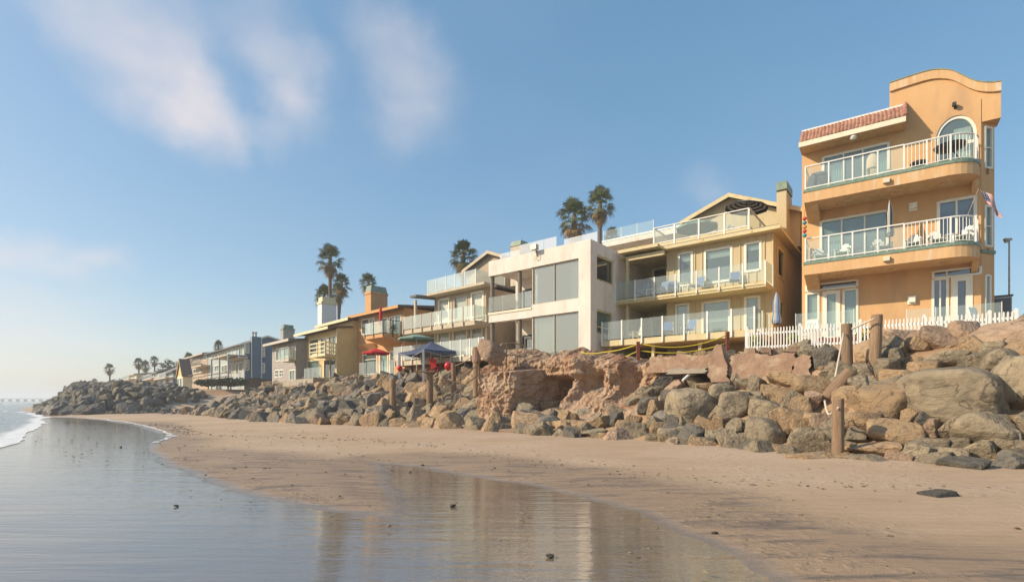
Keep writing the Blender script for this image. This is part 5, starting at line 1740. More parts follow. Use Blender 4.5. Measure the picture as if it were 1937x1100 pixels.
# ------------------------------------------------------------------ hut with a steep roof
Q = Frame(346, 88, 42)
hq = Q.root('beach_hut', 'small yellow hut with steep brown roof at the cove', 'hut')
q0, q1 = Q.x(335, 0), Q.x(346, 0)
zq0, zq1, zq2 = 3.5, Q.z(345, 710), Q.z(345, 686)
qm = (q0 + q1) / 2
qd = 1.3
wall(hq, 'front_wall', 'yellow_trim', q0, q1, 2.5, zq1, [(q0 + .25, qm - .1, zq0 + .4, zq1 - .35), (qm + .1, q1 - .25, zq0 + .4, zq1 - .35)], 0)
for a, b in ((q0 + .25, qm - .1), (qm + .1, q1 - .25)):
    win(hq, a, b, zq0 + .4, zq1 - .35, 0, fw=.1, blind=.9, bm='curtain_white')
ob('side_wall', MB().box(q1 - .2, q1, .225, qd, 2.5, zq1).box(q0, q0 + .2, .225, qd, 2.5, zq1).box(q0 + .2, q1 - .2, qd - .2, qd, 2.5, zq1), 'yellow_trim', hq)
ob('gable', MB().prism([(q0, zq1), (q1, zq1), (qm, zq2 + .6)], .05, .2), 'yellow_siding', hq)
gable_roof(hq, 'brown_roof', 'yellow_siding', q0 - .2, qm, q1 + .2, -.15, qd + .15, zq1 - .2, zq2 + .7, zq1 - .2)
# ------------------------------------------------------------------ houses further along the shore
def far_house(name, label, px0, px1, Y, yb, yt, m, roof, rows_, cols_, peak=0.0, gab=False):
    f = Frame(px1, Y, 42)
    r = f.root(name, label, 'house')
    x0, x1 = f.x(px0), 0.0
    zt = f.z(px1, yt)
    zb_ = 3.0
    base = f.z(px1, yb)
    ops = []
    for a in range(rows_):
        for b in range(cols_):
            u0 = x0 + (x1 - x0) * (b + .18) / cols_
            u1 = x0 + (x1 - x0) * (b + .78) / cols_
            w0 = base + (zt - base) * (a + .25) / rows_
            w1 = base + (zt - base) * (a + .82) / rows_
            ops.append((u0, u1, w0, w1))
    wall(r, 'front_wall', m, x0, x1, zb_, zt, ops, 0)
    for i, o in enumerate(ops):
        win(r, *o, 0, fw=.14, blind=.7 if i % 2 else None, bm='curtain_white')
    wall(r, 'side_wall', m, .226, 9, zb_, zt, [(2, 3.6, base + 1, base + 2.2)], 0, .2, True, 0)
    win(r, 2, 3.6, base + 1, base + 2.2, 0, fw=.14, side=True)
    shell(r, m, x0, x1, 0, 9, zb_, zt, inner=3)
    zp = zt + peak
    if gab:
        sgable(r, m, [(0, zt), (9, zt), (4.5, zp - .1)], -.2, -.002, 'gable')
    for a, b in (((-.6, zt - .1), (4.5, zp)), ((4.5, zp), (9.6, zt - .1))):
        sgable(r, roof, [a, b, (b[0], b[1] + .22), (a[0], a[1] + .22)], x0 - .4, .4, 'roof_plane')
    if rows_ > 1:
        zz = base + (zt - base) * .5
        bl = ob('balcony', MB().box(x0, x1, -1.6, -.003, zz - .15, zz + .1), 'grey_trim', r)
        glass_rail(bl, [(x0 + (x1 - x0) * i / 4, -1.55) for i in range(5)], zz + .1, 1.0, drop=0)
    return f, r
far_house('blue_cottage', 'blue cottage with blue chimney beyond the beach hut', 306, 330, 108, 724, 703, 'blue_siding', 'grey_roof', 2, 2, 2.6, True)
fc = Frame(311, 112, 42)
cch = far_house('pale_cottage', 'pale house with dark hip roof on the far shore', 262, 302, 122, 726, 704, 'grey_trim', 'grey_roof', 2, 4, 2.0)
far_house('cream_cottage', 'cream house at the far left end of the row, above the headland', 234, 258, 136, 726, 707, 'yellow_trim', 'tan_trim', 2, 3, .5)
# ------------------------------------------------------------------ pier
py_ = 760
pr = empty('pier', ((-30 - CX) / FPX * py_, py_, 0), R(4), 'long low fishing pier on piles on the horizon', 'pier')
ob('deck', MB().box(-160, 115, -3, 3, 3.3, 3.9), 'column_grey', pr)
pm = MB().box(-.35, .35, -2.6, 2.6, -3, 3.29).mesh('pile_bent', 'column_grey')
for i in range(26):
    link('pile_bent', pm, pr, (-155 + i * 10.6, 0, 0))
rmesh = MB().box(-.1, .1, -.1, .1, 4.1, 5.2).mesh('rail_post', 'column_grey')
ob('railing', MB().box(-160, 115, -2.9, -2.8, 5.1, 5.3), 'column_grey', pr)
for i in range(28):
    link('rail_post', rmesh, pr, (-158 + i * 10, -2.85, 0))
# ------------------------------------------------------------------ eroded clay bluff in the middle of the slope
BF = Frame(905, 27.6, 50)
bl_x0, bl_x1 = BF.x(872, 1.5), BF.x(1238, 1.5)
TOPPX = [(872, 690), (890, 672), (905, 655), (930, 652), (960, 668), (985, 672), (1000, 664), (1030, 657), (1050, 655), (1075, 661), (1100, 664), (1130, 666), (1160, 673), (1200, 674), (1225, 668), (1238, 676)]
topz = sorted((BF.x(a, 1.5), BF.z(a, b, 1.5)) for a, b in TOPPX)
def bump(x, c, w):
    q = (x - c) / w
    return math.exp(-q * q)
pX = {v: BF.x(v, .8) for v in (880, 915, 940, 952, 975, 1000, 1020, 1045, 1070, 1100, 1130, 1160, 1200, 1232)}
NX, NZ, NF = 330, 150, 128
def ridged(v, sd):
    return 1 - 2 * abs(noise.noise(v + Vector((sd, sd * 1.7, sd * .6))))
def flat_bump(x, a, b, soft):
    return sst(a - soft, a + soft, x) * (1 - sst(b - soft, b + soft, x))
bv = []
for i in range(NX + 1):
    x = bl_x0 + (bl_x1 - bl_x0) * i / NX
    zt = lerp(topz, x) + .22 * noise.noise(Vector((x * 1.7, 0, 4))) + .10 * noise.noise(Vector((x * 5.2, 1, 4)))
    colm = flat_bump(x, pX[915], pX[975] + .35, .22)
    for j in range(NZ + 1):
        if j <= NF:
            k = j / NF
            z = -.1 + (zt + .1) * k
            right_ = sst(pX[1000], pX[1100], x)
            talus = 3.2 * (1 - sst(0, .62, k)) * right_
            d = 2.5 + .22 * z - talus
            wob = .16 * noise.noise(Vector((x * .8, z * 1.1, 12)))
            # free standing column, flat topped at the foot of the curved rail
            top_ = 1 - sst(3.05 + wob, 3.35 + wob, z)
            d -= colm * (2.3 * top_ + .25)
            # deep hollow right of the column, roofed by a brow
            d += 1.35 * flat_bump(x, pX[1000] - .1, pX[1045], .3) * flat_bump(z, .9, 2.75 + wob * 2, .28)
            d -= .55 * flat_bump(x, pX[1000] - .2, pX[1070], .5) * sst(2.6, 3.0, z)
            d -= .8 * bump(x, pX[1045] + .35, .36) * (1 - .5 * sst(2.2, 3.2, z))
            d += .55 * flat_bump(x, pX[1070] + .1, pX[1100] + .2, .25) * flat_bump(z, 2.0, 3.0 + wob, .25)
            d -= .7 * flat_bump(x, pX[1100] + .2, pX[1130] + .3, .3) * sst(.9, 1.6, z)
            d += .5 * bump(x, pX[1160], .35) * sst(1.2, 2.2, z)
            d -= .6 * flat_bump(x, pX[1160] + .4, pX[1232], .4) * sst(1.2, 2.4, z)
            q = Vector((x, z * .85, 0))
            rg = .30 * noise.noise(q * .7) + .20 * ridged(q * 1.2, 3) + .13 * ridged(q * 2.6, 5) + .05 * ridged(q * 5.3, 7) + .028 * ridged(q * 10.5, 9) + .012 * noise.noise(q * 21)
            flute = .13 * ridged(Vector((x * 2.6, z * .35, 0)), 2) + .05 * noise.noise(Vector((x * 9, z * 1.0, 8)))
            strata = .06 * noise.noise(Vector((x * .5, z * 6.5, 4)))
            d -= (rg + flute + strata) * min(1, .3 + z * .6)
            d += 1.1 * sst(.86, 1.0, k) ** 2
            zz = z
        else:
            k = (j - NF) / (NZ - NF)
            if j == NF + 1:
                d_ = bv[-1][1]
            d = d_ + k * 4.0
            zz = zt + (.25 * noise.noise(Vector((x * 1.4, k * 4, 2))) + .12 * ridged(Vector((x * 3, k * 9, 2)), 1)) * (1 - k) * min(1, k * 6) - .5 * k * k
        jx = (.16 * noise.noise(Vector((d * 1.7, zz * 1.6, 31))) + .08 * ridged(Vector((d * 3.4, zz * 3.2, 0)), 6) + .05 * ridged(Vector((d * 7, zz * 7, 0)), 8)) * min(1, .3 + zz * .5)
        bv.append((x + jx, d, zz))
fb = MB()
fb.v = bv
fb.f = [(i * (NZ + 1) + j, (i + 1) * (NZ + 1) + j, (i + 1) * (NZ + 1) + j + 1, i * (NZ + 1) + j + 1) for i in range(NX) for j in range(NZ)]
fb.mi = [0] * len(fb.f)
bluff = ob('clay_bluff', fb, 'clay', smooth=False, loc=(BF.P.x, BF.P.y, 0), rot=BF.rot)
tag(bluff, 'eroded orange clay bluff with a free column and a hollow under the white house', 'bluff')
# lumps on the brow
for px, py, w, h, lab in ((931, 668, 50, 40, 'dark pinkish boulder perched on the clay column beside the curved rail'),):
    t = BF.t(px, 1.2)
    k = t / FPX
    tag(rock(None, RND[2], BF.w(BF.x(px, 1.2), 1.2, BF.z(px, py, 1.2)), (w * k / 2, w * k / 2, h * k / 2), (.3, .2, 1), 'p'), lab, 'boulder')
# ------------------------------------------------------------------ broken concrete along the crest
def slab(px0, px1, py0, py1, Y, phi, th, lab, name, cat, m='pink_concrete', lean=0.0, seed=1, top=None):
    f = Frame((px0 + px1) / 2, Y, phi)
    x0, x1 = f.x(px0), f.x(px1)
    z0, z1 = f.z((px0 + px1) / 2, py1), f.z((px0 + px1) / 2, py0)
    nx_, nz_ = 22, 10
    vs = []
    def jag(u, s_):
        return .09 * noise.noise(Vector((u * 3.1, seed * 2.3, s_))) + .05 * noise.noise(Vector((u * 9, seed, s_)))
    for side_ in (0, 1):
        for i in range(nx_ + 1):
            for j in range(nz_ + 1):
                u, v = i / nx_, j / nz_
                x = x0 + (x1 - x0) * u + jag(v * 1.3, 5) * (1 if 0 < i < nx_ else 1.5)
                zt = z1 + (jag(u * 1.5, 9) if top is None else (lerp(top, u) - 1) * (z1 - z0) + jag(u, 9) * .6)
                z = z0 + (zt - z0) * v
                y = side_ * th + .03 * noise.noise(Vector((x * 2, z * 2, seed + side_))) + lean * (z - z0)
                vs.append((x, y, z))
    st = (nx_ + 1) * (nz_ + 1)
    I = lambda s_, i, j: s_ * st + i * (nz_ + 1) + j
    fs = []
    for i in range(nx_):
        for j in range(nz_):
            fs += [(I(0, i, j), I(0, i + 1, j), I(0, i + 1, j + 1), I(0, i, j + 1)), (I(1, i, j + 1), I(1, i + 1, j + 1), I(1, i + 1, j), I(1, i, j))]
        fs += [(I(0, i, nz_), I(0, i + 1, nz_), I(1, i + 1, nz_), I(1, i, nz_)), (I(0, i + 1, 0), I(0, i, 0), I(1, i, 0), I(1, i + 1, 0))]
    for j in range(nz_):
        fs += [(I(0, 0, j + 1), I(1, 0, j + 1), I(1, 0, j), I(0, 0, j)), (I(0, nx_, j), I(1, nx_, j), I(1, nx_, j + 1), I(0, nx_, j + 1))]
    o = ob(name, MB().add(vs, fs), m, loc=(f.P.x, f.P.y, 0), rot=f.rot)
    return tag(o, lab, cat)
slab(1378, 1500, 669, 722, 19.6, 54, .35, 'large brown concrete slab standing upright below the left end of the picket fence', 'concrete_slab', 'concrete slab', lean=.28, seed=2)
slab(1228, 1345, 672, 703, 22.2, 52, .6, 'low pink concrete wall on the crest below the yellow ropes', 'garden_wall', 'wall', lean=.1, seed=4)
slab(1262, 1336, 697, 706, 21.2, 52, 1.0, 'thin broken grey pavement slab sticking out under the pink wall', 'pavement_slab', 'concrete slab', m='concrete', seed=6)
slab(1342, 1378, 648, 722, 20.4, 54, .55, 'pointed stump of pinkish concrete standing between the pink wall and the brown slab', 'concrete_stump', 'concrete stump', lean=.16, seed=8,
     top=[(0, .5), (.15, .86), (.3, 1.0), (.6, .98), (.75, .62), (1, .40)])
slab(1500, 1532, 668, 715, 18.6, 56, .5, 'broken pink slab leaning right of the brown concrete slab', 'concrete_chunk', 'concrete slab', lean=.3, seed=10, top=[(0, .75), (.5, 1), (1, .9)])
for k, (px, py) in enumerate(((1418, 664), (1446, 663), (1470, 664), (1500, 661), (1545, 657), (1560, 656), (1578, 655), (1524, 659), (1618, 654))):
    f = Frame(px, 20.6, 55)
    z = f.z(px, py)
    o = ob('block_fragment', MB().box(-.2, .2, -.15, .2, -.11, .12), 'pink_concrete', loc=(f.P.x, f.P.y, z), rot=(random.uniform(-.1, .1), random.uniform(-.15, .15), f.rot + random.uniform(-.4, .4)))
    tag(o, 'loose reddish block under the picket fence, %s from the left' % ('first', 'second', 'third', 'fourth', 'sixth', 'seventh', 'eighth', 'fifth', 'ninth')[k], 'block', 'loose blocks under the fence')
f = Frame(1312, 21.5, 52)
tag(ob('drain_pipe', MB().tube([f.w(0, .5, f.z(1318, 706)), f.w(-.05, -.35, f.z(1315, 708)), f.w(-.25, -.6, f.z(1308, 720))], .055, 8), 'white_plastic'), 'bent white drain pipe end poking out under the pavement slab', 'pipe')
# ------------------------------------------------------------------ white picket fence
PF = Frame(1412, 21.8, 58)
fl_ = PF.x(1922)
ztop = PF.z(1412, 622)
zf = PF.z(1925, 588)
pf = PF.root('picket_fence', 'long white picket fence running above the boulders', 'fence')
def fz_(x): return ztop + (zf - ztop) * x / fl_
pk = MB().prism([(-.022, -.92), (.022, -.92), (.022, -.03), (0, .01), (-.022, -.03)], -.012, .012).mesh('picket', 'white_paint')
npk = 76
for i in range(npk):
    x = .1 + (fl_ - .2) * i / (npk - 1)
    link('picket', pk, pf, (x, -.03, fz_(x)), (random.uniform(-.01, .01), random.uniform(-.012, .012), 0))
psts = [0, PF.x(1513), PF.x(1627), PF.x(1748), PF.x(1872), fl_]
for x in psts:
    ob('fence_post', MB().box(x - .055, x + .055, -.015, .095, fz_(x) - 1.5, fz_(x) + .05).add([(x - .065, -.025, fz_(x) + .051), (x + .065, -.025, fz_(x) + .051), (x + .065, .105, fz_(x) + .051), (x - .065, .105, fz_(x) + .051), (x, .04, fz_(x) + .11)],
       [(3, 2, 1, 0), (0, 1, 4), (1, 2, 4), (2, 3, 4), (3, 0, 4)]), 'white_paint', pf)
for a, b in zip(psts, psts[1:]):
    for q in (.22, .78):
        ob('rail', MB().bar((a + .056, .01, fz_(a) - q), (b - .056, .01, fz_(b) - q), .045, .085), 'white_paint', pf)
# ------------------------------------------------------------------ wooden posts and ropes
def wpost(px, y0, y1, w, lab, tilt=(0, 0), Y=None, deep=.9):
    p, t = hit(px, y1)
    if Y:
        t = Y
    k = t / FPX
    r = w * k / 2
    X = (px - CX) * k
    zb_, zt_ = EYE + (HY - y1) * k, EYE + (HY - y0) * k
    mb = MB()
    rows_ = []
    n = 20
    hs = [-deep, 0, (zt_ - zb_) * .33, (zt_ - zb_) * .66, (zt_ - zb_) - .03, (zt_ - zb_)]
    vs = []
    for j, h in enumerate(hs):
        rr = r * (1.06 - .08 * j / 5) * (.93 if j == 5 else 1)
        for i in range(n):
            a = 2 * math.pi * i / n
            q = rr * (1 + .05 * noise.noise(Vector((math.cos(a) * 2, math.sin(a) * 2, h * .4 + px))))
            vs.append((q * math.cos(a), q * math.sin(a), h))
    fs = [(j * n + i, j * n + (i + 1) % n, (j + 1) * n + (i + 1) % n, (j + 1) * n + i) for j in range(5) for i in range(n)] + [tuple(5 * n + i for i in range(n))]
    mb.add(vs, fs)
    o = ob('wooden_post', mb, 'wood_post', smooth=False, loc=(X, t, zb_), rot=(tilt[0], tilt[1], 0))
    tag(o, lab, 'post', 'wooden posts of the beach stairs')
    return o, Vector((X, t, zt_)), r, k
w1, T1, r1, k1 = wpost(1603, 612, 706, 18, 'thick wooden post in front of the picket fence, left of the pair', (0, -.02), 17.0)
w2, T2, r2, k2 = wpost(1656, 595, 655, 19, 'thick wooden post standing highest, right of the pair before the fence', (0, .05), 16.6)
w3, T3, r3, k3 = wpost(1585, 753, 836, 20, 'short wooden post rising from the tan rocks at the sand', (0, 0), 13.4)
lg = MB().tube([(0, 0, -.62), (0, 0, 0), (0, 0, .62)], [.2, .21, .195], 16)
pl_, t_ = hit(1574, 738)
lgo = ob('fallen_post', lg, 'wood_post', loc=pl_ + Vector((0, -.25, .1)), rot=(.25, .62, 0))
tag(lgo, 'broken wooden post leaning to the right among the rocks', 'post')
def rope(pts, r, m, lab, cat='rope', sag=0.0):
    P = []
    for a, b in zip(pts, pts[1:]):
        for i in range(8):
            u = i / 8
            q = Vector(a).lerp(Vector(b), u)
            q.z -= sag * 4 * u * (1 - u)
            P.append(q)
    P.append(Vector(pts[-1]))
    return tag(ob('rope', MB().tube(P, r, 7), m, smooth=True), lab, cat)
def at(px, py, Y):
    return Vector(((px - CX) / FPX * Y, Y, EYE + (HY - py) / FPX * Y))
rope([at(1611, 622, 16.85), at(1655, 602, 16.35)], .03, 'rope_white', 'taut white rope strung between the two upper wooden posts')
rope([at(1596, 629, 16.85), at(1580, 712, 15.2)], .028, 'rope_white', 'white rope hanging down from the left upper post')
rope([at(1560, 757, 14.4), at(1566, 781, 14.1), at(1575, 778, 13.8), at(1586, 770, 13.2)], .028, 'rope_white', 'loose white rope end looped by the short post', sag=.05)
w4, T4, r4, k4 = wpost(743, 716, 778, 11, 'left grey wooden post among the boulders by the stairs', Y=31.0)
w5, T5, r5, k5 = wpost(813, 704, 770, 12, 'middle wooden post with a flat board on top by the stairs', Y=30.4)
w6, T6, r6, k6 = wpost(858, 686, 735, 10, 'upper wooden post behind the stair handrail', Y=30.6)
w7, T7, r7, k7 = wpost(901, 656, 720, 13, 'topmost wooden post wrapped in red netting above the stairs', Y=29.6)
ob('wrap', MB().tube([(0, 0, (T7.z - w7.location.z) * .55), (0, 0, (T7.z - w7.location.z) * .92)], r7 * 1.25, 14), 'pink_concrete', w7)
ob('cap_board', MB().box(-.85, .3, -.35, .35, T5.z - w5.location.z + .002, T5.z - w5.location.z + .09), 'wood_post', w5)
rope([T4 - Vector((0, .05, .25)), T5 - Vector((.1, .05, .5))], .025, 'rope_tan', 'slack tan rope between the left and middle stair posts', sag=.45)
rope([T5 - Vector((0, .05, .3)), T6 - Vector((0, .05, .5))], .025, 'rope_tan', 'slack tan rope between the middle and upper stair posts', sag=.3)
rope([T6 - Vector((0, .05, .2)), T7 - Vector((0, .05, .35))], .025, 'rope_tan', 'tan rope rising from the upper to the topmost stair post', sag=.1)
# ------------------------------------------------------------------ pipe handrails
Y0 = 28.6
def Z9(x, y, Y=Y0): return at(560 + x / 5, 620 + y / 5, Y)
hr = empty('handrail', Z9(1555, 690, 28.4) * 1.0, 0, 'straight brown pipe handrail slanting down the beach stairs', 'handrail')
o0 = hr.location.copy()
L_ = lambda v: v - o0
ob('top_pipe', MB().tube([L_(Z9(1340, 690, 27.6)), L_(Z9(1342, 608, 27.6)), L_(Z9(1385, 604, 27.7)), L_(Z9(1730, 342, 29.2))], .035, 8), 'pipe_metal', hr)
ob('lower_pipe', MB().tube([L_(Z9(1340, 690, 27.6)), L_(Z9(1385, 700, 27.7)), L_(Z9(1725, 440, 29.2))], .035, 8), 'pipe_metal', hr)
for a, b, c, Yq in ((1385, 604, 710, 27.7), (1555, 475, 700, 28.4), (1725, 345, 530, 29.2)):
    ob('post', MB().tube([L_(Z9(a, b, Yq)), L_(Z9(a, c, Yq))], .035, 8), 'pipe_metal', hr)
def Z8(x, y, Y): return at(840 + x / 4.4, 600 + y / 4.4, Y)
ar = empty('curved_handrail', Z8(520, 415, 28.5), 0, 'curved brown pipe railing on top of the clay column', 'handrail')
o0 = ar.location.copy()
ob('top_pipe', MB().tube([L_(Z8(378, 328, 28.0)), L_(Z8(468, 240, 28.3)), L_(Z8(480, 222, 28.3)), L_(Z8(520, 213, 28.4)), L_(Z8(570, 213, 28.7)), L_(Z8(615, 220, 29)), L_(Z8(655, 230, 29.5)), L_(Z8(668, 242, 29.7))], .035, 8), 'pipe_metal', ar)
ob('lower_pipe', MB().tube([L_(Z8(378, 425, 28.0)), L_(Z8(466, 338, 28.3)), L_(Z8(480, 320, 28.3)), L_(Z8(570, 312, 28.7)), L_(Z8(665, 325, 29.7))], .035, 8), 'pipe_metal', ar)
for a, b, c, Yq in ((378, 325, 500, 28.0), (470, 236, 420, 28.3), (520, 213, 420, 28.4), (612, 220, 430, 29), (669, 240, 400, 29.7)):
    ob('post', MB().tube([L_(Z8(a, b, Yq)), L_(Z8(a, c, Yq))], .035, 8), 'pipe_metal', ar)
# ------------------------------------------------------------------ yellow rope barrier
YB = 23.2
for px, y0, y1, lab in ((1207, 646, 672, 'short rust red stake holding the yellow ropes, left one'), (1376, 627, 668, 'tall rust red stake holding the yellow ropes beside the picket fence')):
    a, b = at(px, y1 + 8, YB), at(px, y0, YB)
    tag(ob('rope_stake', MB().box(-.07, .07, -.07, .07, 0, b.z - a.z), 'rust_post', loc=a), lab, 'stake')
rope([at(1100, 666, 24.5), at(1140, 666, 24), at(1206, 651, YB)], .025, 'rope_yellow', 'upper yellow rope running left from the left stake', sag=.06)
rope([at(1213, 650, YB), at(1376, 633, YB)], .025, 'rope_yellow', 'upper yellow rope sagging between the two red stakes', sag=.33)
rope([at(1213, 663, YB), at(1376, 648, YB)], .025, 'rope_yellow', 'lower yellow rope sagging between the two red stakes', sag=.25)
rope([at(1206, 664, YB), at(1184, 674, YB)], .025, 'rope_yellow', 'short lower yellow rope slanting down from the left stake')
# ------------------------------------------------------------------ canopy, parasols
near, far, left, right = at(801, 660, 34), at(832, 672, 39), at(755.6, 666, 36.6), at(879.5, 662, 35.2)
zc = sum(v.z for v in (near, far, left, right)) / 4
pk_ = at(816, 646.5, 36.2)
cn = empty('canopy_tent', (pk_.x, pk_.y, zc - 2.1), 0, 'navy blue pop up canopy tent with four pale legs', 'canopy')
o0 = cn.location.copy()
cs = [L_(Vector((v.x, v.y, zc))) for v in (near, right, far, left)]
top = L_(pk_)
top.z = max(top.z, cs[0].z + .75)
for a, b in zip(cs, cs[1:] + cs[:1]):
    n = 8
    vs, fs = [], []
    for i in range(n + 1):
        for j in range(n + 1):
            u, v = i / n, j / n
            e = a.lerp(b, u)
            p = e.lerp(top, v)
            p.z -= .16 * math.sin(math.pi * v) * (1 - .3 * math.sin(math.pi * u)) + .07 * math.sin(math.pi * u) * (1 - v)
            vs.append(p)
    fs = [(i * (n + 1) + j, (i + 1) * (n + 1) + j, (i + 1) * (n + 1) + j + 1, i * (n + 1) + j + 1) for i in range(n) for j in range(n)]
    ob('roof_panel', MB().add(vs, fs), 'navy_cloth', cn, smooth=True)
    val = [vs[i * (n + 1)] for i in range(n + 1)]
    ob('valance', MB().add(val + [v - Vector((0, 0, .2)) for v in val], [(i + 1, i, n + 1 + i, n + 2 + i) for i in range(n)]), 'navy_cloth', cn)
for c in cs:
    ob('leg', MB().box(c.x - .07, c.x + .07, c.y - .07, c.y + .07, -.1, c.z - .02), 'silver_leg', cn)
for a, b in zip(cs, cs[1:] + cs[:1]):
    ob('truss', MB().tube([a - Vector((0, 0, .1)), (a + b) / 2 - Vector((0, 0, .45)), b - Vector((0, 0, .1))], .02, 5), 'silver_leg', cn)
def parasol(name, loc, lab, r, h, m, cm='white_plastic', dome=.45, n=8, stripe=None, tilt=(0, 0)):
    e = empty(name, loc, 0, lab, 'parasol')
    ob('pole', MB().tube([(0, 0, -.2), (0, 0, h + dome)], .025, 8), cm, e)
    hd_ = link('canopy_frame', None, e, (0, 0, h), (tilt[0], tilt[1], 0))
    rings = [(r * q, dome * (1 - q ** 1.25)) for q in (1, .9, .8, .7, .6, .5, .4, .3, .2, .1, .012)]
    mb = MB()
    for i, ((ra, za), (rb, zb_)) in enumerate(zip(rings, rings[1:])):
        vs = []
        for (rr, zz) in ((ra, za), (rb, zb_)):
            vs += [(rr * math.cos(2 * math.pi * j / n), rr * math.sin(2 * math.pi * j / n), zz) for j in range(n)]
        mb.add(vs, [(j, (j + 1) % n, n + (j + 1) % n, n + j) for j in range(n)], (i % 2) if stripe else 0)
    ob('canopy', mb, [m, stripe] if stripe else [m], hd_)
    ob('valance', MB().lathe([(r, 0), (r * .995, -.1)], n), m, hd_)
    for j in range(n):
        a = 2 * math.pi * j / n
        ob('rib', MB().tube([(.03, 0, dome - .03), (r * .97 * math.cos(a), r * .97 * math.sin(a), .0 - .02)], .01, 4), cm, hd_)
    return e
def closed_parasol(loc, lab, h, m, w=.14, m2=None):
    e = empty('closed_parasol', loc, 0, lab, 'parasol')
    ob('pole', MB().tube([(0, 0, 0), (0, 0, h + .08)], .024, 8), 'wood_post', e)
    n = 12
    prof = [(w * .95, h - 1.6), (w * 1.1, h - 1.45), (w * .75, h - 1.05), (w * .85, h - .6), (w * .5, h - .2), (.03, h)]
    vs = [(rr * (1 + .28 * (j % 2)) * math.cos(2 * math.pi * j / n), rr * (1 + .28 * (j % 2)) * math.sin(2 * math.pi * j / n), z) for rr, z in prof for j in range(n)]
    fs = [(i * n + j, i * n + (j + 1) % n, (i + 1) * n + (j + 1) % n, (i + 1) * n + j) for i in range(len(prof) - 1) for j in range(n)]
    mb = MB().add(vs, fs)
    if m2:
        mb.mi = [(k // 2) % 2 for k in range(len(fs))]
    ob('folded_cloth', mb, [m, m2] if m2 else m, e)
    return e
p = at(711, 667, 41.5)
parasol('parasol', (p.x, p.y, p.z - 2.0), 'open red parasol on the patio of the peach house', 1.1, 2.0, 'red_cloth', dome=.36)
p = E.w(E.x(720, -1.5), -1.5, 0)
closed_parasol((p.x, p.y, E.z(720, 640, -1.5)), 'closed red parasol on the balcony of the peach house', E.z(720, 578, -1.5) - E.z(720, 640, -1.5), 'red_cloth')
p = at(788, 640, 37.4)
parasol('parasol', (p.x, p.y, p.z - 2.1), 'open pale green parasol under the tan house balcony', 1.35, 2.1, 'green_cloth', dome=.3)
TDp = 3.1
p = B.w(B.x(1412, TDp), TDp, B.z(1412, 397, TDp) + .2)
parasol('parasol', (p.x, p.y, p.z - 2.05), 'black and white striped parasol on the roof terrace of the olive house', 1.25, 2.0, 'black_cloth', 'dark_metal', .42, 10, 'stripe_cloth', tilt=(.05, .12))
p2 = B.w(B.x(1318, 3.0), 3.0, 0)
parasol('parasol', (p2.x, p2.y, B.z(1318, 424, 3.0) - 1.9), 'pale grey parasol behind the glass of the olive house roof terrace', 1.35, 1.7, 'green_cloth', dome=.4)
p = B.w(B.x(1469, -1.2), -1.2, 0)
zb0 = B.z(1469, 553, -1.2)
closed_parasol((p.x, p.y, zb0 - 2.6), 'closed blue and white parasol beside the picket fence', 2.6, 'blue_sling', .17, 'stripe_cloth')
p = A.w(A.x(1683, .5), .5, 0)
closed_parasol((p.x, p.y, F1), 'closed dark patterned parasol on the lower balcony of the orange house', A.z(1683, 380, .5) - F1, 'black_cloth', .13, 'stripe_cloth')
# ------------------------------------------------------------------ seats
def adirondack(loc, rz, lab, m='white_plastic', grp='white plastic garden chairs'):
    e = empty('garden_chair', loc, rz, lab, 'chair', grp)
    for s_ in (-.27, .27):
        ob('leg', MB().box(s_ - .03, s_ + .03, -.34, -.28, 0, .5), m, e)
        ob('leg', MB().add([(s_ - .03, .2, 0), (s_ + .03, .2, 0), (s_ + .03, .28, 0), (s_ - .03, .28, 0), (s_ - .03, -.28, .36), (s_ + .03, -.28, .36), (s_ + .03, -.22, .38), (s_ - .03, -.22, .38)],
                           [(0, 1, 2, 3), (7, 6, 5, 4), (0, 4, 5, 1), (1, 5, 6, 2), (2, 6, 7, 3), (3, 7, 4, 0)]), m, e)
        ob('armrest', MB().box(s_ - .06, s_ + .06, -.38, .3, .5, .53), m, e)
    ob('seat', MB().add([(-.24, -.3, .37), (.24, -.3, .37), (.24, .22, .26), (-.24, .22, .26), (-.24, -.3, .4), (.24, -.3, .4), (.24, .22, .29), (-.24, .22, .29)],
                        [(0, 3, 2, 1), (4, 5, 6, 7), (0, 1, 5, 4), (1, 2, 6, 5), (2, 3, 7, 6), (3, 0, 4, 7)]), m, e)
    for i in range(5):
        x = -.2 + .1 * i
        hh_ = .62 - .28 * (x * x) / .08
        ob('back_slat', MB().add([(x * .8 - .035, .2, .28), (x * .8 + .035, .2, .28), (x + .045, .2 + .3 * hh_, .28 + hh_), (x - .045, .2 + .3 * hh_, .28 + hh_), (x * .8 - .035, .225, .28), (x * .8 + .035, .225, .28), (x + .045, .225 + .3 * hh_, .28 + hh_), (x - .045, .225 + .3 * hh_, .28 + hh_)],
                                 [(0, 1, 2, 3), (7, 6, 5, 4), (0, 4, 5, 1), (1, 5, 6, 2), (2, 6, 7, 3), (3, 7, 4, 0)]), m, e)
    return e
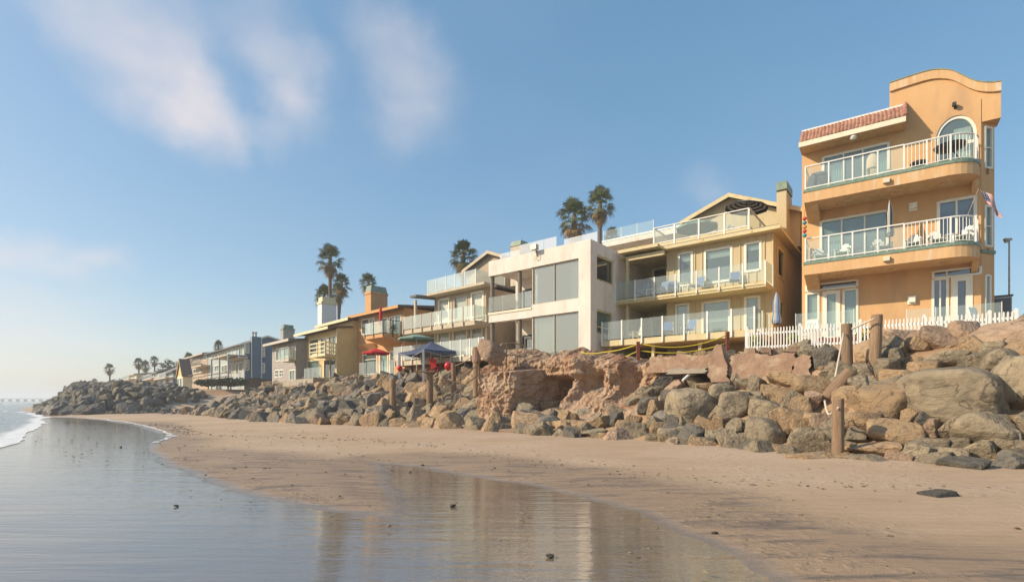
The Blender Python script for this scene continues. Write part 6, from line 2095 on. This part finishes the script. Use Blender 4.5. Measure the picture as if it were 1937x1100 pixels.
def sling(loc, rz, lab, m='blue_sling', grp='blue sling chairs'):
    e = empty('sling_chair', loc, rz, lab, 'chair', grp)
    for s_ in (-.28, .28):
        ob('side_frame', MB().tube([(s_, -.3, 0), (s_, -.3, .58), (s_, .22, .58), (s_, .32, .02)], .018, 6).tube([(s_, -.28, .42), (s_, .2, .36), (s_, .42, 1.0)], .018, 6), 'white_plastic', e)
    ob('seat', MB().add([(-.26, -.28, .42), (.26, -.28, .42), (.26, .2, .36), (-.26, .2, .36), (-.26, -.28, .435), (.26, -.28, .435), (.26, .2, .375), (-.26, .2, .375)],
                        [(0, 3, 2, 1), (4, 5, 6, 7), (0, 1, 5, 4), (1, 2, 6, 5), (2, 3, 7, 6), (3, 0, 4, 7)]), m, e)
    ob('backrest', MB().add([(-.26, .2, .38), (.26, .2, .38), (.26, .42, 1.02), (-.26, .42, 1.02), (-.26, .215, .37), (.26, .215, .37), (.26, .435, 1.01), (-.26, .435, 1.01)],
                            [(0, 1, 2, 3), (7, 6, 5, 4), (0, 4, 5, 1), (1, 5, 6, 2), (2, 6, 7, 3), (3, 7, 4, 0)]), m, e)
    return e
def rocker(loc, rz, lab, m='white_plastic'):
    e = empty('rocking_chair', loc, rz, lab, 'chair', 'rocking chairs')
    for s_ in (-.26, .26):
        ob('runner', MB().tube([(s_, -.5, .1), (s_, -.2, .02), (s_, .15, .02), (s_, .55, .12)], .025, 6), m, e)
        ob('leg', MB().box(s_ - .025, s_ + .025, -.27, -.22, .03, .62), m, e)
        ob('leg', MB().box(s_ - .025, s_ + .025, .2, .25, .03, .45), m, e)
        ob('armrest', MB().box(s_ - .045, s_ + .045, -.3, .28, .62, .65), m, e)
        ob('back_post', MB().bar((s_, .22, .4), (s_, .42, 1.18), .045), m, e)
    ob('seat', MB().box(-.27, .27, -.28, .25, .42, .46), m, e)
    for i in range(6):
        x = -.2 + .08 * i
        ob('back_slat', MB().bar((x, .24, .46), (x, .41, 1.1), .045, .016), m, e)
    ob('crest_rail', MB().bar((-.28, .415, 1.14), (.28, .415, 1.14), .03, .12), m, e)
    return e
def on(fr, px, d, z):
    return fr.w(fr.x(px, d), d, z)
for px, d, rz, lab in ((1551, .9, .3, 'white garden chair at the left end of the orange house lower balcony'), (1595, .8, -.2, 'white garden chair second from the left on the orange house lower balcony'), (1668, .8, .4, 'white garden chair below the closed parasol on the orange house balcony'),
                       (1728, .9, -.1, 'large white garden chair behind the first pickets of the orange house balcony'), (1772, .9, .2, 'low white garden chair before the glass door of the lower orange balcony'), (1825, .8, -.5, 'white slatted chair at the curved end of the lower orange balcony')):
    adirondack(on(A, px, d, F1), A.rot + rz, lab)
rocker(on(A, 1862, -.6, G0A - .4), A.rot + 1.0, 'white rocking chair on the patio at the right end of the orange house')
rocker(on(A, 1527, -.8, G0A - .4), A.rot - .5, 'white rocking chair behind the glass screen, left end of the orange house patio')
adirondack(on(PF, 1542, 1.0, ztop - .95), PF.rot + 2.9, 'white round backed chair right behind the picket fence')
for px, d, rz, lab in ((1212, .7, -.6, 'sling chair nearest the corner post on the upper olive deck'), (1250, .7, -.4, 'sling chair second from the corner post on the upper olive deck'), (1272, .9, .3, 'sling chair in front of the sliding door on the upper olive deck'),
                       (1318, .8, -.3, 'blue sling chair between the narrow and the wide window of the upper olive deck'), (1390, .8, .2, 'blue sling chair before the right edge of the wide upper window')):
    sling(on(B, px, d, D2B), B.rot + rz, lab)
for px, rz, lab in ((1264, .4, 'blue sling chair on the lower olive deck, left of two'), (1302, -.3, 'blue sling chair on the lower olive deck, right of two')):
    sling(on(B, px, -1.2, D1B), B.rot + rz, lab)
adirondack(on(B, 1202, -1.2, D1B), B.rot - .6, 'pale slatted chair near the left end of the lower olive deck', 'pale_plastic', None)
adirondack(on(B, 1345, 2.5, zTB + .31), B.rot - .8, 'white chair under the striped parasol on the roof terrace')
adirondack(on(B, 1388, 2.2, zTB + .31), B.rot + .9, 'white chair at the right end of the roof terrace')
def small_table(loc, rz, lab, m='white_plastic', h=.5, w=.5, top_round=False):
    e = empty('side_table', loc, rz, lab, 'table')
    ob('table_top', MB().lathe([(.001, h), (w / 2, h), (w / 2, h + .035), (.001, h + .035)], 16) if top_round else MB().box(-w / 2, w / 2, -w / 2, w / 2, h, h + .035), m, e)
    for a, b in ((-1, -1), (1, -1), (1, 1), (-1, 1)):
        q = w / 2 - .06
        ob('leg', MB().box(a * q - .02, a * q + .02, b * q - .02, b * q + .02, 0, h), m, e)
    return e
small_table(on(B, 1231, .6, D2B), B.rot, 'small white table between the sling chairs at the corner post')
small_table(on(B, 1296, .6, D2B), B.rot, 'round white table in front of the narrow upper window', h=.62, w=.6, top_round=True)
small_table(on(B, 1158, -1.3, D1B), B.rot, 'tall white plant stand at the left end of the lower olive deck', h=.85, w=.45)
# covered and open things on the top balcony of the orange house
def cover(loc, rz, lab, w, dp, h, m, name='covered_grill'):
    pr_ = [(1.0, 0), (1.02, .25), (.98, .55), (.9, .8), (.62, .95), (.3, 1.0), (.01, 1.0)]
    n = 16
    vs = [(w / 2 * r_ * math.copysign(abs(math.cos(a)) ** .6, math.cos(a)) * (1 + .03 * math.sin(5 * a)), dp / 2 * r_ * math.copysign(abs(math.sin(a)) ** .6, math.sin(a)), h * z_) for r_, z_ in pr_ for a in [2 * math.pi * j / n for j in range(n)]]
    fs = [(i * n + j, i * n + (j + 1) % n, (i + 1) * n + (j + 1) % n, (i + 1) * n + j) for i in range(len(pr_) - 1) for j in range(n)]
    return tag(ob(name, MB().add(vs, fs), m, smooth=True, loc=loc, rot=rz), lab, 'cover')
cover(on(A, 1549, .8, F2A), A.rot, 'grey covered grill at the left end of the top balcony', 1.0, .7, 1.0, 'grey_cover')
cover(on(A, 1650, .9, F2A), A.rot, 'tall cream covered heater before the sliding door of the top balcony', .5, .5, 1.35, 'cream_cover', 'covered_heater')
e = empty('fire_bowl', on(A, 1797, .8, F2A), A.rot, 'wide black bowl on a stand before the arched window', 'fire bowl')
ob('bowl', MB().lathe([(.05, .62), (.5, .78), (.58, .9), (.55, .93), (.3, .98), (.001, 1.02)], 20), 'dark_metal', e)
for k in range(3):
    a = 2.1 * k
    ob('leg', MB().tube([(.12 * math.cos(a), .12 * math.sin(a), .66), (.42 * math.cos(a), .42 * math.sin(a), 0)], .03, 6), 'dark_metal', e)
e = empty('potted_stand', on(A, 1738, .6, F2A), A.rot, 'low dark round stool by the first pickets of the top balcony', 'stool')
ob('seat', MB().lathe([(.001, .3), (.3, .3), (.33, .36), (.28, .42), (.001, .44)], 14), 'dark_metal', e)
for k in range(4):
    a = .8 + 1.57 * k
    ob('leg', MB().tube([(.2 * math.cos(a), .2 * math.sin(a), .3), (.27 * math.cos(a), .27 * math.sin(a), 0)], .025, 5), 'dark_metal', e)
# flag and wind sock
fp = on(A, 1848, .7, 0)
fzq = A.z(1848, 360, .7)
e = empty('flag', (fp.x, fp.y, fzq), A.rot, 'american flag with stars and stripes hanging at the lower balcony of the orange house', 'flag')
ob('pole', MB().tube([(-.3, .5, -1.0), (.06, -.05, .06)], .018, 6), 'grey_metal', e)
mat('flag_red', (.42, .02, .03), .8)
mat('flag_white', (.72, .68, .62), .8)
mat('flag_blue', (.02, .03, .10), .8)
fn, fm = 13, 12
def fpt(u, v):                    # u along the fly, v across the stripes, hanging in folds
    x = .06 + u * .50 + v * .40 * (1 - .45 * u)
    z = -u * 1.12 - v * .30 + .05 * math.sin(u * 9)
    y = -.05 + .11 * math.sin(u * 6 + v * 5) * (.3 + u)
    return (x, y, z)
for k in range(13):
    vs = [fpt(i / fm, (k + q) / 13) for i in range(fm + 1) for q in (0, 1)]
    kk = 5 if k < 7 else 0
    fs = [(2 * i, 2 * i + 1, 2 * i + 3, 2 * i + 2) for i in range(kk, fm)]
    ob('stripe', MB().add(vs, fs), 'flag_red' if k % 2 == 0 else 'flag_white', e)
vs = [fpt(.42 * i / 6, 7 / 13 * j / 6) for i in range(7) for j in range(7)]
ob('canton', MB().add(vs, [(i * 7 + j, i * 7 + j + 1, i * 7 + j + 8, i * 7 + j + 7) for i in range(6) for j in range(6)]), 'flag_blue', e)
for i in range(5):
    for j in range(4):
        c = Vector(fpt(.42 * (i + .5) / 5, 7 / 13 * (j + .5) / 4))
        st_ = [(c.x + (.02 if q % 2 == 0 else .008) * math.sin(q * math.pi / 5), c.y - .012, c.z + (.02 if q % 2 == 0 else .008) * math.cos(q * math.pi / 5)) for q in range(10)]
        ob('star', MB().add(st_, [tuple(range(10))]), 'flag_white', e)
sp = on(A, 1522, -.15, A.z(1522, 410, -.15))
e = empty('wind_spinner', sp, A.rot, 'red yellow and blue wind spinner hanging at the left corner of the orange house', 'wind spinner')
for i, (c, z) in enumerate((((.6, .05, .04), 0), ((.02, .25, .35), -.2), ((.65, .30, .02), -.4), ((.6, .05, .04), -.6), ((.02, .28, .4), -.8))):
    mat('spinner_%d' % i, c, .6)
    ob('segment', MB().lathe([(.02, z), (.085, z - .04), (.095, z - .12), (.02, z - .19)], 8), 'spinner_%d' % i, e)
ob('cord', MB().tube([(0, 0, .35), (0, 0, 0)], .008, 4), 'dark_metal', e)
# red chairs and balls under the canopy
for px, py, Y, lab in ((823, 694, 35.0, 'red garden chair under the navy canopy'),):
    q = at(px, py + 8, Y)
    adirondack(q, R(160), lab, 'red_cloth', None)
def ball(px, py, Y, r, lab):
    q = at(px, py, Y)
    e = empty('red_balloon', q, 0, lab, 'balloon')
    ob('envelope', MB().lathe([(.001, -1.15 * r), (.25 * r, -1.05 * r), (.7 * r, -.65 * r), (.97 * r, -.1 * r), (.95 * r, .3 * r), (.7 * r, .75 * r), (.35 * r, .97 * r), (.001, r)], 18), 'red_gloss', e, smooth=True)
    ob('knot', MB().lathe([(.001, -1.12 * r), (.07 * r, -1.3 * r), (.001, -1.3 * r)], 8), 'red_gloss', e)
    ob('string', MB().tube([(0, 0, -1.3 * r), (.02, .02, -1.3 * r - .5)], .006, 4), 'white_plastic', e)
mat('red_gloss', (.6, .015, .02), .15, None, 3, spec=.6)
ball(848, 692, 33.0, .27, 'red balloon to the right of the canopy beside the stairs')
ball(756, 696, 36.0, .2, 'small red balloon at the left leg of the canopy')
# dark plants on the peach balcony
def leafy(name, loc, lab, cat, r, h, n, m, seed, grp=None, trunk=True):
    rd = random.Random(seed)
    e = empty(name, loc, 0, lab, cat, grp)
    mb = MB()
    for i in range(n):
        v = Vector((rd.gauss(0, 1), rd.gauss(0, 1), rd.gauss(0, 1))).normalized() * (rd.random() ** .4)
        c = Vector((v.x * r, v.y * r, h * .55 + v.z * h * .45)) * (1 + .2 * noise.noise(v * 2 + Vector((seed, 0, 0))))
        a = Vector((rd.uniform(-1, 1), rd.uniform(-1, 1), rd.uniform(-.6, 1))).normalized()
        b = a.cross(Vector((rd.uniform(-1, 1), rd.uniform(-1, 1), rd.uniform(-1, 1)))).normalized()
        s_ = rd.uniform(.10, .2) * max(.6, r ** .6)
        mb.add([c - a * s_, c + b * s_ * .45, c + a * s_, c - b * s_ * .45], [(0, 1, 2, 3)])
    ob('crown', mb, m, e)
    if trunk:
        ob('trunk', MB().tube([(0, 0, -.4), (.03 * r, 0, h * .3), (0, .03 * r, h * .6)], [.06 * h, .05 * h, .02 * h], 8), 'palm_trunk', e)
    return e
q = on(E, 742, -.9, E.z(742, 632, -1))
leafy('potted_plant', q, 'leafy potted plant on the peach house balcony', 'plant', .35, .9, 120, 'leaf_dark', 3)
# shrubs above the cove and the far tree
for px, py, Y, r, h, lab, sd in ((394, 728, 76, 1.8, 1.2, 'low dark shrub at the cove, left of two', 5), (436, 728, 74, 2.6, 1.3, 'wide low dark shrub below the blue house, right of two', 6)):
    q = at(px, py, Y)
    leafy('shrub', (q.x, q.y, q.z - .3), lab, 'shrub', r, h, 900, 'leaf_dark', sd)
q = at(325, 700, 128)
leafy('broadleaf_tree', (q.x, q.y, 3), 'dense round tree behind the blue cottage', 'tree', 3.6, q.z - 3 + 2.6, 1500, 'leaf_dark', 9)
for px, Y, top, r, lab, sd in ((226, 150, 716, 3.0, 'bushy green clump left of the cream house', 11), (196, 152, 722, 2.2, 'small bush beside the lone far palm', 12)):
    q = at(px, top, Y)
    leafy('bush', (q.x, q.y, 3), lab, 'bush', r, q.z - 3, 700, 'leaf_dark', sd)
# ------------------------------------------------------------------ fan palms
def fan_leaf(mb, base, az, el, L, R_, seed, droop=.35, k=0):
    rd = random.Random(seed)
    d = Vector((math.cos(az) * math.cos(el), math.sin(az) * math.cos(el), math.sin(el)))
    side_ = Vector((-math.sin(az), math.cos(az), 0))
    up = side_.cross(d) * -1
    tip = base + d * L + Vector((0, 0, -.12 * L))
    mb.add([base - side_ * .03, base + side_ * .03, tip + side_ * .02, tip - side_ * .02], [(0, 1, 2, 3)], k)
    n = 15
    for i in range(n):
        a = (i / (n - 1) - .5) * R(230)
        rr = R_ * (1 - .22 * abs(i / (n - 1) - .5) * 2) * rd.uniform(.88, 1.06)
        v = (d * math.cos(a) + side_ * math.sin(a)).normalized()
        m_ = tip + v * rr * .55 + up * .06
        e = tip + v * rr + Vector((0, 0, -droop * rr * rd.uniform(.5, 1.2)))
        w = (d * -math.sin(a) + side_ * math.cos(a)) * rr * .07
        mb.add([tip, m_ - w, e, m_ + w], [(0, 1, 2, 3)], k)
def palm_meshes(seed, nl=34, R_=1.0):
    rd = random.Random(seed)
    g = MB()
    dr = MB()
    for i in range(nl):
        f = i / (nl - 1)
        az = i * 2.39996 + rd.uniform(-.2, .2)
        el = R(82) - f * R(150) + rd.uniform(-.15, .15)
        L = rd.uniform(.7, 1.25)
        base = Vector((0, 0, .25 - f * .7))
        if f > .74:
            fan_leaf(dr, base, az, el - .15, L * .85, R_ * .75, seed * 99 + i, .7)
        else:
            fan_leaf(g, base, az, el, L, R_ * rd.uniform(.8, 1.05), seed * 99 + i, .25 + .35 * f)
    # hanging dead skirt and flower stalks
    for i in range(16):
        az = rd.uniform(0, 6.28)
        fan_leaf(dr, Vector((0, 0, -.55 - rd.random() * .5)), az, R(-72) + rd.uniform(-.15, .25), rd.uniform(.4, .7), R_ * .55, seed * 77 + i, .9)
    return g.mesh('crown', 'palm_green'), dr.mesh('dry_fronds', 'palm_dry')
PM = [palm_meshes(3 + i, 42 + 3 * i) for i in range(4)]
def palm(px, py, Y, rpx, lab, var, zbase=3.0, lean=0.0, grp='fan palms'):
    c = at(px, py, Y)
    k = rpx * Y / FPX / 1.72
    e = empty('fan_palm', (c.x - lean, c.y, zbase), 0, lab, 'palm tree', grp)
    H_ = c.z - zbase
    pts = [(lean * q ** 2, .15 * math.sin(q * 3), H_ * q) for q in (-.05, .1, .3, .5, .7, .85, .97, 1.02)]
    ob('trunk', MB().tube(pts, [.34 * k + .1, .26 * k + .05, .2 * k + .05, .18 * k + .04, .17 * k + .04, .18 * k + .04, .24 * k, .2 * k], 10), 'palm_trunk', e, smooth=True)
    link('crown', PM[var % 4][0], e, (lean, 0, H_), var * 1.3, k)
    link('dry_fronds', PM[var % 4][1], e, (lean, 0, H_), var * 1.3, k)
palm(1135, 386, 61, 31, 'tallest fan palm, round crowned, rising above the white house', 0)
palm(1086, 412, 63, 36, 'ragged fan palm left of the tallest, above the white house', 1)
palm(1157, 446, 66, 17, 'small palm top peeping over the white annex', 2)
palm(876, 484, 62, 30, 'fan palm behind the gable of the tan house', 3)
palm(624, 490, 78, 27, 'tallest fan palm of the clump above the yellow house chimney', 0)
palm(646, 536, 80, 20, 'second fan palm of the clump, behind and right of the tallest', 1, lean=.8)
palm(640, 552, 84, 18, 'slender fan palm inside the clump behind the yellow house', 3)
palm(613, 560, 80, 22, 'low fan palm left of the yellow house chimney', 2)
palm(697, 536, 74, 20, 'fan palm peeping over the peach house chimney', 1)
palm(413, 654, 120, 11, 'small fan palm over the roof of the blue house', 2)
palm(357, 676, 120, 10, 'fan palm behind the tan row house', 0)
palm(292, 682, 150, 9.5, 'fan palm above the pale house, right of the pair', 1)
palm(262, 686, 150, 10, 'fan palm of the pair above the pale house, left one', 3)
palm(275, 691, 155, 10, 'fan palm of the pair above the pale house, right one', 2)
palm(207, 697, 145, 10, 'lone tall fan palm on the headland', 0)
palm(179, 721, 190, 6, 'tiny far palm left of the lone tall palm', 1)
palm(123, 733, 260, 4, 'faint tiny palm at the tip of the headland', 2)
# ------------------------------------------------------------------ street lamp and utility box behind the fence end
lp = at(1909, 585, 24)
e = empty('street_lamp', (lp.x, lp.y, 3.2), 0, 'tall grey lamp pole right of the orange house', 'street lamp')
tz = at(1909, 455, 24).z - 3.2
ob('pole', MB().tube([(0, 0, 0), (0, 0, tz)], [.045, .03], 10), 'grey_metal', e)
ob('lamp_head', MB().box(-.22, .08, -.07, .07, tz + .0, tz + .1).box(-.2, -.08, -.05, .05, tz - .09, tz - .001), 'grey_metal', e)
ob('junction_box', MB().box(-.07, .07, -.07, .07, 1.2, 2.0), 'dark_metal', e)
ub = at(1895, 585, 23)
e = empty('utility_cabinet', (ub.x, ub.y, 3.2), A.rot, 'grey utility cabinet between the orange house and the lamp pole', 'cabinet')
uz = at(1895, 562, 23).z - 3.2
ob('body', MB().box(-.3, .3, -.2, .3, 0, uz), 'blue_light', e)
ob('door', MB().box(-.26, .26, -.225, -.201, .2, uz - .08), 'grey_cover', e)
ob('lid', MB().box(-.34, .34, -.25, .34, uz + .001, uz + .06), 'dark_metal', e)
# planter with greens behind the fence
for px, lab, sd in ((1428, 'yellow green plant behind the left end of the picket fence', 21), (1634, 'bright green plant behind the fence between the posts', 22), (1500, 'small yellow green plant behind the second fence post', 23)):
    q = on(PF, px, .7, ztop - .95)
    mat('leaf_lime', (.28, .30, .03), .7, (.16, .22, .03), 3) if 'leaf_lime' not in M else None
    leafy('garden_plant', q, lab, 'plant', .28, .75, 110, 'leaf_lime', sd, trunk=False)
# ------------------------------------------------------------------ pebbles on the sand
PEB = [(333, 958, 12), (857, 958, 14), (645, 897, 7), (705, 855, 7), (800, 880, 8), (775, 893, 9), (895, 883, 10), (930, 891, 10), (973, 889, 10), (1000, 866 + 8, 9), (1027, 894, 13), (1048, 890, 10), (1042, 900, 10), (1143, 913, 14), (1225, 905, 16), (1250, 904, 10),
       (1290, 930, 16), (1352, 952, 13), (1362, 956, 13), (1346, 966, 14), (1352, 1010, 18), (1560, 1004, 20), (1540, 948, 14), (1622, 957, 14), (1638, 954, 12), (1772, 994, 16), (1795, 980, 14), (1832, 978, 16), (1040, 1054, 20), (1380, 1000, 12),
       (430, 848, 8), (480, 850, 7), (535, 841, 8), (560, 849, 7), (600, 842, 8), (628, 844, 8), (425, 852, 9), (385, 847, 7), (228, 846, 8), (685, 850, 8), (590, 833, 7), (510, 838, 7)]
ORD = 'first second third fourth fifth sixth seventh eighth ninth tenth eleventh twelfth thirteenth fourteenth fifteenth sixteenth seventeenth eighteenth nineteenth twentieth'.split()
cnt = {}
for i, (px, py, w) in enumerate(sorted(PEB)):
    g_ = gpt(px, py)
    k = g_.y / FPX
    r_ = w * k / 2 * .78
    o = rock(None, LOW[i % 6], (g_.x, g_.y, r_ * .22 + .01), (r_, r_ * .8, r_ * .45), (0, 0, random.uniform(0, 6)), 'd' if i % 3 else 't', 'pebble')
    inw = poly_sd(WET, g_.x, g_.y) > 0
    ds = '%s pebble %s' % ('dark' if i % 3 else 'tan', 'in the thin shining water film' if inw else ('on the far sand below the piled boulders' if px < 720 else 'on the damp sand beyond the pool'))
    cnt[ds] = cnt.get(ds, 0) + 1
    tag(o, ds + ', %s from the left' % ORD[cnt[ds] - 1], 'pebble', 'pebbles on the sand')
g_ = gpt(1778, 943)
k = g_.y / FPX
tag(rock(None, BLK[3], (g_.x, g_.y, .05), (32 * k, 22 * k, 10 * k), (0, 0, .2), 'd', 'flat_rock'), 'flat dark rock half buried in the sand at right', 'rock')

# ------------------------------------------------------------------ strand line: shell bits and weed scraps thrown about on the sand
sd = random.Random(5)
mb = MB()
lv = [([v.co.copy() for v in me.vertices], [tuple(q.vertices) for q in me.polygons]) for me in (rock_mesh('shell_bit', 300 + i, 40, 1, 6, True, .1, .5) for i in range(3))]
for i in range(1500):
    c = sd.random()
    if c < .45:
        s_ = sd.uniform(-55, 4)
        n_ = lerp(TOE, s_) - abs(sd.gauss(0, 1.1)) - .1
    elif c < .75:
        s_ = sd.uniform(-50, 2)
        n_ = 11.6 + 1.2 * math.sin(s_ * .3) + .05 * s_ + sd.gauss(0, .35)
    else:
        s_ = sd.uniform(-30, 3)
        n_ = sd.uniform(3, 14)
    p = wp(s_, n_)
    if p.y < 4.2 or n_ > lerp(TOE, s_):
        continue
    r = sd.uniform(.008, .026) * (1 + p.y * .03)
    v, f = sd.choice(lv)
    a = sd.uniform(0, 6.28)
    ca, sa = math.cos(a), math.sin(a)
    e = sd.uniform(.5, 2.0)
    mb.add([(p.x + r * (q.x * e * ca - q.y * sa), p.y + r * (q.x * e * sa + q.y * ca), .055 + r * q.z * .45) for q in v], f)
so = ob('shell_debris', mb, 'rock_grey')
so['kind'] = 'stuff'
so['label'] = 'scattered shell bits and weed scraps on the sand'
# ------------------------------------------------------------------ air
hz = MB().box(-6500, 5000, -4000, 5200, -4.0, 34)
m = bpy.data.materials.new('haze')
m.use_nodes = True
nt = m.node_tree
nt.nodes.clear()
o_ = nt.nodes.new('ShaderNodeOutputMaterial')
v_ = nt.nodes.new('ShaderNodeVolumePrincipled')
v_.inputs['Color'].default_value = (.90, .93, .97, 1)
v_.inputs['Density'].default_value = 0.0008
v_.inputs['Anisotropy'].default_value = .25
nt.links.new(v_.outputs[0], o_.inputs['Volume'])
M['haze'] = m
hzo = ob('haze', hz, 'haze')
hzo['kind'] = 'stuff'
